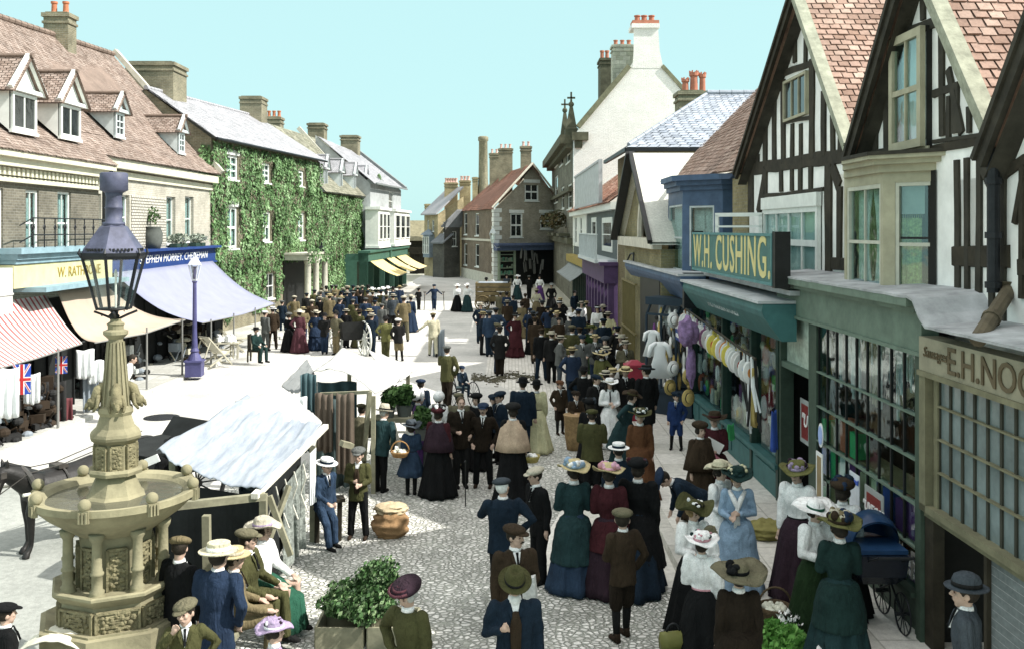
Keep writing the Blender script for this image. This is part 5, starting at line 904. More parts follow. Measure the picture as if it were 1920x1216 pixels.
# Cushing sign
Cg = SP(dpx(1299, 4.58), dpx(1449, 4.58), 4.58); tS = thing('cushing_sign', 'long green sign board with gilt letters W.H. CUSHING', 'sign', Cg.P(Cg.L/2, 3.95, 0)); z0, z1 = 4.05, 4.93
m = MB(); Cg.box(m, 0, z0, Cg.L, z1, -.06, 0); m.build('board', M('sign_green', (.055, .15, .14), .5, .15), tS); m = MB(); b_ = .05
Cg.box(m, 0, z0, Cg.L, z0+b_, .0, .025); Cg.box(m, 0, z1-b_, Cg.L, z1, 0, .025); Cg.box(m, 0, z0+b_, b_, z1-b_, 0, .025); Cg.box(m, Cg.L-b_, z0+b_, Cg.L, z1-b_, 0, .025); m.build('moulding', M('sign_teal_edge', (.10, .22, .22)), tS); m = MB(); Cg.box(m, Cg.L, z0-.03, Cg.L+.16, z1+.03, -.25, .01); m.build('end_post', black, tS); m = MB(); Cg.box(m, -.16, z0-.03, -.01, z1+.03, -.25, .01); m.build('end_post', black, tS)
text('W.H. CUSHING.', Cg.P(Cg.L*.5, (z0+z1)/2-.01, .004), 1.04, gold, tS, frot(Cg), off=.01, xs=.80, space=1.1)
# ledge and soffit joining the sign to the green shop
mb = MB(); f = SP(dpx(1440, 5.2), dpx(1466, 5.2), 5.2); mb.obox((4.6, 15.9, 3.9), (1.35, 0, 0), (0, 7.5, 0), (0, 0, .08)); mb.build('ledge', lead, bT)

# corner display window of the draper, crammed with white goods
Cw = Fac((3.60, 25.7), (4.62, 24.7)); m = MB(); Cw.box(m, 0, .13, Cw.L, .72, -.6, 0); Cw.box(m, -.05, .72, Cw.L+.05, .8, -.6, .06); m.build('corner_riser', M('navy_black_frame', (0,)*3), bT)
m = MB(); m.face([Cw.P(0, .8, -.55), Cw.P(Cw.L, .8, -.55), Cw.P(Cw.L, 3.2, -.55), Cw.P(0, 3.2, -.55)]); m.build('corner_back', M('grey_cloth', (.22, .25, .28)), bT)
for k in range(4): u = Cw.L*k/3; m = MB(); m.tube([Cw.P(u, .8, 0), Cw.P(u, 2.7, 0), Cw.P(u+.15*(k < 3), 3.05, 0)], .035, 6); m.build('corner_post', M('navy_black_frame', (0,)*3), bT)
m = MB(); Cw.box(m, 0, 2.72, Cw.L, 2.78, -.03, .03); Cw.box(m, 0, 3.0, Cw.L, 3.2, -.6, .05); m.build('corner_rail', M('navy_black_frame', (0,)*3), bT)
m = MB(); rr = random.Random(8)
for i in range(120):
    p = Cw.P(rr.uniform(.1, Cw.L-.1), rr.uniform(.85, 2.8), rr.uniform(-.4, -.05)); w_, h_ = rr.uniform(.06, .2), rr.uniform(.06, .3); m.ell(p, (.05, w_, h_), 7, 5, mi=rr.choice((0, 0, 0, 0, 1, 2, 3, 4)))
m.build('corner_goods', [M('white_linen', (0,)*3), M('black_cloth', (0,)*3), M('straw_goods', (0,)*3), gcol[3], M('tinware', (0,)*3)], bT)
# ---------------------------------------------------------------- drinking fountain with lantern
FD = 10.5; fx = (217-CX)/F*FD; zz = lambda py: CH - (py-HY)/F*FD; mpp = FD/F
fst = M('fountain_stone', (.24, .22, .14), .9, .42, 1.8, .5, 26); fst2 = M('carved_stone', (.19, .17, .10), .9, .45, 9, 1, 16, bd=.03)
ft = thing('drinking_fountain', 'tall carved yellow stone drinking fountain with eight ball finials round its basin', 'fountain', (fx, FD, 0)); A8 = math.radians(-90+2)
zr = lambda py, r: CH - (py-HY)/F*(FD - r*mpp)
def octa(prof, name, mat=fst, n=8, rot=A8, par=ft, smooth=False): m = MB(); m.lathe([(r*mpp, zr(z, r) if z > 10 else z) for r, z in prof], n, (fx, FD, 0), rot); return m.build(name, mat, par, smooth)
octa([(190, -.0), (190, .18), (165, .18), (165, .3), (138, .3), (138, 1206), (128, 1200), (128, 1196), (112, 1194), (102, 1190), (99, 1142), (108, 1136), (116, 1131), (116, 1126), (112, 1122), (90, 1119)], 'plinth')
octa([(66, 1119), (66, 1030), (70, 1000)], 'drum')
octa([(72, 1010), (90, 1003), (120, 990), (138, 977), (147, 972), (147, 959), (143, 957), (128, 956), (120, 962), (80, 966), (44, 966)], 'basin', n=64, smooth=False)
m = MB(); m.lathe([(122*mpp, zr(962, 120)), (45*mpp, zr(962, 120)-.001)], 32, (fx, FD, 0), A8); m.build('water', M('basin_water', (.07, .07, .05), .08, .2, 3, .2, 9, spec=.6), ft)
for k in range(8):
    a = A8 + k*math.pi/4; c, s = math.cos(a), math.sin(a); m = MB(); m.ell((fx+143*mpp*c, FD+143*mpp*s, zr(947, 143)), 11*mpp, 14, 10); m.build('ball', fst, ft, True)
    m = MB(); r = 147*mpp; m.box((fx+r*c, FD+r*s, zr(969, 147)), (.04, .11, .13), a)
    for q in (-1, 0, 1): m.box((fx+(r+.028)*c - q*.035*s, FD+(r+.028)*s + q*.035*c, zr(970, 147)), (.02, .016, .11), a)
    m.build('rim_bracket', fst, ft)
    m = MB(); r = 88*mpp; x, y = fx+r*c, FD+r*s; m.lathe([(.085, zr(1121,88)), (.085, zr(1116,88)), (.07, zr(1112,88)), (.078, zr(1108,88)), (.055, zr(1104,88)), (.054, zr(1079,88)), (.068, zr(1077,88)), (.068, zr(1073,88)), (.054, zr(1071,88)), (.05, zr(1018,88)), (.075, zr(1010,88)), (.085, zr(1000,88))], 16, (x, y, 0)); m.build('colonnette', fst, ft, True)
    a2 = a + math.pi/8; c, s = math.cos(a2), math.sin(a2)
    def panel(r, z0, z1, w, seed, nm='carved_panel'):
        m = MB(); rr = random.Random(seed+k); x, y = fx+r*mpp*c, FD+r*mpp*s
        m.box((x, y, (z0+z1)/2), (.03, w, z1-z0), a2)
        for (dy, dz, sy, sz) in ((-w/2, 0, .025, z1-z0), (w/2, 0, .025, z1-z0), (0, (z1-z0)/2, w, .025), (0, -(z1-z0)/2, w, .025)): m.box((x+.015*c-dy*s, y+.015*s+dy*c, (z0+z1)/2+dz), (.04, sy, sz), a2)
        t = 0; pts = []
        for j in range(26):
            dy = w*.34*math.sin(j*1.1)*rr.uniform(.7, 1.1); dz = (z1-z0)*(.44-.88*j/25); m.ell((x+.022*c-dy*s, y+.022*s+dy*c, (z0+z1)/2+dz), (.022, rr.uniform(.018, .04), rr.uniform(.015, .035)), 6, 4, Matrix.Rotation(a2, 3, 'Z'))
            pts.append((x+.02*c-dy*s*.7, y+.02*s+dy*c*.7, (z0+z1)/2+dz))
        m.tube(pts, .013, 5); m.build(nm, fst2, ft)
    panel(62, zr(1112,62), zr(1030,62), .19, 5); panel(94, zr(1192,94), zr(1148,94), .42, 50)
    panel(32.5, zr(881,32), zr(838,32), .11, 90)
octa([(78, 964), (62, 952), (50, 935), (38, 905), (36, 897)], 'pedestal')
octa([(48, 897), (50, 891), (48, 885), (36, 883), (35, 836), (46, 829), (48, 824), (46, 818), (36, 806), (29, 782)], 'upper_block')
octa([(29, 782), (33, 776), (32, 767), (25, 763), (14, 640), (13, 634)], 'obelisk')
m = MB()
for k in range(8):
    for q in (-.22, .22): 
        a2 = A8 + math.pi/8 + k*math.pi/4 + q; m.beam((fx+25*mpp*math.cos(a2), FD+25*mpp*math.sin(a2), zz(760)), (fx+14*mpp*math.cos(a2), FD+14*mpp*math.sin(a2), zz(640)), .02, .02)
m.build('obelisk_ribs', fst, ft)
octa([(13, 636), (22, 628), (22, 622), (14, 618), (14, 612), (16, 608), (10, 603), (9, 598)], 'capital', n=16)
# four carved beasts at the foot of the obelisk
for k in range(4):
    a = math.radians(-90+25) + k*math.pi/2; c, s = math.cos(a), math.sin(a); P_ = lambda r, t, z: (fx+(r*c-t*s), FD+(r*s+t*c), z); m = MB()
    P0 = P_; P_ = lambda r, t, z: P0(.12+(r-.12)*.68, t*.72, zz(742)+(z-zz(742))*.8)
    m.tube([P_(.12, 0, zz(712)), P_(.20, 0, zz(722)), P_(.235, 0, zz(745)), P_(.27, 0, zz(756)), P_(.33, 0, zz(762))], [.03, .05, .06, .06, .03], 10)
    m.ell(P_(.29, 0, zz(752)), (.06, .05, .052), 12, 8); m.tube([P_(.31, 0, zz(754)), P_(.37, 0, zz(758)), P_(.40, 0, zz(768))], [.036, .025, .012], 8); m.tube([P_(.31, 0, zz(762)), P_(.35, 0, zz(770))], [.035, .012], 8)
    for t in (-.05, .05): m.ell(P_(.25, t, zz(741)), (.03, .02, .035), 8, 5); m.ell(P_(.34, t*.7, zz(750)), .014, 6, 4); m.tube([P_(.2, t*1.4, zz(735)), P_(.22, t*2.2, zz(760)), P_(.28, t*1.8, zz(772))], [.022, .022, .014], 6)
    m.build('carved_beast', fst2, ft, True)
# lantern
lt = thing('fountain_lantern', 'large purple grey lantern with tall drum chimney crowning the fountain', 'lantern', (fx, FD, zz(600))); pm = M('lilac_grey_metal', (.075, .08, .125), .55, .45, 5, .2, 20); lt0 = fx; A6 = math.radians(-90+8)
def hexa(prof, name, mat, n=6, rot=A6, cap=True): m = MB(); m.lathe([(r*mpp, z) for r, z in prof], n, (lt0-.02, FD, 0), rot, cap=cap); return m.build(name, mat, lt, n > 8)
hexa([(6, zz(600)), (11, zz(592)), (5, zz(586)), (8, zz(583)), (30, zz(580)), (30, zz(577))], 'stem', black, 12)
m = MB()
for k in range(4): a = k*math.pi/2+.3; m.tube([(lt0, FD, zz(600)), (lt0+.12*math.cos(a), FD+.12*math.sin(a), zz(590)), (lt0+.22*math.cos(a), FD+.22*math.sin(a), zz(583))], .014, 6)
m.build('scroll_bracket', iron, lt)
m = MB()
for k in range(6): a = A6 + k*math.pi/3; p = lambda r, z: (lt0-.02+r*mpp*math.cos(a), FD+r*mpp*math.sin(a), z); m.beam(p(30, zz(580)), p(57, zz(480)), .026, .026); m.tube([p(57, zz(482)), p(62, zz(474)), p(60, zz(466))], [.016, .018, .006], 6); 
m.lathe([(57*mpp, zz(486)), (60*mpp, zz(480)), (60*mpp, zz(474)), (52*mpp, zz(474)), (52*mpp, zz(486))], 6, (lt0-.02, FD, 0), A6, cap=False); m.build('frame', iron, lt)
hexa([(29, zz(579)), (55, zz(482))], 'glass', Mglass('lantern_glass', (.93, .95, .93), .16), cap=False)
hexa([(57, zz(474)), (54, zz(466)), (44, zz(452)), (26, zz(426)), (20, zz(422))], 'hood', pm, 6); hexa([(20, zz(423)), (20, zz(417)), (15, zz(416)), (15, zz(392)), (17, zz(390)), (15, zz(388)), (14, zz(370)), (16, zz(362)), (14, zz(360))], 'flue', pm, 20); hexa([(16, zz(362)), (25, zz(357)), (25, zz(326)), (22, zz(324)), (21, zz(332))], 'chimney_drum', pm, 24, cap=True)
m = MB()
for k in range(48): a = k*math.pi/24; m.box((lt0-.02+51*mpp*math.cos(a), FD+51*mpp*math.sin(a), zz(468)), (.012, .02, .03), a)
m.build('pierced_band', black, lt); m = MB(); m.lathe([(2*mpp, zz(577)), (2*mpp, zz(520)), (4*mpp, zz(515)), (1*mpp, zz(505))], 8, (lt0, FD, 0)); m.build('gas_burner', white, lt)
# cloth lying on the fountain step
p = W(110, 1206, 9.9); m = MB(); m.sheet(lambda u, v: (p.x-.35+u*.7, 9.7+v*.4, p.z+.12*math.sin(u*math.pi)+.03*noise.noise(V((u*5, v*5, 1)))), 16, 8, .01); tag(m.build('cloth', M('pale_cloth', (.6, .58, .48), .95), None, True), 'crumpled pale cloth thrown over the foot of the fountain', 'cloth')
# ---------------------------------------------------------------- street lamp on the left kerb
g = G(365, 704, .11); lp = thing('street_lamp', 'purple lamp post with square pedestal and glazed lantern on the left kerb', 'street lamp', (g.x, g.y, .11)); m = MB(); pl = M('lilac_post', (.07, .07, .17), .5, .2, 4); sx = g.y/F
m.box((g.x, g.y, .11+.25), (.52, .52, .5), .1); m.box((g.x, g.y, .62), (.58, .58, .06), .1); m.lathe([(.25, .64), (.2, .75), (.12, .9), (.15, .95), (.1, 1.05), (.075, 1.6), (.06, 3.2), (.09, 3.25), (.06, 3.3), (.05, 3.7), (.1, 3.75)], 16, (g.x, g.y, 0)); m.build('post', pl, lp)
z0 = CH - (525-HY)/F*g.y; o2 = lamp_bracket('lantern', 'x', (g.x, g.y, z0), None, .9, M('lamp_tin', (.5, .52, .6), .5)); 
for ch in list(o2.children): ch.parent = lp; ch.location = ch.location + V((g.x, g.y, z0)) - V((g.x, g.y, .11))
bpy.data.objects.remove(o2); m = MB(); m.tube([(g.x, g.y, 3.7), (g.x, g.y, z0)], .03, 6); m.build('collar', pl, lp)
# ---------------------------------------------------------------- awnings of the left shops
rw = Mstripe('red_white_stripes', (.60, .56, .53), (.34, .05, .05), .26, 0, .08); peach = M('peach_canvas', (.40, .325, .26), .9, .08, 1.5, .2, 6); lilac = M('lilac_canvas', (.25, .262, .36), .9, .08, 1.5, .2, 6)
awning('striped_awning', 'red and white striped awning at the left edge above two union flags', (-13.4, 21, 3.1), (-13.4, 27.6, 3.1), (-11.2, 25.0, 2.05), (-11.25, 20.4, 1.98), rw, .12, poles=(.72, 0))
awning('peach_awning', 'peach coloured shop awning behind the fountain lantern', (-13.0, 27.4, 3.3), (-13.2, 30.9, 3.3), (-11.1, 32.6, 1.95), (-11.3, 26.0, 1.95), peach, .42, poles=(.52, .96))
awning('lilac_awning', 'large pale lilac awning under the blue grocer fascia behind the lamp post', (-13.7, 33.0, 3.5), (-13.7, 43.9, 3.55), (-10.5, 42.6, 1.72), (-11.1, 34.4, 1.66), lilac, .35, poles=(.1, .38, .68, .98))
seamm = MB()
for u in (.33, .66): seamm.tube([V((-13.7, 33+10.9*u, 3.52)).lerp(V((-11.1+.6*u, 34.4+8.2*u, 1.7)), t) - V((0, 0, math.sin(math.pi*t)*.35-.02)) for t in [i/10 for i in range(11)]], .03, 5)
# fabric goods hung under the striped awning
def cloth_hang(name, label, cat, p, w_, h, mat, rz=0, fold=.04, group=None, parent=None, th=.008, taper=0, seed=0):
    m = MB(); ca, sa = math.cos(rz), math.sin(rz); p = V(p)
    def fn(u, v): x = (u-.5)*w_*(1+taper*v); y = fold*math.sin(u*19+seed)*(.3+v) ; return (p.x + x*ca - y*sa, p.y + x*sa + y*ca, p.z - v*h + .02*math.sin(u*7+seed))
    m.sheet(fn, 16, 8, th); o = m.build(name, mat, parent, True)
    return o if parent else tag(o, label, cat, group)
def flag(label, p, w_, h, rz):
    t = thing('union_flag', label, 'flag', p, group='union flags hung on the draper stall'); m = MB(); X = V((math.cos(rz), math.sin(rz), 0)); N_ = V((math.sin(rz), -math.cos(rz), 0)); p = V(p)
    def strip(a, b, wd, o, mi): A = p + X*a[0] + V((0,0,a[1])) + N_*o; B_ = p + X*b[0] + V((0,0,b[1])) + N_*o; d = (B_-A); s = d.cross(N_).normalized()*wd; m.obox(A-s/2, d, s, N_*.004, mi)
    m.obox(p - X*w_/2 - V((0,0,h)), X*w_, N_*.006, (0,0,h), 0)
    for (a, b) in (((-w_/2, 0), (w_/2, -h)), ((w_/2, 0), (-w_/2, -h))): strip(V(a)*.93, V(b)*.93, .13*w_, .008, 1); strip(V(a)*.92, V(b)*.92, .05*w_, .013, 2)
    strip((0, 0), (0, -h), .30*w_, .018, 1); strip((-w_/2, -h/2), (w_/2, -h/2), .30*w_, .0185, 1); strip((0, 0), (0, -h), .17*w_, .024, 2); strip((-w_/2, -h/2), (w_/2, -h/2), .17*w_, .0245, 2)
    m.build('flag_cloth', [M('flag_blue', (.03, .07, .38), .9), M('flag_white', (.75, .75, .75), .9), M('flag_red', (.45, .03, .03), .9)], t)
p = W(41, 682, 21.6); flag('larger nearer union flag under the striped awning', p, .36, .68, .4); p = W(115, 667, 24.8); flag('smaller union flag right of the awning pole', p, .28, .45, .4)
wcl = M('white_cloth', (.66, .68, .68), .95, .12, 5, .2, 20); 
for i, (px, py, d, w_, h, mm, nm, lb) in enumerate(((12, 690, 21.2, .5, 1.1, wcl, 'hung_shirt', 'long white garment hanging at the left photo edge'), (60, 700, 22.5, .35, .7, wcl, 'hung_shirt', 'pale garment between the two flags'), (160, 655, 25.3, .45, .75, wcl, 'child_dress', 'white child dress hung at the right end of the striped awning'), (180, 675, 25.6, .4, .6, wcl, 'hung_blouse', 'white blouse below the peach awning corner'), (170, 700, 25.7, .4, 1.0, M('grey_cloth', (.22, .25, .28)), 'hung_trousers', 'grey garment hanging below the white child dress'), (118, 745, 24.6, .45, .6, M('maroon_cloth', (.12, .035, .04)), 'maroon_skirt', 'maroon pleated skirt on a dark display stand'), (100, 715, 24.4, .6, 1.0, M('black_cloth', (.02, .02, .02)), 'dark_cloak', 'black garment hung behind the awning pole'))):
    cloth_hang(nm, lb, 'clothing', W(px, py, d), w_, h, mm, .6, .05, seed=i)
mb = MB(); mb.tube([(-11.4, 20.4, 2.02), (-11.4, 25.6, 2.02)], .02, 6); mb.build('rail', iron, None); tag(bpy.data.objects['rail'] if 'rail' in bpy.data.objects and not bpy.data.objects['rail'].parent else COL.objects[-1], 'thin iron rail carrying clothes beneath the striped awning', 'rail')
# dark stock under the awnings
def heap(name, label, cat, c, sx, sy, h, n, cols, seed=0, kind=None):
    rr = random.Random(seed); m = MB()
    for i in range(n):
        z = rr.random()**1.6*h; s = rr.uniform(.1, .38); p = (c[0]+rr.uniform(-sx, sx)*(1-z/h*.5), c[1]+rr.uniform(-sy, sy)*(1-z/h*.5), c[2]+z); k = rr.random()
        if k < .5: m.box(p, (s, s*rr.uniform(.4, 1), s*rr.uniform(.3, 1)), rr.uniform(0, 3), rr.randrange(len(cols)))
        elif k < .8: m.ell(p, (s*.5, s*.5, s*.35), 8, 5, mi=rr.randrange(len(cols)))
        else: m.tube([p, (p[0]+rr.uniform(-.3, .3), p[1]+rr.uniform(-.2, .2), p[2]+rr.uniform(.1, .5))], .025, 5, rr.randrange(len(cols)))
    return tag(m.build(name, cols, None), label, cat, kind=kind)
dkc = [M('black_cloth', (0,)*3), M('dark_brown', (.03, .02, .012)), M('grey_cloth', (0,)*3)]
heap('draper_stock', 'dark heap of clothes and boxes beneath the union flags', 'stock', (-12.3, 22.6, .1), .8, 2.2, 1.5, 130, dkc+[wcl], 1, 'stuff'); heap('hardware_stock', 'jumble of dark ironmongery in the shade of the peach awning', 'stock', (-12.7, 30.6, .1), .6, 2.4, 1.6, 120, dkc+[M('tinware', (0,)*3)], 2, 'stuff')
heap('furniture_stock', 'jumble of furniture under the lilac awning', 'stock', (-12.6, 37.5, .1), .7, 3.0, 1.5, 110, dkc+[M('pale_wood', (.4, .38, .3))], 3, 'stuff')
pw = M('pale_wood', (.4, .38, .3)); cs_ = M('deckchair_canvas', (.60, .58, .48), .9)
def deckchair(label, p, rz, s=1):
    t = thing('deck_chair', label, 'deck chair', p, rz, 'folding chairs outside the grocer', True, s); m = MB()
    for x in (-.28, .28): m.beam((x, -.55, 0), (x, .45, 1.05), .04, .05); m.beam((x*.9, .4, 0), (x*.9, -.5, .5), .04, .05); m.beam((x, .38, .9), (x, .75, .0), .035, .04)
    for (y, z) in ((-.5, .5), (.45, 1.05), (-.5, .04), (.38, .03)): m.beam((-.3, y, z), (.3, y, z), .04, .04)
    m.build('frame', pw, t); m = MB(); m.sheet(lambda u, v: (-.24+.48*u, -.5+.95*v, .5+.55*v - .28*math.sin(math.pi*min(1, v*1.25))), 6, 12, .008); m.build('canvas_seat', cs_, t, True); return t
g = G(402, 684, .11); deckchair('pale deck chair on the kerb right of the street lamp', g, 2.5, 1.0); g = G(432, 660, .11); deckchair('second deck chair farther back under the lilac awning', g, 2.1, .9)
def table(label, p, rz, w_=.8, dp=.5, h=.72, mat=pw, name='small_table', items=()):
    t = thing(name, label, 'table', p, rz, None, True); m = MB(); m.box((0, 0, h), (w_, dp, .04)); m.build('tabletop', mat, t)
    for x in (-1, 1):
        for y in (-1, 1): m = MB(); m.beam((x*(w_/2-.05), y*(dp/2-.05), 0), (x*(w_/2-.05), y*(dp/2-.05), h-.02), .045, .045, (0, 1, 0)); m.build('leg', mat, t)
    return t
table('small pale table under the lilac awning beside the deck chairs', G(452, 668, .11), .5); table('low table with white crockery at the kerb under the lilac awning', G(425, 672, .11), .2, .9, .5, .6)
m = MB()
for i in range(30): c = G(425, 672, .11); m.lathe([(.05, 0), (.08, .05), (.07, R.uniform(.08, .3)), (.04, .1)], 8, (c.x+R.uniform(-.35, .35), c.y+R.uniform(-.2, .2), .73))
tag(m.build('crockery', wl, None), 'white jugs and bowls crowded on the low table', 'crockery', kind='stuff')
# ---------------------------------------------------------------- canvas stalls in the market place
def canvas_patch(name, label, cs, sags, mat, nu=26, nv=22, th=.012, parent=None, wr=.03, amp=1.0, seed=0, fl=None):
    """bilinear canvas L,N,R,T with sagging edges; sags = depth along (LN, NR, RT, TL, middle)"""
    L_, N_, R_, T_ = map(V, cs); m = MB()
    def fn(u, v):
        p = L_.lerp(N_, u).lerp(T_.lerp(R_, u), v); s = math.sin(math.pi*u)*((1-v)**2*sags[0] + v*v*sags[2]) + math.sin(math.pi*v)*((1-u)**2*sags[3] + u*u*sags[1]) + sags[4]*math.sin(math.pi*u)*math.sin(math.pi*v)
        q = noise.noise(V((u*9+seed, v*1.6, seed)))*wr + noise.noise(V((u*3+v*2.5, v*4, 4+seed)))*wr*.6 + wr*.9*abs(noise.noise(V((u*15+v*4, v*2, 9+seed))))
        return p - V((0, 0, s)) + V((0, 0, q))*amp
    m.sheet(fn, nu, nv, th); o = m.build(name, mat, parent, True)
    return o
cv, t_, p_ = _new('bleached_canvas'); tcx = nn(t_, 'TexCoord').outputs['Object']; mp = nn(t_, 'Mapping'); mp.inputs['Scale'].default_value = (3.6, .55, 1); t_.links.new(tcx, mp.inputs[0])
n1 = nn(t_, 'TexNoise', i_Scale=2.2, i_Detail=9, i_Roughness=.75); t_.links.new(mp.outputs[0], n1.inputs[0]); cr = nn(t_, 'ValToRGB'); cr.color_ramp.elements[0].position = .30; cr.color_ramp.elements[0].color = (.17, .20, .245, 1); cr.color_ramp.elements[1].position = .72; cr.color_ramp.elements[1].color = (.36, .39, .42, 1); t_.links.new(n1.outputs[0], cr.inputs[0]); t_.links.new(cr.outputs[0], p_.inputs['Base Color']); p_.inputs['Roughness'].default_value = .95
wcv = M('white_canvas', (.40, .40, .385), .95, .06, 2, .2, 8); gcv = M('grey_canvas', (.17, .18, .18), .95, .2, 3, .2, 8); wood = M('stall_wood', (.24, .23, .16), .85, .35, 4, .4, 20, stretch=(1, 1, 1)); lw_ = M('bleached_wood', (.62, .60, .52), .85, .15, 4)
st = thing('blue_canvas_stall', 'large market stall under a sagging bleached blue canvas beside the fountain', 'stall', (-3.6, 13.6, 0))
Nn, Rr, Ll, Tt = W(490, 915, 12.4), W(603, 797, 15.6), W(293, 843, 13.4), W(463, 742, 16.4)
canvas_patch('canvas', '', (Ll, Nn, Rr, Tt), (.13, .02, .05, .02, .10), cv, parent=st, nu=60, nv=44, wr=.06)
T2 = W(535, 737, 16.6); canvas_patch('sunlit_canvas_sheet', '', (W(440, 757, 16.0)+V((0,0,.05)), W(590, 842, 15.0)+V((0,0,.06)), W(604, 795, 15.7)+V((0,0,.05)), W(532, 733, 16.8)+V((0,0,.08))), (.1, .02, .02, .02, .05), wcv, parent=st, seed=3)  # white sheet paints the sunlit upper part of the blue canvas
m = MB(); m.beam(Nn+V((-.05,-.15,-.06)), Rr+V((.05,.1,-.03)), .09, .07); m.build('edge_pole', lw_, st)
m = MB(); m.beam(Nn+V((.05,.0,-.1)), W(325, 948, 11.9), .09, .09); m.build('cross_rail', wood, st)
for (a, b) in ((Nn+V((.0,.1,-.1)), (Nn.x-.02, 12.6, 0)), (W(387, 965, 12.0), V((W(390, 965, 12.0).x, 12.0, 0))), (Rr+V((-.1,-.2,-.1)), (Rr.x-.1, 15.4, 0)), (Ll+V((.2,.1,-.1)), (Ll.x+.2, 13.5, 0)), (Tt+V((.1,-.2,-.1)), (Tt.x+.1, 16.2, 0))): m = MB(); m.beam(a, b, .09, .09, (0, 1, 0)); m.build('post', wood, st)
m = MB(); m.beam(Nn+V((.05,.2,-.15)), W(545, 1040, 12.6), .07, .07); m.beam(Nn+V((.15,.9,-.2)), W(505, 1010, 13.0), .06, .06); m.build('strut', wood, st)
flatblack = M('flat_black', (.012, .014, .014), .9, .4, 3)
m = MB(); L2_ = V((Ll.x+.15, 13.2, 1.55)); N2_ = V((Nn.x-.1, 12.75, 1.45)); 
def hang(a, b, z1, m, fold=.05, n=18, th=.01): a, b = V(a), V(b); m.sheet(lambda u, v: (a.lerp(b, u).x + fold*math.sin(u*23)*v*.4, a.lerp(b, u).y + fold*math.sin(u*17)*v, a.lerp(b, u).z*(1-v) + z1*v), n, 4, th)
hang(L2_, N2_, .05, m); hang(N2_, (Rr.x-.25, 15.2, 1.7), .35, m); hang((Rr.x-.3, 15.3, 1.7), (Tt.x, 16, 1.9), .3, m); m.build('shade_sheet', flatblack, st)  # black sheets paint the dark shade under the stall canvas
m = MB(); hang(W(530, 915, 13.7), W(572, 860, 14.7), .15, m, .12, 24); m.build('net_drape', M('string_net', (.20, .22, .20), .95, .7, 9, .8, 18, bd=.04), st)
m = MB(); hang(W(580, 850, 14.8), W(592, 838, 15.0), .75, m, .05, 10); m.build('white_drape', wcl, st)
m = MB(); m.box((-4.2, 14.2, .85), (1.2, 1.1, .06), -.2); m.build('counter', wood, st)
for i in range(5):
    a = W(500+i*17, 925-i*14, 12.9+.4*i); mm = MB(); mm.tube([a, a+V((.05, 0, -.2)), a+V((-.04, .02, -.45)), a+V((.06, 0, -.7))], .012, 5); mm.build('cord', lw_, st)
# second stall, white canvas, with cloths and trousers
s2 = thing('white_canvas_stall', 'white canvas clothes stall with garments hanging from its near side', 'stall', (-3.3, 20, 0))
a, b, c, d = W(585, 697, 19.0), W(704, 738, 18.2), W(775, 694, 21.5), W(642, 652, 21.8); canvas_patch('canvas', '', (a, b, c, d), (-.22, .05, .04, .04, -.05), wcv, parent=s2, seed=6)
a2, b2 = W(528, 722, 18.4), W(575, 672, 19.6); canvas_patch('flap', '', (a2, W(560, 735, 18.2), W(590, 700, 19.2), b2), (.05, .0, .0, .02, .04), gcv, parent=s2, seed=8)
canvas_patch('rear_canvas', '', (W(730, 718, 20.3), W(752, 712, 19.8), W(788, 690, 22.6), W(690, 655, 24.5)), (.03, 0, 0, 0, .02), wcv, parent=s2, seed=9)
for (px, d0, z0) in ((590, 18.9, 2.0), (700, 18.2, 1.85), (765, 21.3, 1.8), (655, 21.6, 2.2)): x = (px-CX)/F*d0; m = MB(); m.beam((x, d0, 0), (x, d0, z0), .08, .08, (0,1,0)); m.build('post', wood, s2)
m = MB(); m.beam(W(600, 738, 18.3), W(694, 734, 18.1), .06, .06); m.beam(W(693, 733, 18.1), W(682, 862, 18.4), .08, .06); m.beam(W(640, 830, 17.6), W(660, 835, 17.7), .2, .1); m.build('rail', wood, s2)
bt = M('brown_trouser_cloth', (.11, .085, .065)); cloth_hang('hung_trousers', 'pair of brown trousers hung left on the white stall', 'clothing', W(607, 737, 18.2), .34, 1.1, bt, 0, .05, 'brown trousers on the white stall'); cloth_hang('hung_trousers', 'longer brown trousers hung beside the stall post', 'clothing', W(647, 737, 18.1), .34, 1.5, bt, 0, .05, 'brown trousers on the white stall', seed=2)
tc_ = M('teal_cloth', (.05, .09, .10)); cloth_hang('hung_coat', 'dark teal coat hung at the corner of the white stall', 'clothing', W(578, 700, 18.3), .3, 1.5, tc_, .3, .07, seed=5); cloth_hang('hung_cloth', 'pale blue cloth hung behind the brown trousers', 'clothing', W(625, 745, 18.4), .7, 1.7, M('pale_teal_cloth', (.07, .10, .10)), 0, .1, seed=7); cloth_hang('hung_cloth', 'white cloth hanging under the grey flap of the white stall', 'clothing', W(556, 745, 18.0), .4, .75, wcl, .4, .07, seed=8)
cloth_hang('hung_cloak', 'dark cloak hanging deep under the white canvas', 'clothing', W(632, 715, 19.5), .8, .9, tc_, 0, .08, seed=9)
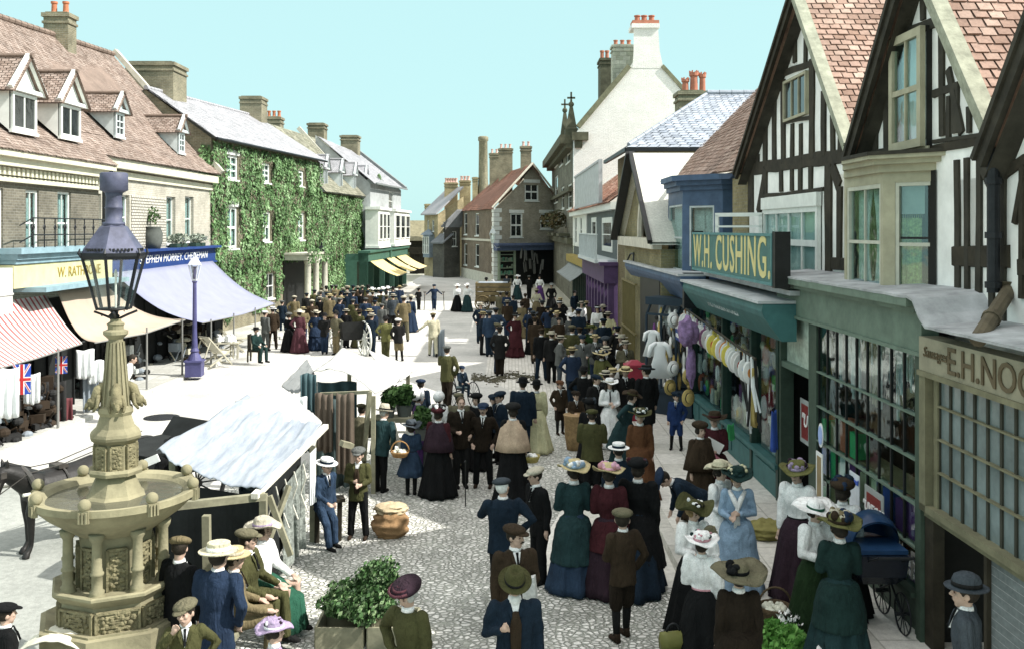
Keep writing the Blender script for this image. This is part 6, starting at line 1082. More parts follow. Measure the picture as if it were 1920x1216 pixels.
# produce stand and plants right of the white stall
s3 = thing('plant_stand', 'greenish wooden stand with trestle legs and leafy plants', 'stand', V((-2.45, 19.6, 0))); m = MB(); c0 = V((-2.35, 19.6, 0))
m.beam((c0.x-.45, 19.6, 1.15), (c0.x+.35, 19.6, 1.15), .5, .08); m.beam((c0.x-.4, 19.5, .7), (c0.x+.45, 19.5, .7), .5, .06); m.build('shelf', wood, s3)
for x in (-.35, .3): m = MB(); m.beam((c0.x+x, 19.3, 0), (c0.x+x*.7, 19.6, 1.2), .07, .07); m.build('leg', lw_, s3)
def potplant(name, label, p, r, h, n=200, leaf=.05, seed=1, mat=leafm, cat='plant'): t = thing(name, label, cat, p); m = MB(); m.lathe([(r*.5, 0), (r*.65, r*.9), (r*.7, r), (r*.5, r*.9)], 10, p); m.build('pot', M('dark_clay', (0,)*3), t); bush(t, (p[0], p[1], p[2]+r*.8), r, h, n, mat, leaf=leaf, seed=seed); return t
for i, (px, py, d0, r, h, lb) in enumerate(((715, 700, 18.4, .2, .5, 'small leafy pot plant on the left of the plant stand'), (742, 760, 18.0, .22, .5, 'bushy pot plant at the front of the plant stand'), (775, 775, 17.8, .24, .55, 'trailing leafy plant above the girl in blue'), (752, 740, 19.2, .24, .5, 'pot plant behind the plant stand'))): p = V((W(px, py, d0).x, 19.5 + .15*(i % 2), (1.19, 1.19, .74, 1.19)[i])); potplant('pot_plant', lb, p, r, h, 420, .06, 30+i)
fl = Mtile('pale_flowers', [(.03, .05, .02), (.14, .16, .13), (.3, .3, .28)], .8); t = thing('flower_bunch', 'bunch of grey flowers in a white jug behind the plant stand', 'flowers', W(738, 760, 20)); bush(t, V((-2.45, 20.2, 1.3)), .28, .5, 260, fl, 'blossom', .045, 77); m = MB(); m.lathe([(.12, 1.19), (.16, 1.45), (.1, 1.4)], 10, (-2.45, 20.2, 0)); m.build('jug', wl, t)
m = MB(); 
s4 = thing('trestle_ladder', 'pale wooden trestle leaning by the big man in the grey hat', 'trestle', (W(745, 850, 18.9).x, 18.9, 0)); m = MB(); a = W(738, 790, 18.9); b = W(757, 885, 18.9)
for dx in (0, .28): m.beam(a+V((dx,0,0)), b+V((dx+.08,0,-.1)), .05, .05)
for k in range(4): q = a.lerp(b, .2+k*.22); m.beam(q, q+V((.3,0,0)), .04, .04)
m.build('frame', lw_, s4)
# sack, wooden bench prop, crate of plants, kerb-side baskets
def sack(name, label, p, rx, ry, h, mat, n=20, seed=0, top=.9, cat='sack'):
    m = MB(); rs = []; p = V(p)
    for i in range(n+1):
        v = i/n; rr_ = (.82 + .25*math.sin(math.pi*min(1, v*1.1)) + .05*math.sin(v*22+seed)) * (1 if v < top else 1-.55*(v-top)/(1-top)); ring = []
        for j in range(40):
            a = 2*math.pi*j/40; k = 1 + .26*noise.noise(V((math.cos(a)*2.2+seed, math.sin(a)*2.2, v*3.5))) + .12*noise.noise(V((math.cos(a)*5, math.sin(a)*5, v*9+seed))); dz = .10*h*noise.noise(V((math.cos(a)*1.7, math.sin(a)*1.7, 5+seed)))*v
            ring.append((p.x + rx*rr_*k*math.cos(a), p.y + ry*rr_*k*math.sin(a), p.z + h*v + dz*1.6))
        rs.append(ring)
    rs.append([(p.x+(q[0]-p.x)*.6, p.y+(q[1]-p.y)*.6, q[2]-.12*h) for q in rs[-1]]); m.rings(rs); return tag(m.build(name, mat, None, True), label, cat)
jute = M('jute_sacking', (.26, .16, .08), .95, .3, 4, .9, 60); g = G(732, 1003); sack('burlap_sack', 'bulging brown burlap sack standing open on the cobbles', g, .27, .25, .42, jute, seed=3); g2 = g + V((.0, .05, .34)); sack('sack_cloth', 'crumpled paler sacking folded over the brown sack', g2, .25, .22, .18, M('pale_jute', (.42, .34, .22), .95, .3, 4, .9, 60), seed=9, cat='sacking')
m = MB(); p = W(600, 935, 14.9); m.beam((p.x, 14.9, .72), (p.x+.25, 14.5, .72), .3, .05); m.build('x', wood) if False else None
bnch = thing('trestle_bench', 'dark wooden trestle the boy in the boater leans on', 'bench', (-2.9, 15.0, 0)); m = MB(); m.box((-2.95, 15.45, .66), (.5, .26, .05), .3); m.build('seat', timberB, bnch)
for (x, y) in ((-3.12, 15.35), (-2.78, 15.45), (-2.95, 15.55)): m = MB(); m.beam((x, y, 0), (x, y+.05, .64), .07, .07, (0,1,0)); m.build('leg', timberB, bnch)
gl_ = Mtile('market_leaves', [(.012, .03, .01), (.03, .075, .02), (.06, .13, .04), (.2, .27, .14)], .6)
ct = thing('plant_crate', 'open wooden crate bursting with leafy green plants on the cobbles', 'crate', (-2.0, 11.9, 0)); m = MB(); cx_, cy_ = W(640, 1190, 11.6).x, 11.75
for dx in (0, .62):
    for (ox, oy, sx, sy) in ((0, -.3, .56, .03), (0, .3, .56, .03), (-.28, 0, .03, .6), (.28, 0, .03, .6)): m.box((cx_+dx+ox, cy_+oy, .13), (sx, sy, .26))
m.build('slatted_box', wood, ct); bush(ct, (cx_+.2, cy_+.05, .2), .62, .5, 4200, gl_, 'foliage', .03, 5); bush(ct, (cx_+.4, cy_+.2, .35), .38, .62, 2200, gl_, 'tall_foliage', .028, 6)
g = G(1440, 1005, .13); m = MB(); sk = sack('olive_bundle', 'olive green cloth bundle lying on the pavement between the blue coat and dark skirt', g, .36, .28, .26, M('olive_cloth', (.22, .20, .07), .9, .25, 4, .5), seed=12, cat='bundle', top=.7)
def basket(name, label, p, r, h, mat, fill=None, handle=True, sx=1, cat='basket', rz=0, local=None):
    t = thing(name, label, cat, p); m = MB(); c = V(p); rr = []
    m.lathe([(r*.75, 0), (r, h*.8), (r*1.04, h), (r*.95, h), (r*.9, h*.7), (r*.6, h*.6)], 24, c, 0, sx, 1)
    for k in range(5): m.lathe([(r*(.77+.05*k), h*(.1+.18*k)), (r*(.80+.05*k), h*(.14+.18*k)), (r*(.77+.05*k), h*(.18+.18*k))], 24, c, 0, sx, 1, cap=False)
    m.build('wicker_body', mat, t, True)
    if handle: m = MB(); m.tube([(c.x + sx*r*math.cos(a)*math.cos(rz), c.y + r*math.cos(a)*math.sin(rz), c.z + h + r*1.1*math.sin(a)) for a in [math.pi*i/12 for i in range(13)]], .014, 6); m.build('handle', mat, t, True)
    if fill: m = MB(); rq = random.Random(int(r*100)); [m.ell((c.x+sx*r*.6*rq.uniform(-1, 1), c.y+r*.6*rq.uniform(-1, 1), c.z+h*.9), r*.2, 8, 5) for _ in range(26)]; m.build('contents', fill, t, True)
    return t
wick = M('wicker', (.30, .17, .07), .8, .35, 12, 1, 50); dwick = M('dark_wicker', (.08, .055, .03), .8, .35, 12, 1, 50)
basket('flower_basket', 'round dark wicker basket of white flower heads behind the straw hat', G(1453, 1180, .13), .2, .3, dwick, M('flower_white', (.6, .6, .5)), True)
t = thing('bedding_plants', 'bright green bedding plants with white blooms at the bottom of the photo', 'plants', G(1460, 1225, .13)); bush(t, G(1455, 1222, .13), .42, .35, 1500, Mtile('bright_leaves', [(.05, .14, .02), (.10, .26, .05), (.20, .40, .10)], .6), 'foliage', .05, 15); bush(t, G(1478, 1205, .13)+V((0,0,.2)), .2, .2, 60, wl, 'blossom', .03, 16)
m = MB(); p = W(1567, 1222, 10.4); m.lathe([(.10, -.12), (.19, .0), (.20, .02), (.17, .0), (.08, -.06)], 28, p); m.lathe([(.12, 0), (.12, p.z-.13-.12)], 12, (p.x, p.y, .13)); tag(m.build('white_basin', wl, None, True), 'white enamel basin on a stand at the bottom edge near the green coat', 'basin')
# red box, dyers sign, shop display on the right
g = G(1190, 760, .13); bx = thing('red_box', 'tall plain red box standing outside the draper window', 'box', (g.x, 24.6, .13)); m = MB(); x = (1190-CX)/F*24.6; m.box((x, 24.6, 1.0), (.48, .4, 1.0)); m.build('body', M('dull_red', (.28, .03, .05), .6, .2, 3), bx); m = MB(); m.box((x, 24.6, 1.53), (.54, .46, .06)); m.lathe([(.3, 1.56), (.12, 1.66)], 4, (x, 24.6, 0), .785); m.box((x, 24.6, .3), (.4, .3, .4)); m.build('lid', M('dull_red', (0,)*3), bx)
poster(fb1, fb1.L-1.2, 2.45, .62, .5, .2, 'blue enamel sign reading DYERS among the draper goods', (navy, navy), (('DYER', 0, .1, .2, wl), ('P.Pullar', 0, -.12, .13, wl)), 'dyers_sign', 'sign')
sh = thing('display_rail', 'long rail of bright paddles and trinkets hanging below the teal fascia', 'display', fb2.P(fb2.L/2, 3.0, .5)); m = MB(); m.tube([fb2.P(-.6, 3.12, .25), fb2.P(fb2.L*.95, 2.78, .35)], .025, 6)
m.build('rail', timberB, sh); cols = [M('toy_white', (.7, .7, .68)), M('toy_orange', (.55, .22, .06)), M('toy_blue', (.08, .22, .5)), M('toy_mauve', (.3, .14, .25)), M('toy_yellow', (.6, .5, .1)), M('toy_red', (.5, .08, .06))]
rr = random.Random(9)
for i in range(46):
    u = .1 + (fb2.L*.9)*i/46; z = 3.08 - .32*i/46; p = fb2.P(u, z-.28, .3+rr.uniform(-.05, .06)); m = MB(); mt = Matrix.Rotation(rr.uniform(-.3, .3), 3, 'Z') @ Matrix.Rotation(math.pi/2, 3, 'X')
    m.lathe([(.0001, -.01), (.16, -.01), (.17, 0), (.16, .01), (.0001, .01)], 14, p, 0, .8, 1.25, m=mt, mi=0); m.lathe([(.0001, -.016), (.07, -.016), (.07, .016), (.0001, .016)], 10, p, 0, .8, 1.25, m=mt, mi=1); m.beam(p+V((0,0,.15)), p+V((0,0,.28)), .03, .015)
    m.build('paddle', [cols[0] if i % 3 else rr.choice(cols), rr.choice(cols[1:])], sh)
m = MB()
for i in range(14): u = fb2.L*(.8+.14*rr.random()); a = fb2.P(u, 2.8, .3+.1*rr.random()); m.tube([a, a+V((0, -.1, -.5)), a+V((rr.uniform(-.1, .1), -.2, -rr.uniform(.9, 1.4)))], [.02, .035, .02], 5, rr.randrange(2))
m.build('hanging_straps', [wcl, M('black_cloth', (0,)*3)], sh)
purp = M('purple_print', (.20, .13, .25), .9, .5, 9, .6, 14, bd=.04); 
def lump(name, label, cat, p, r, mat, seed, n=26):
    m = MB(); p = V(p); rs = []
    for i in range(n+1):
        t = math.pi*i/n; t = min(max(t, .03), math.pi-.03); ring = []
        for j in range(n): a = 2*math.pi*j/n; v = V((math.sin(t)*math.cos(a), math.sin(t)*math.sin(a), -math.cos(t))); k = 1+.28*noise.noise(v*1.6+V((seed,0,0)))+.12*noise.noise(v*4+V((seed,0,0))); ring.append(p+V((v.x*r[0]*k, v.y*r[1]*k, v.z*r[2]*k)))
        rs.append(ring)
    m.rings(rs); return tag(m.build(name, mat, None, True), label, cat)
p = W(1290, 622, 20.2); lump('purple_bundle', 'big bunch of purple printed cloth hung under the blue fascia', 'cloth', p, (.22, .22, .3), purp, 1); lump('purple_drape', 'narrow purple cloth trailing below the purple bunch', 'cloth', p+V((.08,.1,-.72)), (.10, .10, .42), purp, 4)
dress = M('white_muslin', (.80, .80, .80), .95, .05, 5)
for i, (px, py, d0, sc_, lb) in enumerate(((1237, 640, 22.6, 1, 'largest white child dress hung outside the draper'), (1222, 618, 23.6, .75, 'small white dress hung left of the large one'))):
    t = thing('hung_dress', lb, 'dress', W(px, py, d0)); p = W(px, py, d0); m = MB(); m.lathe([(.10*sc_, 0), (.15*sc_, -.12*sc_), (.13*sc_, -.3*sc_), (.30*sc_, -.85*sc_)], 20, p, 0, 1, .35); m.build('skirt', dress, t, True)
    for sg in (-1, 1): m = MB(); m.tube([p+V((sg*.08*sc_, 0, -.03)), p+V((sg*.2*sc_, 0, -.12*sc_)), p+V((sg*.26*sc_, 0, -.36*sc_))], [.05*sc_, .07*sc_, .05*sc_], 10); m.build('sleeve', dress, t, True)
for i, (px, py, d0, mm) in enumerate(((1262, 690, 22.5, wl), (1256, 725, 22.6, M('straw_goods', (0,)*3)), (1262, 600, 23, wl), (1291, 705, 20.9, M('straw_goods', (0,)*3)), (1290, 745, 20.7, M('straw_goods', (0,)*3)))):
    p = W(px, py, d0); t = thing('display_hat', ('white hat with black band hung beside the white dress', 'straw boater below the white hat', 'uppermost white hat near the arched window', 'straw hat hung under the purple cloth', 'lowest straw hat near the boy in blue')[i], 'hat', p, group='hats displayed outside the draper'); m = MB(); mt = Matrix.Rotation(math.pi/2, 3, 'X') @ Matrix.Rotation(.5, 3, 'Y'); m.lathe([(.0001, 0), (.17, 0), (.17, .015), (.10, .02), (.10, .09), (.0001, .1)], 20, p, 0, 1, 1.1, m=mt); m.build('straw', mm, t, True); m = MB(); m.lathe([(.105, .03), (.105, .06)], 20, p, 0, 1, 1.1, m=mt); m.build('hat_band', black, t)
# goods bucket colours in the plate glass are built with the window; garments hanging low
for i, (px, py, d0, w_, h, mm, lb) in enumerate(((1345, 795, 18.3, .25, .3, M('goods_green', (0,)*3), 'green bucket in the draper window'), (1388, 690, 16.6, .2, 1.0, M('straw_goods', (0,)*3), 'long straw coloured bat cover in the draper window'), (1425, 770, 16.9, .2, .7, M('goods_blue', (0,)*3), 'blue cloth hanging in the draper window'))): cloth_hang('hung_ware', lb, 'goods', W(px, py, d0)+V((.25,0,0)), w_, h, mm, .9, .03, seed=i)
# ---------------------------------------------------------------- black gig, carts, pram, pushchair
def wheel(par, c, r, nsp, mat, axis, rim=.035, name='wheel', tw=.03):
    c = V(c); ax = V(axis).normalized(); a = ax.orthogonal().normalized(); b = ax.cross(a); m = MB(); n = 40
    pts = [c + (a*math.cos(2*math.pi*i/n) + b*math.sin(2*math.pi*i/n))*r for i in range(n+1)]; m.tube(pts, rim, 6, cap=False); o = m.build(name, mat, par, True); m = MB()
    for i in range(nsp): q = 2*math.pi*i/nsp; m.tube([c, c + (a*math.cos(q)+b*math.sin(q))*r], tw*.5, 5)
    m.tube([c-ax*.08, c+ax*.08], r*.1, 10); m.build('spokes', mat, o); return o
gig = thing('black_gig', 'open black two wheeled gig with large pale spoked wheels among the crowd', 'carriage', (W(655, 640, 38.6).x, 38.6, 0)); pwl = M('pale_wheel_paint', (.62, .63, .58), .6); xg, dg = W(655, 640, 38.6).x, 38.6
wheel(gig, (W(630, 0, 38.9).x, 38.9, .66), .66, 14, pwl, (1, .62, 0), .045, tw=.06); wheel(gig, (W(683, 0, 38.2).x, 38.2, .66), .66, 14, pwl, (1, .62, 0), .045, tw=.06)
m = MB(); rzm = Matrix.Rotation(.45, 3, 'Z'); q_ = lambda x, y, z: V((xg, dg, 0)) + rzm @ V((x, y, z)); m.rings([[q_(-.36, -.5, .62), q_(.36, -.5, .62), q_(.36, .55, .62), q_(-.36, .55, .62)], [q_(-.46, -.62, .95), q_(.46, -.62, .95), q_(.46, .6, .95), q_(-.46, .6, .95)], [q_(-.5, -.72, 1.35), q_(.5, -.72, 1.35), q_(.5, -.2, 1.2), q_(-.5, -.2, 1.2)]]); m.build('body', black, gig)
m = MB(); m.tube([(W(630, 0, 38.9).x, 38.9, .66), (W(683, 0, 38.2).x, 38.2, .66)], .04, 6); m.build('axle', iron, gig); m = MB(); m.tube([q_(.35, .5, .75), q_(.3, 2.4, 1.0)], .035, 6); m.build('shaft', timberB, gig); m = MB(); m.tube([q_(-.35, .5, .75), q_(-.3, 2.4, 1.0)], .035, 6); m.build('shaft', timberB, gig)
ct2 = thing('wooden_cart', 'low brown boarded cart standing before the corner house', 'cart', (W(925, 560, 60).x, 60, 0)); x, d0 = W(925, 560, 60).x, 60; m = MB(); tb = M('cart_boards', (.13, .10, .05), .85, .3)
for k in range(4): m.box((x, d0-.8, .75+k*.27), (2.1, .08, .23)); m.box((x-1.05, d0, .75+k*.27), (.08, 1.7, .23)); m.box((x+1.05, d0, .75+k*.27), (.08, 1.7, .23))
m.box((x, d0, .6), (2.1, 1.7, .1)); m.build('body', tb, ct2)
for (dx, dy) in ((-.65, -.95), (.65, -.95), (-.65, .95), (.65, .95)): wheel(ct2, (x+dx, d0+dy, .45), .45, 10, tb, (0, 1, 0), .04)
m = MB(); m.box((x, d0, 1.55), (1.8, 1.5, .3)); m.build('load', M('grey_cloth', (0,)*3), ct2)
pr = thing('perambulator', 'navy blue hooded perambulator behind the green coated woman', 'pram', (W(1635, 1100, 11.9).x, 11.9, .13)); x, d0 = W(1632, 1100, 11.9).x, 11.9; nv = M('navy_oilcloth', (.015, .045, .11), .35, .3, 3, .5, 9); 
m = MB(); m.rings([[(x+sx*.2, d0+sy*.3, .72) for sx, sy in ((-1,-1),(1,-1),(1,1),(-1,1))], [(x+sx*.27, d0+sy*.44, .85) for sx, sy in ((-1,-1),(1,-1),(1,1),(-1,1))], [(x+sx*.28, d0+sy*.5, 1.12) for sx, sy in ((-1,-1),(1,-1),(1,1),(-1,1))]]); m.build('body', M('black_coachwork', (.008, .012, .02), .25), pr)
m = MB(); rs = []
for i in range(9): a = math.pi*(.05+.62*i/8); rs.append([(x + .29*math.cos(q)*(1+.03*(i%2)), d0 - .05 + .42*math.cos(a)*(.55+.45*math.sin(q))*(1 if i else 1), 1.1 + .42*math.sin(a)*math.sin(q)**.7 + .02*(i%2)) for q in [math.pi*(j+.02)/12.05 for j in range(13)]])
m.rings(rs, False, closed=False); m.rings([[ (p[0]+(x-p[0])*.04, p[1], p[2]-.02) for p in r] for r in rs][::-1], False, closed=False); m.build('hood', nv, pr, True)
m = MB(); m.box((x, d0-.2, 1.15), (.57, .5, .05)); m.build('apron', nv, pr)
for (dx, dy, r) in ((-.27, -.32, .24), (.27, -.32, .24), (-.27, .34, .28), (.27, .34, .28)): wheel(pr, (x+dx, d0+dy, .13+r), r, 12, iron, (1, 0, 0), .012, tw=.012)
m = MB(); 
for sg in (-1, 1): m.tube([(x+sg*.24, d0-.35, .4), (x+sg*.26, d0, .62), (x+sg*.24, d0+.35, .42)], .014, 6); m.tube([(x+sg*.2, d0-.45, 1.05), (x+sg*.2, d0-.8, 1.2)], .014, 6)
m.tube([(x-.2, d0-.8, 1.2), (x+.2, d0-.8, 1.2)], .018, 6); m.build('chassis', iron, pr)
# pushchair / bicycle by the man with grey cap
g = G(868, 772); pc = thing('invalid_tricycle', 'spoked wheel pushchair beside the man in the grey cap', 'pushchair', (W(868, 760, 27).x, 27, 0)); x = W(868, 760, 27).x; wheel(pc, (x+.3, 27, .36), .36, 14, iron, (1, .6, 0), .016, tw=.01); wheel(pc, (x-.35, 27.2, .36), .36, 14, iron, (1, .6, 0), .016, tw=.01); m = MB(); m.tube([(x-.35, 27.2, .36), (x, 27, .5), (x+.3, 27, .36)], .02, 6); m.tube([(x-.2, 27.3, .5), (x-.35, 27.5, 1.0)], .018, 6); m.box((x, 27.05, .55), (.4, .4, .05)); m.build('frame', iron, pc)
# seat under the boys
ck = thing('barrel_basket', 'tall round wicker hamper the two seated boys lean against', 'basket', G(1078, 842)); g = G(1078, 842); m = MB(); m.lathe([(.18, 0), (.23, .3), (.25, .75), (.27, .8), (.22, .78)], 20, g); m.build('wicker_body', M('tan_wicker', (.30, .20, .10), .8, .35, 12, 1, 50), ck, True)

for i, (x, a, b, z, lb) in enumerate(((-12.35, 20.2, 26.9, 2.1, 'added black sheet for the shade behind the clothes under the striped awning'), (-12.5, 27.8, 31.6, 2.3, 'added black sheet for the shade deep under the peach awning'), (-13.2, 33.2, 43.5, 2.6, 'added black sheet for the shade at the back of the lilac awning'))):
    m = MB(); m.box((x, (a+b)/2, .1+z/2), (.06, b-a, z)); [m.box((x+.05, a+(b-a)*k/9, .1+z/2), (.08, .05, z)) for k in range(10)]; tag(m.build('shade_backing', flatblack, None), lb, 'shade backing')  # black sheets added to paint the deep shade beneath the awnings
heap('boot_stock', 'black pile of goods on the pavement below the flags', 'stock', (-11.75, 23.4, .1), .3, 2.0, 1.1, 120, [M('black_cloth', (0,)*3), M('dark_brown', (0,)*3)], 6, 'stuff')
# ---------------------------------------------------------------- people
CC = dict(black=(.012,.013,.014), soot=(.022,.022,.022), navy=(.012,.03,.055), blue=(.02,.045,.10), royal=(.01,.05,.2), sky=(.20,.32,.46), teal=(.02,.065,.07), green=(.035,.085,.02), olive=(.10,.10,.03), khaki=(.20,.18,.10), tan=(.26,.20,.09), cream=(.50,.46,.30),
    brown=(.06,.038,.02), rust=(.17,.065,.02), maroon=(.085,.015,.022), dusk=(.12,.035,.05), plum=(.05,.025,.04), purple=(.14,.04,.26), white=(.75,.75,.74), grey=(.16,.17,.16), slate=(.07,.09,.11), straw=(.50,.40,.18), stone=(.42,.38,.28), pink=(.60,.30,.42), lemon=(.55,.52,.28), bottle=(.015,.05,.045), darkbrown=(.03,.02,.012), emerald=(.02,.14,.08), rose=(.5,.22,.26), lilac=(.30,.22,.36), skirtgreen=(.02,.05,.015), denim=(.03,.07,.14), leather=(.05,.03,.018), yellowgreen=(.20,.20,.05), peachcape=(.48,.34,.22))
def cl(c):
    if not isinstance(c, str): return c
    if 'cloth_'+c in _mc: return _mc['cloth_'+c]
    q = CC[c]; l = sum(q)/3; dk = .62 if l < .2 else 1; q = tuple((x*.78 + l*.22)*dk for x in q)
    m, t, p = _new('cloth_'+c); tc = nn(t, 'TexCoord').outputs['Object']; t.links.new(noisecol(t, tc, noisecol(t, tc, q, .25, 4), .22, 70), p.inputs['Base Color']); p.inputs['Roughness'].default_value = .95; p.inputs['Specular IOR Level'].default_value = .12
    mp = nn(t, 'Mapping'); mp.inputs['Scale'].default_value = (1, 1, .28); t.links.new(tc, mp.inputs[0]); n = nn(t, 'TexNoise', i_Scale=11, i_Detail=3, i_Roughness=.5, i_Distortion=.8); t.links.new(mp.outputs[0], n.inputs[0]); n2 = nn(t, 'TexNoise', i_Scale=90, i_Detail=2); t.links.new(tc, n2.inputs[0])
    b1 = nn(t, 'Bump', i_Strength=.9, i_Distance=.05); t.links.new(n.outputs[0], b1.inputs['Height']); b2 = nn(t, 'Bump', i_Strength=.3, i_Distance=.006); t.links.new(n2.outputs[0], b2.inputs['Height']); t.links.new(b1.outputs[0], b2.inputs['Normal']); t.links.new(b2.outputs[0], p.inputs['Normal'])
    _mc['cloth_'+c] = m; return m
skin = M('skin', (.46, .32, .25), .6, .12, 9, .15, 60, spec=.3); skd = M('dark_features', (.06, .03, .025), .7); hairs = dict(dark=M('dark_hair', (.02,.015,.01), .7, .4, 30, .6, 80), brown=M('brown_hair', (.06,.04,.02), .7, .4, 30, .6, 80), grey=M('grey_hair', (.40,.40,.38), .8, .3, 30, .6, 80), white=M('white_hair', (.7,.7,.68), .8, .2, 30, .6, 80), fair=M('fair_hair', (.25,.17,.08), .7, .3, 30, .6, 80))
tx1 = bpy.data.textures.new('cloth_folds', 'CLOUDS'); tx1.noise_scale = .16; tx1.noise_depth = 3
PEND = []
def vbuild(mb, name, mat, parent, vox, sm=2, disp=0):
    me = mb.mesh(name, False); me.materials.append(mat); xs = [sum(v[i] for v in mb.v)/len(mb.v) for i in range(3)]; piv = V((xs[0], xs[1], min(v[2] for v in mb.v))); me.transform(Matrix.Translation(-piv))
    o = link(name, me, piv, parent); md = o.modifiers.new('r', 'REMESH'); md.mode = 'VOXEL'; md.voxel_size = vox; md.use_smooth_shade = True
    if disp: d = o.modifiers.new('d', 'DISPLACE'); d.texture = tx1; d.strength = disp; d.mid_level = .5; d.texture_coords = 'LOCAL'
    if sm: q = o.modifiers.new('s', 'SMOOTH'); q.iterations = sm; q.factor = .5
    PEND.append(o); return o
ARM = dict(down=((.05,.02,-.29), (.06,-.05,-.55)), hip=((.19,.09,-.22), (.01,-.04,-.41)), front=((.05,-.03,-.29), (-.07,-.24,-.31)), clasp=((.07,.01,-.29), (-.14,-.19,-.26)), back=((.07,.10,-.27), (-.10,.17,-.42)), up=((.10,-.16,-.14), (-.05,-.24,.07)), fwd=((.06,-.2,-.2), (.02,-.45,-.24)), out=((.2,-.02,-.2), (.40,-.08,-.34)), pocket=((.13,.06,-.27), (.04,-.07,-.50)), lapel=((.10,-.02,-.28), (-.06,-.22,-.16)), lap=((.05,-.08,-.28), (.0,-.34,-.38)), swing=((.06,.12,-.27), (.08,.22,-.5)))
LEG = dict(stand=((0,0),(0,0)), wide=((.07,0),(.07,0)), step=((0,-.2),(0,.16)), walk=((0,-.32),(0,.28)), cont=((0,-.02),(.05,-.14)))
HADD = dict(cap=.045, bowler=.08, boater=.06, trilby=.09, wide=.09, big=.12, none=.0, bonnet=.03, toque=.09, tricorne=.10, rosette=.09)
def hat(root, kind, hm, trim, T, s=1.0, near=True):
    """T maps hat space (origin at the crown of the head, -y forward) to the figure"""
    n = 24 if near else 14
    def L(prof, sx=1, sy=1.12, mi=0, m=None, dz=0): m = m or MB(); b = len(m.v); m.lathe([(r*s, (z+dz)*s) for r, z in prof], n, (0, 0, 0), 0, sx, sy); m.v[b:] = [tuple(T @ V(p)) for p in m.v[b:]]; return m
    tm = cl(trim) if trim else None; o = None
    if kind == 'cap':
        m = MB(); m.ell((0, .005*s, -.005*s), (.125*s, .145*s, .055*s), n, 8, Matrix.Rotation(.12, 3, 'X')); m.ell((0, -.125*s, -.035*s), (.08*s, .07*s, .012*s), 12, 5, Matrix.Rotation(.25, 3, 'X')); m.v = [tuple(T @ V(p)) for p in m.v]; o = m.build('hat', hm, root, True)
        m = MB(); m.ell((0, 0, .048*s), (.012*s, .012*s, .006*s), 8, 4); m.v = [tuple(T @ V(p)) for p in m.v]; m.build('button', hm, o)
    elif kind == 'bowler': o = L([(.10, -.045), (.155, -.04), (.16, -.03), (.15, -.035), (.105, -.03), (.105, .02), (.09, .06), (.05, .085), (.001, .09)]).build('hat', hm, root, True); 
    elif kind == 'boater': o = L([(.10, -.04), (.175, -.038), (.178, -.028), (.105, -.026), (.103, .045), (.095, .05), (.001, .052)]).build('hat', hm, root, False)
    elif kind == 'trilby':
        m = L([(.10, -.05), (.15, -.045), (.175, -.02), (.165, -.028), (.11, -.035), (.105, .02), (.085, .10), (.06, .115), (.03, .085), (.001, .08)]); o = m.build('hat', hm, root, True)
    elif kind in ('wide', 'big'):
        k = 1.0 if kind == 'wide' else 1.35; m = MB(); R_ = .23*k; b = len(m.v)
        prof = [(.09, -.035), (R_*.8, -.03), (R_, -.015), (R_*1.01, -.005), (R_*.8, -.018), (.115, -.02), (.11, .05), (.09, .08), (.05, .09), (.001, .092)]
        m.lathe([(r*s, z*s) for r, z in prof], n+8, (0, 0, 0), 0, 1, 1.05); q = []
        for p in m.v: r = math.hypot(p[0], p[1]); a = math.atan2(p[1], p[0]); q.append((p[0], p[1], p[2] + (.035*s*math.sin(2*a+.7)+.012*s*math.sin(5*a))*(r/(R_*s))**2))
        m.v = [tuple(T @ V(p)) for p in q]; o = m.build('hat', hm, root, True)
    elif kind == 'bonnet': m = MB(); m.ell((0, .03*s, -.03*s), (.125*s, .135*s, .12*s), n, 9); m.ell((0, -.07*s, -.03*s), (.135*s, .05*s, .13*s), n, 8); m.v = [tuple(T @ V(p)) for p in m.v]; o = m.build('hat', hm, root, True)
    elif kind == 'toque': m = MB(); m.ell((0, .01*s, .02*s), (.15*s, .17*s, .075*s), n, 8); m.v = [tuple(T @ V(p)) for p in m.v]; o = m.build('hat', hm, root, True)
    elif kind == 'rosette':
        m = MB(); m.ell((0, .01*s, .02*s), (.17*s, .18*s, .085*s), n, 8); m.v = [tuple(T @ V(p)) for p in m.v]; o = m.build('hat', hm, root, True); m = MB()
        pts = [V((a*.0085*s*math.cos(a*1.0), a*.0085*s*math.sin(a)-.05*s, (.085-.0022*a)*s)) for a in [i*.45 for i in range(42)]]; m.tube([T @ p for p in pts], .016*s, 6); m.build('ribbon_rosette', tm or hm, o, True)
    elif kind == 'tricorne':
        m = MB(); prof = [(.09, -.03), (.19, -.02), (.24, .03), (.235, .035), (.18, -.01), (.11, -.01), (.11, .05), (.05, .085), (.001, .087)]; m.lathe([(r*s, z*s) for r, z in prof], n+6); q = []
        for p in m.v: r = math.hypot(p[0], p[1]); a = math.atan2(p[1], p[0]); q.append((p[0]*1.15, p[1], p[2] + .07*s*math.cos(3*a+1.2)*(r/(.24*s))**2))
        m.v = [tuple(T @ V(p)) for p in q]; o = m.build('hat', hm, root, True)
    if o and trim and kind in ('bowler', 'boater', 'trilby', 'wide', 'big'): L([(.106, -.024), (.116 if kind in ('wide', 'big') else .109, -.022), (.114 if kind in ('wide', 'big') else .108, .012), (.10, .014)]).build('hat_band', tm, o, True)
    return o
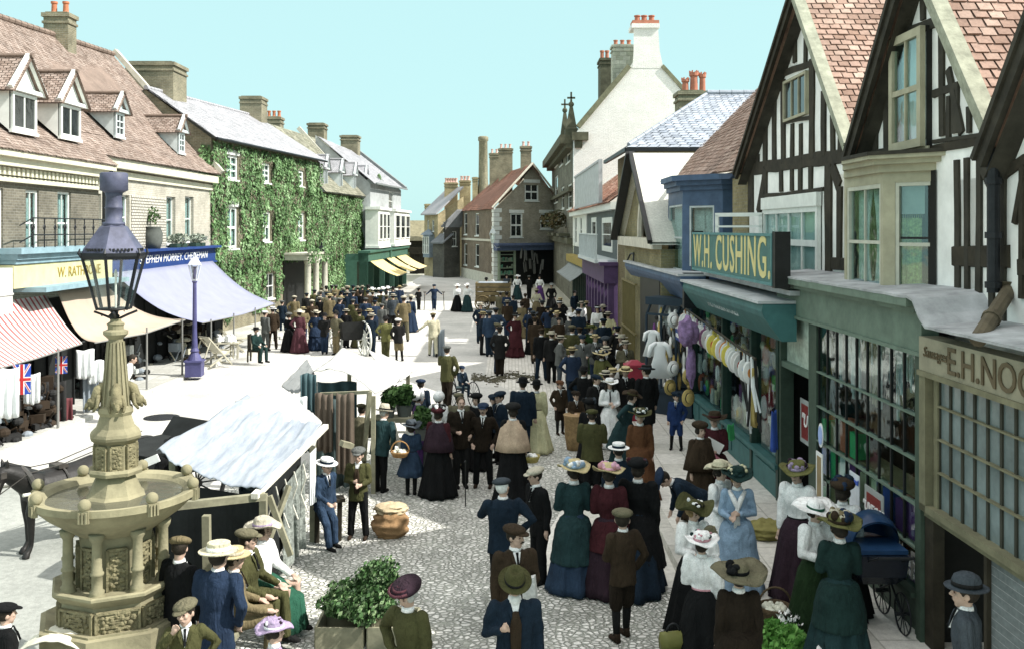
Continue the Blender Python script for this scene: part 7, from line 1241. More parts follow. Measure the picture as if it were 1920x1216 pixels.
def flowers(root, T, cols, s, n=26, R_=.13, seed=0, dz=.02, sz=.03, spread=6.28, name='hat_flowers'):
    m = MB(); rr = random.Random(seed)
    for i in range(n): a = rr.uniform(0, spread); r = R_*rr.uniform(.6, 1.1); m.ell(T @ V((r*s*math.cos(a), r*s*math.sin(a), (dz+rr.uniform(-.01, .05))*s)), [sz*s*rr.uniform(.6, 1.2) for _ in range(3)], 7, 5, mi=rr.randrange(len(cols)))
    return m.build(name, [cl(c) for c in cols], root, True)
def person(label, px, top, foot=None, H=None, face=0, k='m', coat='navy', low='black', hat_=('cap', 'brown', None), arms=('down', 'down'), legs='stand', yaw=0, pitch=0, hair='dark', lean=0, g=0.0, hem=None, shirt='white', tie='black', fl=None, shoes='soot', extra=(), group=None, sh=1.0, puff=1.0, d=None, beard=None, stache=False, cape=None, apron=None, under=None, scarf=None, roll=0, headk=1.0, vest=None, name='person', head_=None):
    z0 = g
    if foot is not None and d is None: d = (CH-z0)*F/(foot-HY)
    if d is None: d = (CH-z0-H)*F/(top-HY)
    if H is None: H = CH - (top-HY)/F*d - z0
    hk = hat_[0] if hat_ else 'none'; drop = .38 if legs == 'sit' else (.07 if legs == 'lean' else 0)
    base = 1.75 - drop - .45*max(0, math.sin(math.radians(lean)))**2 + HADD[hk]; s = H/base; near = d < 16; far = d > 34; vx = (.0095 if near else .014 if d < 26 else .024)/s; cvx = (.018 if near else .022 if d < 26 else .03)/s
    w_ = W(px, 0, d); root = thing(name, label, 'person', (w_.x, d, z0), math.radians(face), group, True, s)
    fem = k in 'wg'; kid = k in 'bg'; hs = (1.16 if kid else 1.0)*headk; shx = (.165 if fem else .19)*(.95 if kid else 1)*sh
    Zh = .92 - drop; U = Matrix.Translation((0, 0, Zh)) @ Matrix.Rotation(math.radians(lean), 4, 'X') @ Matrix.Translation((0, 0, -Zh)); u = lambda p: U @ V((p[0], p[1], p[2]-drop))
    # limbs
    A = []
    for i, sg in enumerate((1, -1)):
        e, w2 = ARM[arms[i]]; S_ = V((sg*shx, 0, 1.42)); jit = R.uniform(-.012, .012); A.append([u(S_), u(S_ + V((sg*e[0], e[1]+jit, e[2]))), u(S_ + V((sg*w2[0], w2[1]+jit, w2[2])))])
    Lg = []
    for i, sg in enumerate((1, -1)):
        if legs == 'sit': Lg.append([V((sg*.09, 0, Zh)), V((sg*.13, -.42, Zh+.02)), V((sg*(.12+.05*i), -.45+.08*i, .08))])
        elif legs == 'lean': Lg.append([V((sg*.09, .05, Zh)), V((sg*.12, -.18-.06*i, Zh-.36)), V((sg*.11, -.22-.1*i, .08))])
        else:
            dx, dy = LEG[legs][i]; an = V((sg*(.085+dx), dy, .08 + (.03 if dy > .2 else 0))); Lg.append([V((sg*.085, 0, Zh)), V((sg*(.09+dx*.5), dy*.45-.02, .5)), an])
    nk = u((0, .005, 1.46)); hc = u((0, -.012, 1.625)) if not head_ else u(head_); HM = Matrix.Translation(hc) @ U.to_3x3().to_4x4() @ Matrix.Rotation(math.radians(yaw), 4, 'Z') @ Matrix.Rotation(math.radians(pitch), 4, 'X') @ Matrix.Rotation(math.radians(roll), 4, 'Y'); h3 = HM.to_3x3(); hp = lambda x, y, z: HM @ (V((x, y, z))*hs)
    b = MB()
    b.ell(hp(0, .01, .02), (.078*hs, .095*hs, .105*hs), 16, 12, h3); b.ell(hp(0, -.03, -.045), (.058*hs, .062*hs, .07*hs), 12, 9, h3); b.ell(hp(0, -.055, -.095), (.03*hs, .028*hs, .025*hs), 8, 6, h3)
    b.tube([hp(0, -.085, .03), hp(0, -.112, -.018), hp(0, -.09, -.028)], [.008*hs, .017*hs, .012*hs], 8); b.tube([hp(-.04, -.082, .032), hp(0, -.094, .036), hp(.04, -.082, .032)], .011*hs, 6); b.tube([hp(-.022, -.085, -.055), hp(0, -.096, -.055), hp(.022, -.085, -.055)], .009*hs, 6)
    for sg in (-1, 1): b.ell(hp(sg*.08, .01, -.005), (.012*hs, .022*hs, .032*hs), 8, 6, h3); b.ell(hp(sg*.042, -.07, -.015), (.02*hs, .02*hs, .018*hs), 8, 6, h3)
    b.tube([nk, hp(0, .012, -.06)], [.055, .05], 12); b.rings([[u((x*math.cos(t)*.85, y*math.sin(t)*.85, z)) for t in [2*math.pi*j/16 for j in range(16)]] for z, x, y in ((.86, .15, .10), (1.05, .13, .095), (1.3, .165, .11), (1.42, .16, .08), (1.47, .06, .055))])
    for a in A: b.tube(a, [.045, .038, .027], 10)
    hands = []
    for i, a in enumerate(A):
        sg = (1, -1)[i]; f = (a[2]-a[1]).normalized(); sd = f.cross(V((0, -1, .3)) if abs(f.y) < .9 else V((0, 0, 1))).normalized(); up = sd.cross(f).normalized(); c = a[2] + f*.05; hands.append(a[2] + f*.08)
        b.tube([a[2], c, a[2]+f*.085], [.026, .036, .03], 10)
        if not far:
            for q in range(4): o0 = (q-1.5)*.019; l = (.07, .08, .075, .06)[q]; p0 = a[2]+f*.075+sd*o0; b.tube([p0, p0+f*l*.5+sd*o0*.15-up*.006*sg, p0+f*l*.85+sd*o0*.2-up*.028*sg], [.0095, .009, .0075], 6)
            p0 = a[2]+f*.03+sd*.03*sg; b.tube([p0, p0+f*.035+sd*.022*sg, p0+f*.065+sd*.018*sg-up*.012], [.012, .0105, .008], 6)
    for l in Lg: b.tube([V((l[0].x, l[0].y, l[0].z)), l[1], l[2]], [.085, .052, .035], 10)
    vbuild(b, 'body', skin, root, vx, 1)
    # face
    if not far and abs(((face+yaw+180) % 360)-180) < 120:
        m = MB(); 
        for sg in (-1, 1): m.ell(hp(sg*.032, -.086, .012), (.012*hs, .006*hs, .0075*hs), 8, 5, h3); m.tube([hp(sg*.018, -.094, .033), hp(sg*.048, -.083, .035)], .0045*hs, 5)
        m.tube([hp(-.02, -.097, -.053), hp(.02, -.097, -.053)], .0035*hs, 5); m.build('eyes', skd, root)
    hm_ = hairs[hair]
    m = MB(); m.ell(hp(0, .022, .03), (.088*hs, .097*hs, .107*hs), 16, 10, h3)
    if fem: m.ell(hp(0, .075, -.02), (.075*hs, .05*hs, .06*hs), 12, 8, h3); m.ell(hp(.05, .0, -.0), (.045*hs, .06*hs, .06*hs), 10, 6, h3); m.ell(hp(-.05, .0, -.0), (.045*hs, .06*hs, .06*hs), 10, 6, h3)
    if 'long' in extra: m.tube([hp(0, .07, .0), hp(0, .10, -.12), hp(.01, .11, -.3)], [.07, .06, .03], 10); [m.tube([hp(sg*.07, .0, .02), hp(sg*.1, .0, -.1), hp(sg*.09, -.02, -.22)], [.035, .035, .02], 8) for sg in (-1, 1)]
    m.build('hair', hm_, root, True)
    if beard: m = MB(); m.tube([hp(0, -.075, -.055), hp(0, -.095, -.11), hp(0, -.09, -.19), hp(0, -.075, -.235)], [.045, .06, .045, .012], 12); m.build('beard', hairs[beard], root, True)
    if stache: m = MB(); m.tube([hp(-.035, -.095, -.05), hp(0, -.108, -.038), hp(.035, -.095, -.05)], [.005, .012, .005], 6); m.build('moustache', hm_, root, True)
    # clothes
    cm, lm2 = cl(coat), cl(low); ring = lambda z, x, y, dy=0, n=20, F_=0: [u(((x+F_*math.sin(j*2*math.pi*5/n))*math.cos(2*math.pi*j/n), y*math.sin(2*math.pi*j/n)+dy, z)) for j in range(n)]
    m = MB(); hz = hem if hem is not None else (.76 if not fem else .96)
    skr = lambda z: (.125 + .085*min(1, (1.06-z)/1.03*5)**.6 + .17*((1.06-z)/1.03)**1.3 + .032, .10 + .10*min(1, (1.06-z)/1.03*5)**.6 + .17*((1.06-z)/1.03)**1.3 + .032)
    if fem: prof = ([(hz, .15, .115)] if hz > .9 else [(z,)+skr(z) for z in ([hz] + [q for q in (.35, .5, .65, .8, .92, 1.0) if q > hz+.05])]) + [ (1.04, .128, .10), (1.12, .135, .105), (1.27, .165, .135), (1.36, .17, .12), (1.43, .14, .09), (1.475, .07, .06)]
    else: prof = [(hz, .20+.06*(.8-hz), .145+.06*(.8-hz)), (.92 if hz < .9 else hz+.02, .185, .135), (1.08, .172, .125), (1.28, .195, .14), (1.38, .195, .125), (1.44, .15, .095), (1.49, .075, .065)]
    if legs == 'sit' and not fem: prof = [(.86, .19, .14)] + prof[2:]
    if vest or under: pass
    m.rings([ring(z, x*sh, y) for z, x, y in prof])
    for i, a in enumerate(A): pf = puff if fem else 1; m.tube([a[0]-V((0,0,.01)), a[0].lerp(a[1], .5), a[1], a[1].lerp(a[2], .6), a[2]+(a[2]-a[1]).normalized()*.0], [.074*min(pf, 1.2), .067*pf, .058*pf, .05*pf, .042], 12); m.ell(a[0]-V((0, 0, .005)), .072*min(pf, 1.25), 10, 8)
    vbuild(m, 'coat' if not fem else ('blouse' if hz > .9 else 'coat'), cm, root, cvx, 1, .042)
    if fem:
        hl = 0.03 if k == 'w' else .48; n = 44; m = MB(); rr = random.Random(int(px*7+top)); ph = rr.uniform(0, 6); ft = 1.0
        for_ = []
        if legs == 'sit':
            for (z, y, rx, ry) in ((Zh+.14, .0, .15, .13), (Zh+.04, -.10, .22, .25), (Zh-.1, -.28, .24, .27), (.25, -.36, .25, .2), (.06, -.38, .30, .22)): for_.append([V((rx*math.cos(2*math.pi*j/n), y + ry*math.sin(2*math.pi*j/n) + .012*math.sin(j*1.9+ph), z + .0*j)) for j in range(n)])
        else:
            zs = [1.06, 1.0, .88, .7, .5, .3, .12, hl] if k == 'w' else [1.06, .98, .88, .76, .64, hl]
            for z in zs:
                t = (1.06-z)/1.03; rx = .125 + .085*min(1, t*5)**.6 + .17*t**1.3; ry = .10 + .10*min(1, t*5)**.6 + .17*t**1.3; am = .05*t
                if k == 'g': rx = .13 + .20*(t/.55)**.8; ry = .11+.18*(t/.55)**.8; am = .05*t
                for_.append([u((((rx + am*math.sin(11*a+ph+t) + am*.6*math.sin(5*a-ph))*math.cos(a)), (ry + am*math.sin(9*a+ph-t))*math.sin(a) + .05*t*t*(1 if 'train' in extra else 0)*(3 if math.sin(a) > 0 else 0), z)) if z > .85 else V((((rx + am*math.sin(11*a+ph+t) + am*.6*math.sin(5*a-ph))*math.cos(a)), (ry + am*math.sin(9*a+ph-t))*math.sin(a) + (.25*t*t*max(0, math.sin(a)) if 'train' in extra else 0), z-drop if z > .9 else z)) for a in [2*math.pi*j/n for j in range(n)]])
        m.rings(for_); m.build('skirt', lm2, root, True)
        if k == 'g' or legs == 'sit':
            m = MB(); [m.tube([l[1].lerp(l[0], .3) if k == 'g' and legs != 'sit' else l[1].lerp(l[2], .5), l[1].lerp(l[2], .4), l[2]], [.065, .056, .042], 8) for l in Lg]; m.build('stockings', cl('soot'), root, True)
        if not cape and 'nobelt' not in extra and hz > .9: m = MB(); m.rings([ring(z, .135, .107) for z in (1.02, 1.07)]); m.build('belt', cl(tie if tie else 'black'), root, True)
    else:
        m = MB(); m.ell(V((0, 0, Zh)), (.165, .125, .12), 16, 8)
        br = 'breeches' in extra
        for l in Lg:
            if br: m.tube([l[0], l[0].lerp(l[1], .6), l[1]+V((0,0,-.02)), l[1].lerp(l[2], .18)], [.105, .10, .092, .055], 12)
            else: m.tube([l[0], l[0].lerp(l[1], .5), l[1], l[1].lerp(l[2], .6), l[2]+V((0, 0, -.02))], [.105, .095, .078, .070, .068], 12)
        vbuild(m, 'breeches' if br else 'trousers', lm2, root, cvx, 1, .025)
        if br: m = MB(); [m.tube([l[1], l[1].lerp(l[2], .35), l[2]], [.058, .058, .042], 10) for l in Lg]; m.build('stockings', cl('soot'), root, True)
    if not (fem and k == 'w' and legs != 'sit'):
        for l in Lg:
            m = MB(); a = l[2]; m.tube([a+V((0, .05, -.045)), a+V((0, -.05, -.045)), a+V((0, -.15, -.052)), a+V((0, -.19, -.058))], [.038, .042, .038, .016], 10); m.tube([a+V((0, .015, -.05)), a+V((0, .01, .05))], [.045, .045], 10); m.build('shoe', cl(shoes), root, True)
    if shirt and not far:
        m = MB(); m.rings([ring(z, .066*(1.15 if z < 1.48 else 1), .062*(1.15 if z < 1.48 else 1), .0, 16) for z in (1.465, 1.515)]); m.build('collar', cl(shirt), root, True)
        if not fem:
            m = MB(); Pf = lambda x, z, y: u((x, y, z)); m.add([Pf(-.045, 1.475, -.075), Pf(.045, 1.475, -.075), Pf(0, 1.27, -.158), Pf(-.05, 1.45, -.05), Pf(.05, 1.45, -.05), Pf(0, 1.27, -.12)], [(0,1,2), (5,4,3), (0,2,5,3), (2,1,4,5)]); m.build('shirt_front', cl(shirt), root)
            if tie: m = MB(); m.tube([Pf(0, 1.47, -.083), Pf(0, 1.43, -.105), Pf(0, 1.29, -.163)], [.016, .012, .016], 6); m.build('tie', cl(tie), root)
            m = MB()
            for sg in (-1, 1): m.add([Pf(sg*.05, 1.48, -.078), Pf(sg*.085, 1.42, -.125), Pf(sg*.055, 1.36, -.148), Pf(sg*.008, 1.25, -.162), Pf(sg*.04, 1.4, -.128)], [(0,1,2,3,4)] if sg > 0 else [(4,3,2,1,0)])
            m.build('lapels', cm, root)
        elif tie and 'tie' in extra: m = MB(); m.tube([u((0, -.075, 1.46)), u((0, -.145, 1.34)), u((0, -.15, 1.2))], [.02, .016, .014], 6); m.build('tie', cl(tie), root)
    if vest: m = MB(); m.rings([[u((x_+q*math.cos(t), y_-.012+.02*math.sin(t), z)) for t in [2*math.pi*j/10 for j in range(10)]] for z, x_, y_, q in ((.92, 0, -.13, .05), (1.1, 0, -.125, .055), (1.28, 0, -.145, .06), (1.40, 0, -.115, .03))]); m.build('waistcoat', cl(vest), root, True)
    if cape: m = MB(); m.rings([[u(((x_+.012*math.sin(9*a))*math.cos(a), (y_+.012*math.sin(7*a))*math.sin(a), z)) for a in [2*math.pi*j/36 for j in range(36)]] for z, x_, y_ in ((.93, .33, .27), (1.1, .29, .24), (1.3, .24, .19), (1.41, .2, .14), (1.48, .085, .075))]); m.build('cape', cl(cape), root, True)
    if apron: m = MB(); m.rings([[u((x_*math.cos(a), -y_*(.55+.45*math.sin(a))-.02, z)) if z > .9 else V((x_*math.cos(a), -y_*(.55+.45*math.sin(a))-.02, z)) for a in [math.pi*2*j/24 for j in range(24)]] for z, x_, y_ in ((.35, .22, .27), (.7, .2, .22), (1.0, .16, .17), (1.1, .15, .16), (1.3, .1, .165))]); m.build('apron', cl(apron), root, True)
    if scarf: m = MB(); m.tube([u((-.11, -.03, 1.45)), u((-.05, -.14, 1.36)), u((0, -.17, 1.25)), u((.02, -.18, 1.0))], [.03, .04, .035, .025], 8); m.tube([u((.11, -.03, 1.45)), u((.05, -.14, 1.36)), u((0, -.175, 1.22)), u((-.03, -.18, .95))], [.03, .04, .035, .025], 8); m.build('scarf', cl(scarf), root, True)
    if hat_:
        T = HM @ Matrix.Translation((0, .012*hs, .092*hs)); ho = hat(root, hk, cl(hat_[1]), hat_[2] if len(hat_) > 2 else None, T, hs, not far)
        if fl and ho: flowers(ho, T, fl[0], hs, seed=int(px), **(fl[1] if len(fl) > 1 else {}))
    mw = Matrix.Translation((w_.x, d, z0)) @ Matrix.Rotation(math.radians(face), 4, 'Z') @ Matrix.Diagonal((s, s, s, 1)); return dict(root=root, hands=[mw @ p for p in hands], s=s, d=d, M=mw)
def stick(label, h, foot_dx=.05, mat=timberB, name='walking_stick'):
    m = MB(); z = h.z; m.tube([(h.x+foot_dx, h.y-.05, .0), (h.x, h.y, z+.02), (h.x+.0, h.y-.03, z+.07), (h.x-.02, h.y-.08, z+.06)], [.01, .012, .013, .012], 6); tag(m.build(name, mat, None, True), label, 'walking stick')
P = person; HC = ('cap', 'brown', None)
# foreground, nearest first
o = P('bearded old man in an olive trilby and navy coat walking towards us at the bottom', 965, 1057, H=1.74, face=5, coat='navy', low='soot', hat_=('trilby', 'olive', 'soot'), hair='white', beard='white', arms=('down', 'lapel'), pitch=28, legs='step', vest='brown', shirt='white', tie=None, sh=1.08)
o = P('moustached man in brown jacket and cap holding a newspaper behind the bearded man', 966, 978, H=1.73, face=15, coat='brown', low='darkbrown', hat_=('cap', 'brown'), yaw=40, arms=('front', 'down'), stache=True, shirt='white', tie='black'); h = o['hands'][0]
m = MB(); a = h+V((-.06,-.08,-.16)); m.obox(a, (.14, -.03, .05), (.02, .1, .0), (-.03, -.02, .3)); tag(m.build('newspaper', M('newsprint', (.5,.5,.48), .9, .3, 20), None), 'folded newspaper under the arm of the moustached man', 'newspaper')
P('boy in a tweed cap and dark knickerbocker suit standing on the cobbles seen from behind', 1168, 950, 1203, face=205, k='b', coat='brown', low='darkbrown', hat_=('cap', 'khaki'), yaw=-35, arms=('front', 'pocket'), extra=('breeches',), legs='cont', shoes='leather', hem=.78)
P('woman in an olive coat and maroon rosette hat beside the plant crate', 765, 1078, H=1.66, face=-25, k='w', coat='olive', low='olive', hat_=('rosette', 'plum', 'dusk'), pitch=22, yaw=-15, hem=.75, hair='grey', arms=('down', 'hip'), puff=1.15)
P('white haired old man in check cap and navy jacket with his back to us', 943, 890, H=1.76, face=190, coat='navy', low='black', hat_=('cap', 'slate'), hair='white', yaw=-35, arms=('fwd', 'hip'), roll=8, sh=1.08)
P('man in fawn cap and black suit leaning towards the white haired man', 1012, 870, 1092, face=-60, coat='black', low='black', hat_=('cap', 'stone'), arms=('down', 'front'), yaw=-10, lean=6, stache=False, hem=.74)
P('woman in a long dark teal coat and straw hat trimmed with pale blue ribbon', 1076, 855, 1105, face=184, k='w', coat='teal', low='denim', hat_=('wide', 'straw', 'sky'), hem=.42, arms=('front', 'front'), fl=(('sky', 'sky', 'white'), dict(R_=.14, sz=.04, n=22)), puff=1.1)
P('woman in a burgundy jacket and straw hat heaped with pink flowers', 1142, 862, 1112, face=172, k='w', coat='maroon', low='plum', hat_=('wide', 'straw', 'pink'), hem=.62, arms=('front', 'down'), fl=(('pink', 'rose', 'pink', 'white'), dict(R_=.13, sz=.042, n=34)), puff=1.1, pitch=12)
P('stout woman in black with a dark toque and long navy train', 1196, 852, 1103, face=165, k='w', coat='black', low='navy', hat_=('toque', 'black'), hem=.35, arms=('front', 'down'), extra=('train',), fl=(('maroon', 'dusk', 'slate'), dict(R_=.12, sz=.035, n=14)), puff=1.3, sh=1.15)
P('man in a white boater with his back to us above the pink flowered hat', 1160, 824, H=1.72, face=185, coat='navy', low='black', hat_=('boater', 'white', 'navy'))
P('seated pony bodied woman in black bending behind the ribboned straw hat', 1070, 838, H=1.45, face=170, k='w', coat='black', low='black', hat_=('toque', 'soot'), lean=20) if False else None
o = P('woman in an olive tricorne hat and white blouse cradling a baby', 1300, 929, 1180, g=.0, face=20, k='w', coat='white', low='black', hat_=('tricorne', 'olive', None), fl=(('white', 'black', 'white'), dict(R_=.1, n=18)), arms=('clasp', 'front'), yaw=10, pitch=15, puff=1.35, hair='fair')
b_ = o['M'] @ V((.08, -.26, 1.18)); P('baby in a daisy trimmed bonnet held against the white blouse', 1332, 957, d=b_.y-.08, H=.62, g=b_.z-.36, face=-15, k='g', coat='white', low='white', hat_=('bonnet', 'khaki'), arms=('front', 'front'), fl=(('white', 'lemon'), dict(R_=.12, n=8, sz=.022)), headk=1.35, shoes='white', legs='sit', hair='fair')
o = P('woman in a flower spotted boater and white blouse with full black skirt seen from behind', 1316, 990, 1252, face=160, k='w', coat='white', low='black', hat_=('wide', 'white', 'rose'), fl=(('rose', 'white', 'bottle'), dict(R_=.13, n=26, sz=.022)), arms=('front', 'down'), puff=1.4, tie='rose'); h = o['hands'][1]
def bag(name, label, p, w_, h, dep, mat, rz=0):
    t = thing(name, label, 'bag', p); m = MB(); c = V(p); mt = Matrix.Rotation(rz, 3, 'Z'); m.rings([[c + mt @ V((x*w_/2, y*dep/2*q, z)) for x, y in ((-1,-1),(-.5,-1.25),(.5,-1.25),(1,-1),(1,1),(.5,1.25),(-.5,1.25),(-1,1))] for z, q in ((0, .9), (h*.5, 1.15), (h*.9, .6), (h, .12))]); m.build('bag_body', mat, t, True); m = MB(); m.tube([c + mt @ V((w_*.25*math.cos(a), 0, h + w_*.28*math.sin(a))) for a in [math.pi*i/10 for i in range(11)]], .012, 6); m.build('handle', iron, t, True); return t
bag('carpet_bag', 'olive green leather bag held low at the bottom edge', W(1262, 1215, 10.9), .30, .2, .12, M('olive_leather', (.14, .14, .04), .5), .2)
P('woman in a dark brown coat and huge straw hat with black ribbon seen from behind', 1385, 1040, H=1.66, g=.13, face=178, k='w', coat='darkbrown', low='darkbrown', hat_=('big', 'khaki', 'black'), hem=.6, pitch=-6, arms=('down', 'down'), fl=(('black',), dict(R_=.15, n=9, sz=.05, spread=1.2)))
P('woman in a pale blue coat with white scarf and a green hat of flowers', 1382, 868, 1118, g=.13, face=-12, k='w', coat='sky', low='sky', hat_=('wide', 'bottle', 'teal'), fl=(('lemon', 'cream', 'bottle', 'lemon'), dict(R_=.12, n=30)), hem=.3, scarf='white', arms=('clasp', 'front'), hair='fair', pitch=8, d=13.0, H=1.70)
P('woman in white with a cream cloche brim hat behind the blue coated woman', 1350, 857, H=1.72, g=.13, face=40, k='w', coat='white', low='white', hat_=('wide', 'cream', 'khaki'), hem=.6, arms=('down', 'front'))
P('boy in a navy cap bending down over the kerb', 1312, 893, H=1.28, g=.13, face=-82, k='b', coat='navy', low='navy', hat_=('cap', 'blue'), lean=62, arms=('fwd', 'fwd'), pitch=10, d=14.6)
P('young woman in a lilac trimmed hat, white blouse and long plum skirt', 1495, 857, 1120, g=.13, face=-40, k='w', coat='white', low='plum', hat_=('wide', 'yellowgreen', 'lilac'), fl=(('lilac', 'lilac', 'plum'), dict(R_=.11, n=26, sz=.04)), arms=('down', 'down'), puff=1.2, pitch=6)
P('woman in a white hat with wide green band, white blouse and dark green skirt', 1528, 925, 1196, g=.13, face=25, k='w', coat='white', low='skirtgreen', hat_=('big', 'white', 'emerald'), arms=('up', 'front'), puff=1.25, pitch=10, headk=.95)
P('woman in a brown toque wound with blue ribbon behind the pram', 1580, 893, H=1.74, g=.13, face=150, k='w', coat='white', low='black', hat_=('toque', 'brown'), fl=(('blue', 'navy'), dict(R_=.13, n=16, sz=.045)), headk=1.1)
P('woman in a long bottle green coat and hat piled with brown and cream flowers', 1574, 955, H=1.76, g=.13, face=176, k='w', coat='bottle', low='teal', hat_=('wide', 'yellowgreen', 'brown'), fl=(('tan', 'brown', 'stone', 'blue'), dict(R_=.1, n=36, sz=.05, dz=.03)), hem=.5, arms=('front', 'front'), headk=1.1)
P('man in a grey bowler and dark coat passing the nearest shop', 1812, 1072, H=1.74, g=.13, face=-120, coat='slate', low='slate', hat_=('bowler', 'slate', 'soot'), yaw=10, arms=('down', 'down'), sh=1.15, headk=1.15)
o = P('woman in maroon holding papers and a pink drawstring bag', 1340, 766, H=1.74, g=.13, face=-25, k='w', coat='maroon', low='maroon', hat_=('wide', 'brown', 'maroon'), hem=.55, arms=('front', 'clasp'), hair='grey'); h = o['hands'][0]
m = MB(); m.lathe([(.02, .16), (.04, .13), (.13, .06), (.14, -.02), (.08, -.1), (.001, -.12)], 16, h+V((-.03,-.1,-.14)), 0, 1, .6); tag(m.build('drawstring_bag', M('pink_silk', (.42,.15,.2), .6), None, True), 'pink gathered bag hanging from the hand of the woman in maroon', 'bag'); m = MB(); m.box(o['hands'][1]+V((0,-.05,.06)), (.3, .03, .18), .2, m=Matrix.Rotation(.5, 3, 'Y')); tag(m.build('papers', wl, None), 'white papers held by the woman in maroon', 'papers')
P('woman wrapped in a brown cape close behind the woman in maroon', 1313, 785, H=1.68, g=.13, face=20, k='w', coat='brown', low='brown', hat_=('toque', 'brown'), cape='brown')
P('small boy in bright blue suit and cap by the draper window', 1268, 733, 842, g=.13, face=-20, k='b', coat='royal', low='royal', hat_=('cap', 'navy'), legs='wide', extra=('breeches',), yaw=35, arms=('pocket', 'down'))
P('tall man in black with a flat topped hat beside the red box', 1212, 680, H=1.86, g=.13, face=200, coat='black', low='soot', hat_=('boater', 'soot', 'slate'), hem=.5, yaw=30)
P('woman in a rust coloured coat and white flowered hat', 1200, 760, H=1.74, g=.06, face=-10, k='w', coat='rust', low='rust', hat_=('wide', 'olive', 'soot'), fl=(('white', 'stone', 'bottle'), dict(R_=.12, n=28)), hem=.3, arms=('down', 'down'), hair='grey')
P('woman in a teal coat with one hand on her hip bending forward', 1172, 726, H=1.66, face=60, k='w', coat='teal', low='teal', hat_=('wide', 'brown', 'olive'), hem=.35, arms=('hip', 'hip'), lean=14)
P('girl in white dress and white brimmed hat wearing a long black tie', 1143, 705, 838, face=0, k='w', coat='white', low='white', hat_=('wide', 'white', 'stone'), arms=('front', 'clasp'), extra=('long', 'tie'), tie='black', hair='dark', puff=1.15)
P('man in a dark green jacket and cap with his back turned below the seated boys', 1110, 763, H=1.7, face=175, coat='olive', low='black', hat_=('cap', 'olive'), sh=1.12, arms=('front', 'front'))
P('woman in black with a feathered dark hat behind the man in dark green', 1106, 742, H=1.7, face=160, k='w', coat='black', low='black', hat_=('toque', 'black'), fl=(('slate', 'soot'), dict(R_=.14, n=18, sz=.04)))
P('boy in brown with white collar standing left of his twin on the cobbles', 1050, 712, 812, face=15, k='b', coat='brown', low='darkbrown', hat_=('cap', 'rust'), extra=('breeches',), legs='cont', shoes='leather', arms=('down', 'pocket'))
P('boy in brown with white collar perched on the hamper right of his twin', 1080, 722, H=1.28, face=10, k='b', coat='brown', low='darkbrown', hat_=('cap', 'darkbrown'), extra=('breeches',), legs='lean', arms=('lap', 'front'), yaw=15, d=22.2)
o = P('woman in a peach shoulder cape and black skirt carrying a basket', 962, 750, 937, face=178, k='w', coat='black', low='black', hat_=('toque', 'soot'), cape='peachcape', arms=('front', 'down')); h = o['hands'][1]; basket('market_basket', 'yellow covered basket at the elbow of the woman in the peach cape', h+V((.10, -.0, -.1)), .17, .12, M('yellow_wicker', (.36, .30, .10), .8, .3, 12), wl, False)
P('big man in a bowler and navy suit behind the peach cape', 980, 703, H=1.8, face=165, coat='navy', low='navy', hat_=('bowler', 'black', None), yaw=30, sh=1.12, hem=.72)
P('woman in a cream dress and black hat with back turned', 1006, 708, 848, face=188, k='w', coat='lemon', low='lemon', hat_=('bowler', 'black', None), puff=1.2, arms=('front', 'down'))
P('man with moustache in dark brown suit looking at us beside the burgundy shawl', 864, 755, 912, face=15, coat='darkbrown', low='soot', hat_=None, arms=('hip', 'front'), stache=True, hair='brown', H=1.75)
P('man in a blue cap and dark brown suit with brown boots', 906, 752, 912, face=-5, coat='darkbrown', low='black', hat_=('cap', 'blue'), arms=('pocket', 'pocket'), stache=True, shoes='leather', legs='wide')
for a in (('boy with a white collar peeping between the caps', 925, 738, 1.45, 10, 'black', ('cap', 'navy')), ('youth in a navy cap looking left behind the blue capped man', 937, 732, 1.55, -50, 'navy', ('cap', 'navy')), ('woman in a black feathered hat left of the navy capped youth', 893, 733, 1.62, -20, 'black', ('toque', 'black'))): P(a[0], a[1], a[2], H=a[3], face=a[4], k='b' if 'hat' not in a[0] else 'w', coat=a[5], low='black', hat_=a[6])
P('man in a khaki jacket and pale cap with his back to us', 860, 733, H=1.62, face=182, coat='khaki', low='khaki', hat_=('cap', 'khaki'))
o = P('stout woman in deep burgundy shawl and black skirt reaching the ground', 822, 757, 930, face=160, k='w', coat='maroon', low='black', hat_=('toque', 'maroon'), cape='plum', fl=(('grey', 'white', 'soot'), dict(R_=.12, n=26, sz=.04, dz=.05)), sh=1.1)
stick('closed black umbrella held upright by the brown suited man', V((876, 0, 0)) if False else V((W(873, 0, 17.4).x, 17.4, .75)), 0, black, 'umbrella')
o = P('girl in a blue frock and dark round hat with a basket', 771, 785, 927, face=182, k='g', coat='denim', low='denim', hat_=('wide', 'slate', 'soot'), arms=('down', 'front'), puff=1.15); h = W(750, 855, 17.9); basket('shallow_basket', 'shallow brown basket carried by the girl in blue', h, .17, .1, wick, M('flower_white', (0,)*3))
P('big man in a pale grey hat and dark suit bending over the plant stand', 712, 757, 922, face=150, coat='teal', low='black', hat_=('trilby', 'stone', 'black'), lean=12, sh=1.2, hair='grey', arms=('fwd', 'pocket'), yaw=-20)
P('man in a long khaki coat bending under the hanging trousers', 672, 792, H=1.62, face=165, coat='khaki', low='khaki', hat_=('cap', 'khaki'), lean=15, hem=.55, d=18.6, arms=('fwd', 'front'))
P('boy in grey cap and tweed jacket standing astride with hands together', 672, 837, 1008, face=-5, k='b', coat='olive', low='black', hat_=('cap', 'grey'), arms=('front', 'clasp'), legs='wide', hem=.76, vest='brown', shoes='leather', tie=None)
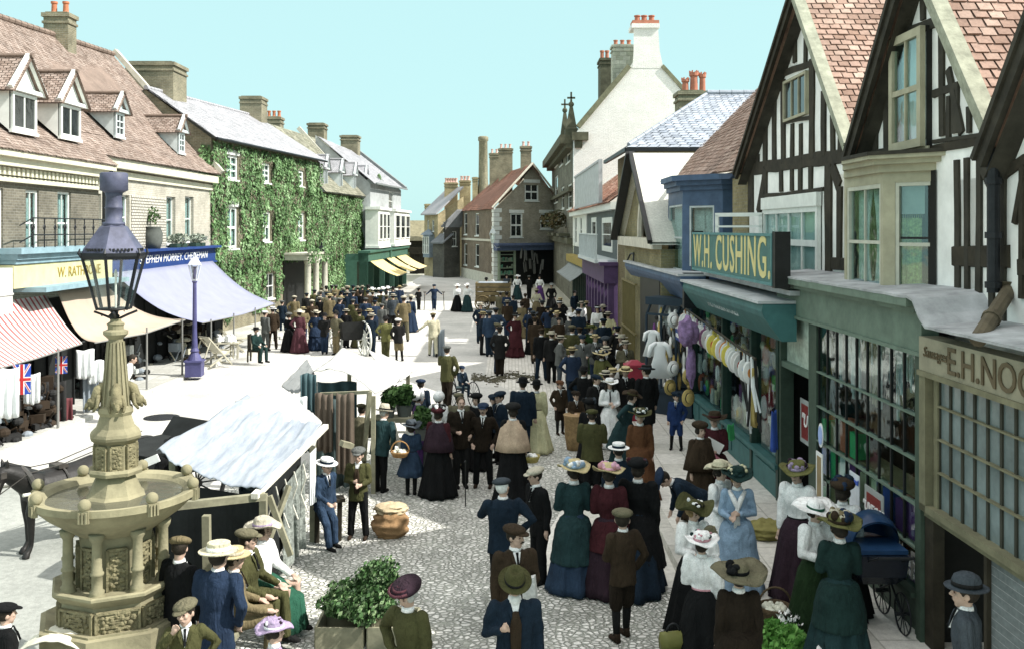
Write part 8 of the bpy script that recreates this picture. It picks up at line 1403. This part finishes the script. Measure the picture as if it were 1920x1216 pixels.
P('boy in a white boater and blue suit leaning on the trestle', 606, 849, H=1.42, face=50, k='b', coat='denim', low='denim', hat_=('boater', 'white', 'navy'), arms=('down', 'lap'), legs='lean', lean=8, d=15.2)
P('woman in purple with a big white sun bonnet', 784, 733, H=1.58, face=100, k='w', coat='purple', low='purple', hat_=('bonnet', 'white'), headk=1.25, arms=('front', 'front'))
P('boy in a pale blue cap and navy jacket behind the white bonnet', 789, 709, H=1.5, face=175, k='b', coat='navy', low='navy', hat_=('cap', 'blue'))
P('woman in a white blouse and white lace hat beside the khaki jacket', 822, 735, H=1.6, face=170, k='w', coat='white', low='grey', hat_=('bonnet', 'white'))
P('man in a grey cap and dark green jacket walking away with the pushchair', 838, 645, 765, face=172, coat='olive', low='darkbrown', hat_=('cap', 'grey'), arms=('fwd', 'pocket'), legs='step')
P('small child in a blue tam seated in the pushchair', 866, 684, H=.85, d=26.9, g=.35, face=30, k='b', coat='navy', low='navy', hat_=('cap', 'blue'), legs='sit', arms=('lap', 'lap'))
o = P('man in a pale linen suit striding away across the sunlit road', 812, 585, 668, face=195, coat='cream', low='cream', hat_=('cap', 'tan'), legs='walk', arms=('out', 'down')); cloth_hang('carried_coat', 'grey coat carried over the arm of the man in linen', 'coat', o['hands'][1]+V((0,-.05,.3)), .45, 1.2, M('grey_cloth', (0,)*3), 0, .06)
P('man in a long black coat standing alone in the road', 937, 618, 708, face=180, coat='soot', low='darkbrown', hat_=('cap', 'soot'), arms=('pocket', 'pocket'), hem=.62, H=1.72, d=32.7)
o = P('man hunched over by the fountain in a bowler looking right', 300, 800, H=1.7, face=70, coat='black', low='black', hat_=('bowler', 'black', None), lean=22, d=15.5, hair='grey', arms=('fwd', 'front')); m = MB(); m.box(W(285, 862, 14.8), (.22, .03, .12), .3, m=Matrix.Rotation(-.4, 3, 'Y')); tag(m.build('notebook', wl, None), 'pale notebook held by the man in the bowler', 'notebook')
# group round the foot of the fountain
P('man in a tall cream hat and long blue coat leaning by the fountain', 405, 1014, H=1.76, face=168, coat='blue', low='blue', hat_=('boater', 'cream', 'white'), hem=.55, lean=4, arms=('front', 'pocket'), headk=1.15, sh=1.05)
P('man in a tweed cap and black jacket with collar turned, looking down', 336, 1000, H=1.72, face=150, coat='black', low='black', hat_=('cap', 'tan'), pitch=15, yaw=30, sh=1.05)
P('man in a straw hat and tan jacket seated behind the blue coat', 438, 1018, H=1.38, face=115, coat='tan', low='tan', hat_=('boater', 'straw', 'stone'), legs='sit', arms=('lap', 'lap'), d=10.8, g=.09)
P('young man in a flat cap and dark green jacket seated facing right', 463, 985, H=1.38, face=80, coat='olive', low='olive', hat_=('cap', 'khaki'), legs='sit', arms=('lap', 'lap'), d=11.4, g=.1, yaw=20)
P('woman in a white blouse, pale straw hat and bright green skirt seated by the stall', 492, 962, H=1.42, face=75, k='w', coat='white', low='emerald', hat_=('wide', 'stone', 'lilac'), legs='sit', arms=('lap', 'lap'), d=11.9, g=.06, hair='dark')
P('boy in a tweed cap resting his elbow on the fountain with hand to mouth', 348, 1120, H=1.42, face=15, k='b', coat='olive', low='soot', hat_=('cap', 'khaki'), arms=('hip', 'up'), yaw=-25, roll=-8, d=9.3)
P('woman in a lilac and white striped hat at the bottom edge beside the blue coat', 514, 1150, face=100, k='w', coat='lilac', low='plum', hat_=('wide', 'lilac', 'white'), fl=(('lilac', 'white', 'plum'), dict(R_=.1, n=24)), d=8.8, headk=.9)
P('man in black cap and suit cut off at the bottom left corner', 10, 1125, H=1.45, face=130, coat='black', low='black', hat_=('cap', 'black'), d=9.2, sh=1.1)
P('woman in a wide grey hat half hidden under the canvas corner', 478, 942, H=1.62, face=120, k='w', coat='grey', low='soot', hat_=('wide', 'slate', 'grey'), d=13.0)
P('man in shirt sleeves and apron stooping behind the fountain near the trousers', 230, 665, H=1.65, face=110, coat='white', low='soot', hat_=None, lean=20, g=.1)
bn = thing('bench', 'rough wooden bench under the people seated by the stall', 'bench', (-3.16, 11.3, 0)); m = MB(); m.beam((-3.2, 10.45, .50), (-3.12, 12.2, .50), .3, .06); m.build('seat', wood, bn)
for (x, y) in ((-3.2, 10.6), (-3.13, 12.05)): m = MB(); m.beam((x, y, 0), (x, y, .48), .08, .08, (0,1,0)); m.build('leg', wood, bn)
# the crowd round the gig
for r in (('man in a grey suit and white cap at the edge of the awning', 497, 581, 657, 150, 'm', 'grey', 'grey', ('cap', 'white')), ('man in a boater and brown suit beside the grey suited man', 511, 573, 654, 200, 'm', 'brown', 'darkbrown', ('boater', 'white', 'black')),
 ('man in dark blue behind the boater by the ivy', 529, 562, 624, 170, 'm', 'navy', 'navy', ('cap', 'grey')), ('man in an ochre jacket near the porch', 552, 553, 622, 175, 'm', 'tan', 'khaki', ('cap', 'stone')),
 ('woman in a dusky pink fitted costume and wide pale hat', 561, 578, 661, 190, 'w', 'dusk', 'dusk', ('wide', 'stone', 'white')), ('woman in black with a white parcel left of the dusky pink costume', 542, 584, 659, 160, 'w', 'black', 'black', ('toque', 'grey')),
 ('burly man in brown jacket and ochre trousers', 585, 560, 637, 200, 'm', 'brown', 'tan', ('cap', 'stone')), ('man in a tan jacket facing the gig', 618, 549, 626, 175, 'm', 'tan', 'brown', ('boater', 'straw', 'brown')),
 ('man in blue reaching towards the gig', 637, 557, 632, 150, 'm', 'blue', 'navy', ('cap', 'grey')), ('man in mossy green leaning on the gig seat', 668, 569, 640, 165, 'm', 'olive', 'olive', ('cap', 'brown')),
 ('man in navy high in the crowd with arm out', 650, 534, 596, 190, 'm', 'navy', 'navy', ('boater', 'stone', 'black')), ('man in navy suit and boater leaning on the gig wheel', 697, 585, 667, 160, 'm', 'navy', 'navy', ('boater', 'stone', 'navy')),
 ('man in an olive yellow suit and bowler right of the gig wheel', 723, 590, 675, 185, 'm', 'yellowgreen', 'olive', ('bowler', 'soot', None)), ('lad in a dark jacket, tan breeches and pale hat', 747, 596, 677, 175, 'b', 'soot', 'tan', ('cap', 'white')),
 ('man in bright blue jacket behind the gig', 686, 557, 625, 180, 'm', 'blue', 'navy', ('cap', 'grey')), ('second man in blue between the gig and the lamp', 703, 562, 630, 200, 'm', 'blue', 'blue', ('cap', 'navy')), ('man in pale grey close to the men in blue', 716, 568, 636, 160, 'm', 'grey', 'grey', ('cap', 'grey')),
 ('man in dark slate below the yellow awnings', 737, 549, 622, 190, 'm', 'slate', 'soot', ('boater', 'stone', 'black')), ('man in a fawn coat at the right edge of the crowd', 757, 553, 640, 185, 'm', 'tan', 'khaki', ('cap', 'stone')), ('woman in a long blue dress at the right edge of the crowd', 770, 551, 622, 170, 'w', 'blue', 'blue', ('wide', 'stone', 'blue')),
 ('dark coated boy just right of the crowd', 785, 540, 581, 160, 'b', 'soot', 'soot', ('cap', 'soot')), ('woman in white blouse and black skirt walking up the far road', 857, 531, 584, 10, 'w', 'white', 'black', ('wide', 'white', 'stone')), ('woman in white blouse and teal skirt walking up the far road', 876, 530, 585, -10, 'w', 'white', 'teal', ('wide', 'white', 'stone'))):
    P(r[0], r[1], r[2], r[3], face=r[4], k=r[5], coat=r[6], low=r[7], hat_=r[8], arms=R.choice((('front', 'down'), ('down', 'down'), ('pocket', 'front'), ('hip', 'down'))), legs=R.choice(('stand', 'wide', 'cont')), extra=('breeches',) if 'breeches' in r[0] else (), yaw=R.uniform(-30, 30), group='onlookers in the market place' if 'crowd' in r[0] else None)
o = P('boy in blue standing between two crutches down the road', 814, 533, 581, face=5, k='b', coat='blue', low='blue', hat_=('cap', 'navy'), arms=('out', 'out'))
for i, sg in enumerate((1, -1)): m = MB(); h = o['hands'][i]; m.tube([(h.x+.05*sg, h.y, 0), (h.x, h.y, 1.1)], .025, 6); m.tube([(h.x-.1, h.y, 1.1), (h.x+.1, h.y, 1.1)], .03, 6); tag(m.build('crutch', timberB, None), ('right', 'left')[i]+' hand crutch of the boy in blue as seen here', 'crutch')
o = P('old man in green seated on a chair at the kerb below the lilac awning', 480, 612, H=1.32, face=60, coat='bottle', low='bottle', hat_=('boater', 'soot', 'soot'), legs='sit', arms=('lap', 'lap'), d=35.6, g=.1, beard='white')
ch = thing('wooden_chair', 'dark chair carrying the old man in green', 'chair', (W(476, 600, 35.6).x, 35.7, .1)); x = W(476, 600, 35.6).x; m = MB(); m.box((x, 35.7, .5), (.45, .45, .05)); m.build('seat', timberB, ch); m = MB(); m.box((x-.22, 35.8, .8), (.05, .4, .6)); m.build('backrest', timberB, ch)
for a, b in ((-1, -1), (1, -1), (-1, 1), (1, 1)): m = MB(); m.beam((x+a*.2, 35.7+b*.2, .1), (x+a*.2, 35.7+b*.2, .5), .05, .05, (0,1,0)); m.build('leg', timberB, ch)
hats = [('boater', 'stone', 'black'), ('cap', 'grey', None), ('bowler', 'soot', None), ('boater', 'straw', 'brown'), ('cap', 'navy', None), ('cap', 'khaki', None)]; colr = ['slate', 'brown', 'navy', 'khaki', 'soot', 'blue', 'grey', 'olive', 'black', 'tan']; nmh = dict(boater='straw boater', cap='flat cap', bowler='bowler hat', wide='broad hat')
rr = random.Random(12); k_ = 0
ordn = 'first second third fourth fifth sixth seventh eighth ninth tenth eleventh twelfth thirteenth fourteenth fifteenth sixteenth'.split()
for row, (y, x0, x1, n_, ff, where) in enumerate(((541, 598, 752, 16, 590, 'back row of the crowd by the ivy'), (549, 570, 744, 14, 606, 'middle row of the crowd behind the gig'), (560, 590, 735, 7, 620, 'nearer row of the crowd round the gig'))):
    for i in range(n_):
        px = x0+(x1-x0)*(i+.5)/n_ + rr.uniform(-2, 2); h_ = rr.choice(hats); c = colr[(i*3+row*4) % 10]; fm = row == 0 and i in (10, 11, 12, 13); dd = rr.uniform(-4, 4)
        P(f"{ordn[i]} from left in the {where}, in " + ('white' if fm else c.replace('soot', 'charcoal')), px, y+dd-(8 if fm else 0), H=1.72+rr.uniform(-.05, .06), face=rr.choice((160, 175, 190, 205)), k='w' if fm else 'm', coat='white' if fm else c, low='white' if fm else colr[(i+row) % 10], hat_=('wide', 'white', 'stone') if fm else h_, d=ff and (9000/(ff-430))+rr.uniform(-1.2, 1.2), group=where)
# people on the right of the road
for r in (('man in a black bowler behind the brown cart', 912, 519, 570, 170, 'm', 'black', 'black', ('bowler', 'black', None)), ('man in a boater behind the brown cart', 924, 524, 572, 190, 'm', 'soot', 'soot', ('boater', 'white', 'black')), ('dark suited man before the corner shop window', 950, 514, 560, 20, 'm', 'slate', 'soot', ('cap', 'soot')),
 ('woman in white blouse and teal skirt before the corner shop', 970, 514, 562, 0, 'w', 'white', 'teal', ('wide', 'white', 'white')), ('man in a black coat under the corner lamp', 992, 516, 562, 180, 'm', 'black', 'black', ('cap', 'grey')), ('woman in white blouse and purple skirt before the corner shop', 1012, 515, 563, -10, 'w', 'white', 'purple', ('toque', 'black')), ('woman in black before the tall stone house', 1034, 529, 588, 10, 'w', 'black', 'black', ('wide', 'grey', 'white')),
 ('man in khaki beside the brown cart', 938, 546, 603, 175, 'm', 'khaki', 'khaki', ('cap', 'grey')), ('man in blue at the cart wheel', 950, 547, 605, 185, 'm', 'blue', 'navy', ('cap', 'soot')), ('man in dark navy right of the cart', 962, 553, 610, 165, 'm', 'navy', 'navy', ('cap', 'soot')), ('man in brown walking towards the corner shop', 985, 549, 603, 180, 'm', 'brown', 'darkbrown', ('bowler', 'brown', None)), ('woman in a cream jacket and tan skirt', 1006, 540, 600, 175, 'w', 'cream', 'tan', ('boater', 'tan', 'cream')),
 ('man in navy jacket with a maroon waistcoat', 901, 566, 642, 10, 'm', 'navy', 'navy', ('boater', 'stone', 'black')), ('man in a light blue jacket with hands in pockets', 918, 581, 668, 190, 'm', 'denim', 'navy', ('cap', 'slate')), ('second man in light blue partly behind the first', 930, 575, 660, 170, 'm', 'denim', 'denim', ('cap', 'slate')), ('woman in a long maroon coat facing us in the road', 966, 584, 669, 5, 'w', 'maroon', 'maroon', ('wide', 'soot', 'grey')),
 ('man in a bright blue cap and blue jacket', 994, 576, 650, 180, 'm', 'blue', 'navy', ('cap', 'blue')), ('man in a rust brown coat', 1003, 592, 681, 175, 'm', 'brown', 'brown', ('cap', 'brown')), ('man in brown near the straw hatted girl', 1017, 561, 640, 180, 'm', 'darkbrown', 'brown', ('boater', 'slate', 'black')), ('girl in a tan frock and straw hat', 1031, 577, 642, 185, 'w', 'tan', 'tan', ('wide', 'straw', 'white')), ('man in brown waistcoat and pale shirt', 1048, 594, 670, 15, 'm', 'brown', 'khaki', ('cap', 'soot')),
 ('stooping man in black with a stick on the left of a pair', 1015, 613, 713, 185, 'm', 'black', 'navy', ('cap', 'brown')), ('man in black with a pale boater on the right of a pair', 1034, 618, 718, 190, 'm', 'soot', 'black', ('boater', 'stone', 'stone')), ('dark man with a white collar under the striped blind', 1049, 561, 650, 0, 'm', 'black', 'black', ('boater', 'soot', 'white')), ('woman in a tall white hat', 1070, 585, 668, 160, 'w', 'grey', 'grey', ('wide', 'white', 'white')), ('man in a royal blue cap and navy coat', 1085, 577, 670, 175, 'm', 'navy', 'navy', ('cap', 'blue')),
 ('old man in dark green brown with a walking stick', 1073, 607, 719, 170, 'm', 'olive', 'brown', ('cap', 'khaki')), ('man in brown pressed behind the old man with a stick', 1087, 611, 706, 180, 'm', 'brown', 'soot', ('cap', 'brown')), ('woman in white under the red roofed shops', 1090, 563, 640, 20, 'w', 'white', 'slate', ('boater', 'stone', 'black')), ('woman in a white blouse and striped boater', 1120, 571, 655, 0, 'w', 'white', 'slate', ('boater', 'black', 'white')), ('man in a cream coat and boater', 1140, 582, 668, 175, 'm', 'lemon', 'cream', ('boater', 'stone', 'black')),
 ('woman in a long grass green coat with a green leafed hat', 1108, 606, 706, 10, 'w', 'green', 'green', ('wide', 'yellowgreen', 'green')), ('man in navy close behind the green coat', 1132, 595, 695, 180, 'm', 'navy', 'navy', ('cap', 'navy')), ('woman in black with a striped grey hat facing us', 1135, 627, 745, 0, 'w', 'black', 'black', ('toque', 'slate')), ('woman in a yellow green coat under a wide straw hat with blue flowers', 1128, 652, 758, 180, 'w', 'yellowgreen', 'yellowgreen', ('big', 'straw', 'blue')),
 ('man in white apron and brown waistcoat by the iron gate', 1166, 624, 735, -70, 'm', 'brown', 'white', ('boater', 'stone', 'stone'))):
    o = P(r[0], r[1], r[2], r[3], face=r[4], k=r[5], coat=r[6], low=r[7], hat_=r[8], arms=R.choice((('front', 'down'), ('down', 'down'), ('pocket', 'pocket'), ('down', 'hip'))), legs=R.choice(('stand', 'wide', 'cont')), yaw=R.uniform(-25, 25), hem=(.4 if r[5] == 'w' and ('coat' in r[0]) else None), apron='white' if 'apron' in r[0] else None, fl=((('blue', 'sky', 'white'), dict(R_=.2, n=16, sz=.04)) if 'blue flowers' in r[0] else ((('green', 'yellowgreen'), dict(R_=.14, n=20, sz=.035)) if 'leafed' in r[0] else None)), vest='maroon' if 'maroon waist' in r[0] else None)
    if 'stick' in r[0] and 'behind' not in r[0]: stick('thin stick of the '+('old man in dark green brown' if 'old' in r[0] else 'stooping man in black'), V((o['hands'][0].x, o['hands'][0].y, .8)))
for o in PEND: pass
# the black horse standing at the fountain, harnessed to a dark trap
hx = W(112, 0, 15.2).x; hr = thing('harnessed_horse', 'dark horse in harness standing behind the fountain at the left edge', 'horse', (hx, 15.2, 0), math.radians(-31), None, True, .9); hcm = M('black_horse_coat', (.010, .009, .008), .55, .5, 5, .3, 30, spec=.35); Q = lambda *p: V(p)
m = MB(); m.tube([Q(0,-.62,1.12), Q(0,-.4,1.1), Q(0,0,1.08), Q(0,.4,1.12), Q(0,.68,1.2), Q(0,.82,1.16)], [.19, .29, .32, .31, .28, .14], 18); m.tube([Q(0,-.5,1.2), Q(0,-.78,1.38), Q(0,-.98,1.5), Q(0,-1.05,1.52)], [.25, .19, .13, .1], 14)
m.tube([Q(0,-1.0,1.56), Q(0,-1.1,1.44), Q(0,-1.17,1.22), Q(0,-1.24,1.02), Q(0,-1.26,.96)], [.09, .12, .095, .07, .055], 12)
for sg in (-1, 1): m.tube([Q(sg*.06,-1.0,1.6), Q(sg*.075,-1.0,1.68), Q(sg*.08,-1.01,1.75)], [.035, .03, .008], 8)
for i, sg in enumerate((-1, 1)):
    dy = .12*i; m.tube([Q(sg*.14,-.5,1.05), Q(sg*.15,-.52-dy,.75), Q(sg*.14,-.5-dy,.5), Q(sg*.14,-.5-dy,.2), Q(sg*.14,-.55-dy,.1)], [.14, .085, .06, .042, .048], 10); m.tube([Q(sg*.14,-.57-dy,.1), Q(sg*.14,-.61-dy,.0)], [.055, .07], 10)
    m.tube([Q(sg*.15,.6,1.1), Q(sg*.17,.48-dy,.8), Q(sg*.16,.72-dy,.52), Q(sg*.15,.68-dy,.2), Q(sg*.15,.62-dy,.09)], [.2, .12, .062, .045, .048], 10); m.tube([Q(sg*.15,.6-dy,.09), Q(sg*.15,.56-dy,.0)], [.055, .068], 10)
vbuild(m, 'body', hcm, hr, .022, 3)
m = MB(); m.tube([Q(0,.84,1.25), Q(0,.98,1.1), Q(0,1.0,.75), Q(0,.97,.5)], [.05, .07, .07, .02], 8); m.tube([Q(0,-.55,1.48), Q(0,-.8,1.55), Q(0,-1.0,1.64), Q(0,-1.08,1.58)], [.03, .05, .05, .02], 8); m.build('mane_and_tail', M('horse_hair', (.01,)*3, .6, .3, 40, .6, 60), hr, True)
m = MB(); n_ = 20; m.tube([Q(.25*math.cos(a), -.62+.0*a-.10*math.sin(a), 1.2+.32*math.sin(a)) for a in [2*math.pi*i/n_ for i in range(n_+1)]], .05, 8); m.tube([Q(.335*math.cos(a), -.02, 1.08+.34*math.sin(a)) for a in [2*math.pi*i/n_ for i in range(n_+1)]], .02, 6)
for sg in (-1, 1): m.tube([Q(sg*.27,-.6,1.1), Q(sg*.36,.1,1.02), Q(sg*.4,1.3,.98)], .014, 6); m.tube([Q(sg*.1,-1.12,1.4), Q(sg*.09,-1.2,1.15)], .012, 5); m.tube([Q(sg*.09,-1.2,1.15), Q(sg*.2,-.7,1.45), Q(sg*.12,.0,1.46), Q(sg*.15,1.6,1.75)], .01, 5); m.box((sg*.105,-1.08,1.48), (.02, .1, .1))
m.box((0, -.02, 1.42), (.3, .18, .06)); m.build('harness', M('harness_leather', (.05, .045, .04), .35, .3, 6, spec=.6), hr)
hm4 = Matrix.Translation((hx, 15.2, 0)) @ Matrix.Rotation(math.radians(-31), 4, 'Z'); tr = thing('horse_trap', 'dark high wheeled trap mostly hidden behind the fountain', 'carriage', (hm4 @ V((0, 1.9, 0))), math.radians(-31), None, True)
m = MB(); m.rings([[Q(-.5,1.6-2.2,.75), Q(.5,1.6-2.2,.75), Q(.5,.8,.75), Q(-.5,.8,.75)], [Q(-.62,-.75,1.25), Q(.62,-.75,1.25), Q(.62,.95,1.25), Q(-.62,.95,1.25)], [Q(-.62,.55,1.25), Q(.62,.55,1.25), Q(.62,1.0,1.25), Q(-.62,1.0,1.25)], [Q(-.6,.8,1.55), Q(.6,.8,1.55), Q(.6,1.0,1.5), Q(-.6,1.0,1.5)]]); m.build('body', flatblack, tr)
for sg in (-1, 1): wheel(tr, (sg*.72, .2, .62), .62, 14, black, (1, 0, 0), .04); m = MB(); m.tube([Q(sg*.45,-.5,.95), Q(sg*.42,-2.0,1.0), Q(sg*.38,-2.75,1.05)], [.04, .035, .025], 8); m.build('shaft', lw_, tr)
for (x0, x1, y0, y1, da, db, n_, where) in ((1040, 1185, 586, 612, 27, 33, 7, 'knot of people by the iron gate'), (890, 1060, 558, 585, 33, 45, 7, 'knot of people beyond the black coated man'), (560, 700, 566, 590, 38, 42, 7, 'people nearest the canvas stalls beyond'), (1040, 1190, 552, 572, 40, 52, 6, 'throng outside the purple shop'), (1085, 1180, 690, 735, 20, 24.5, 5, 'cluster around the girl in white')):
    for i in range(n_):
        px = x0+(x1-x0)*(i+.5)/n_+rr.uniform(-4, 4); d_ = rr.uniform(da, db); fm = rr.random() < .35; c = rr.choice(colr); tp = HY + (CH-1.74)*F/d_
        P(f"{ordn[i]} from left in the {where}, in {c.replace('soot', 'charcoal')}", px, tp, H=1.74+rr.uniform(-.12, .06), face=rr.choice((150, 170, 185, 200, 10, -30, 40, 95)), k='w' if fm else 'm', coat=c, low=rr.choice(colr) if not fm else c, hat_=('wide', rr.choice(('stone', 'slate', 'brown')), 'black') if fm else rr.choice(hats), d=d_, group=where, yaw=rr.uniform(-30, 30), lean=rr.uniform(0, 6), arms=rr.choice((('front', 'down'), ('pocket', 'down'), ('hip', 'front'), ('clasp', 'clasp'), ('back', 'back'))), hem=.6 if fm and i % 2 else None)
dg = bpy.context.evaluated_depsgraph_get()
new = [(o, bpy.data.meshes.new_from_object(o.evaluated_get(dg), preserve_all_data_layers=False, depsgraph=dg)) for o in PEND]
for o, me in new: o.modifiers.clear(); o.data = me
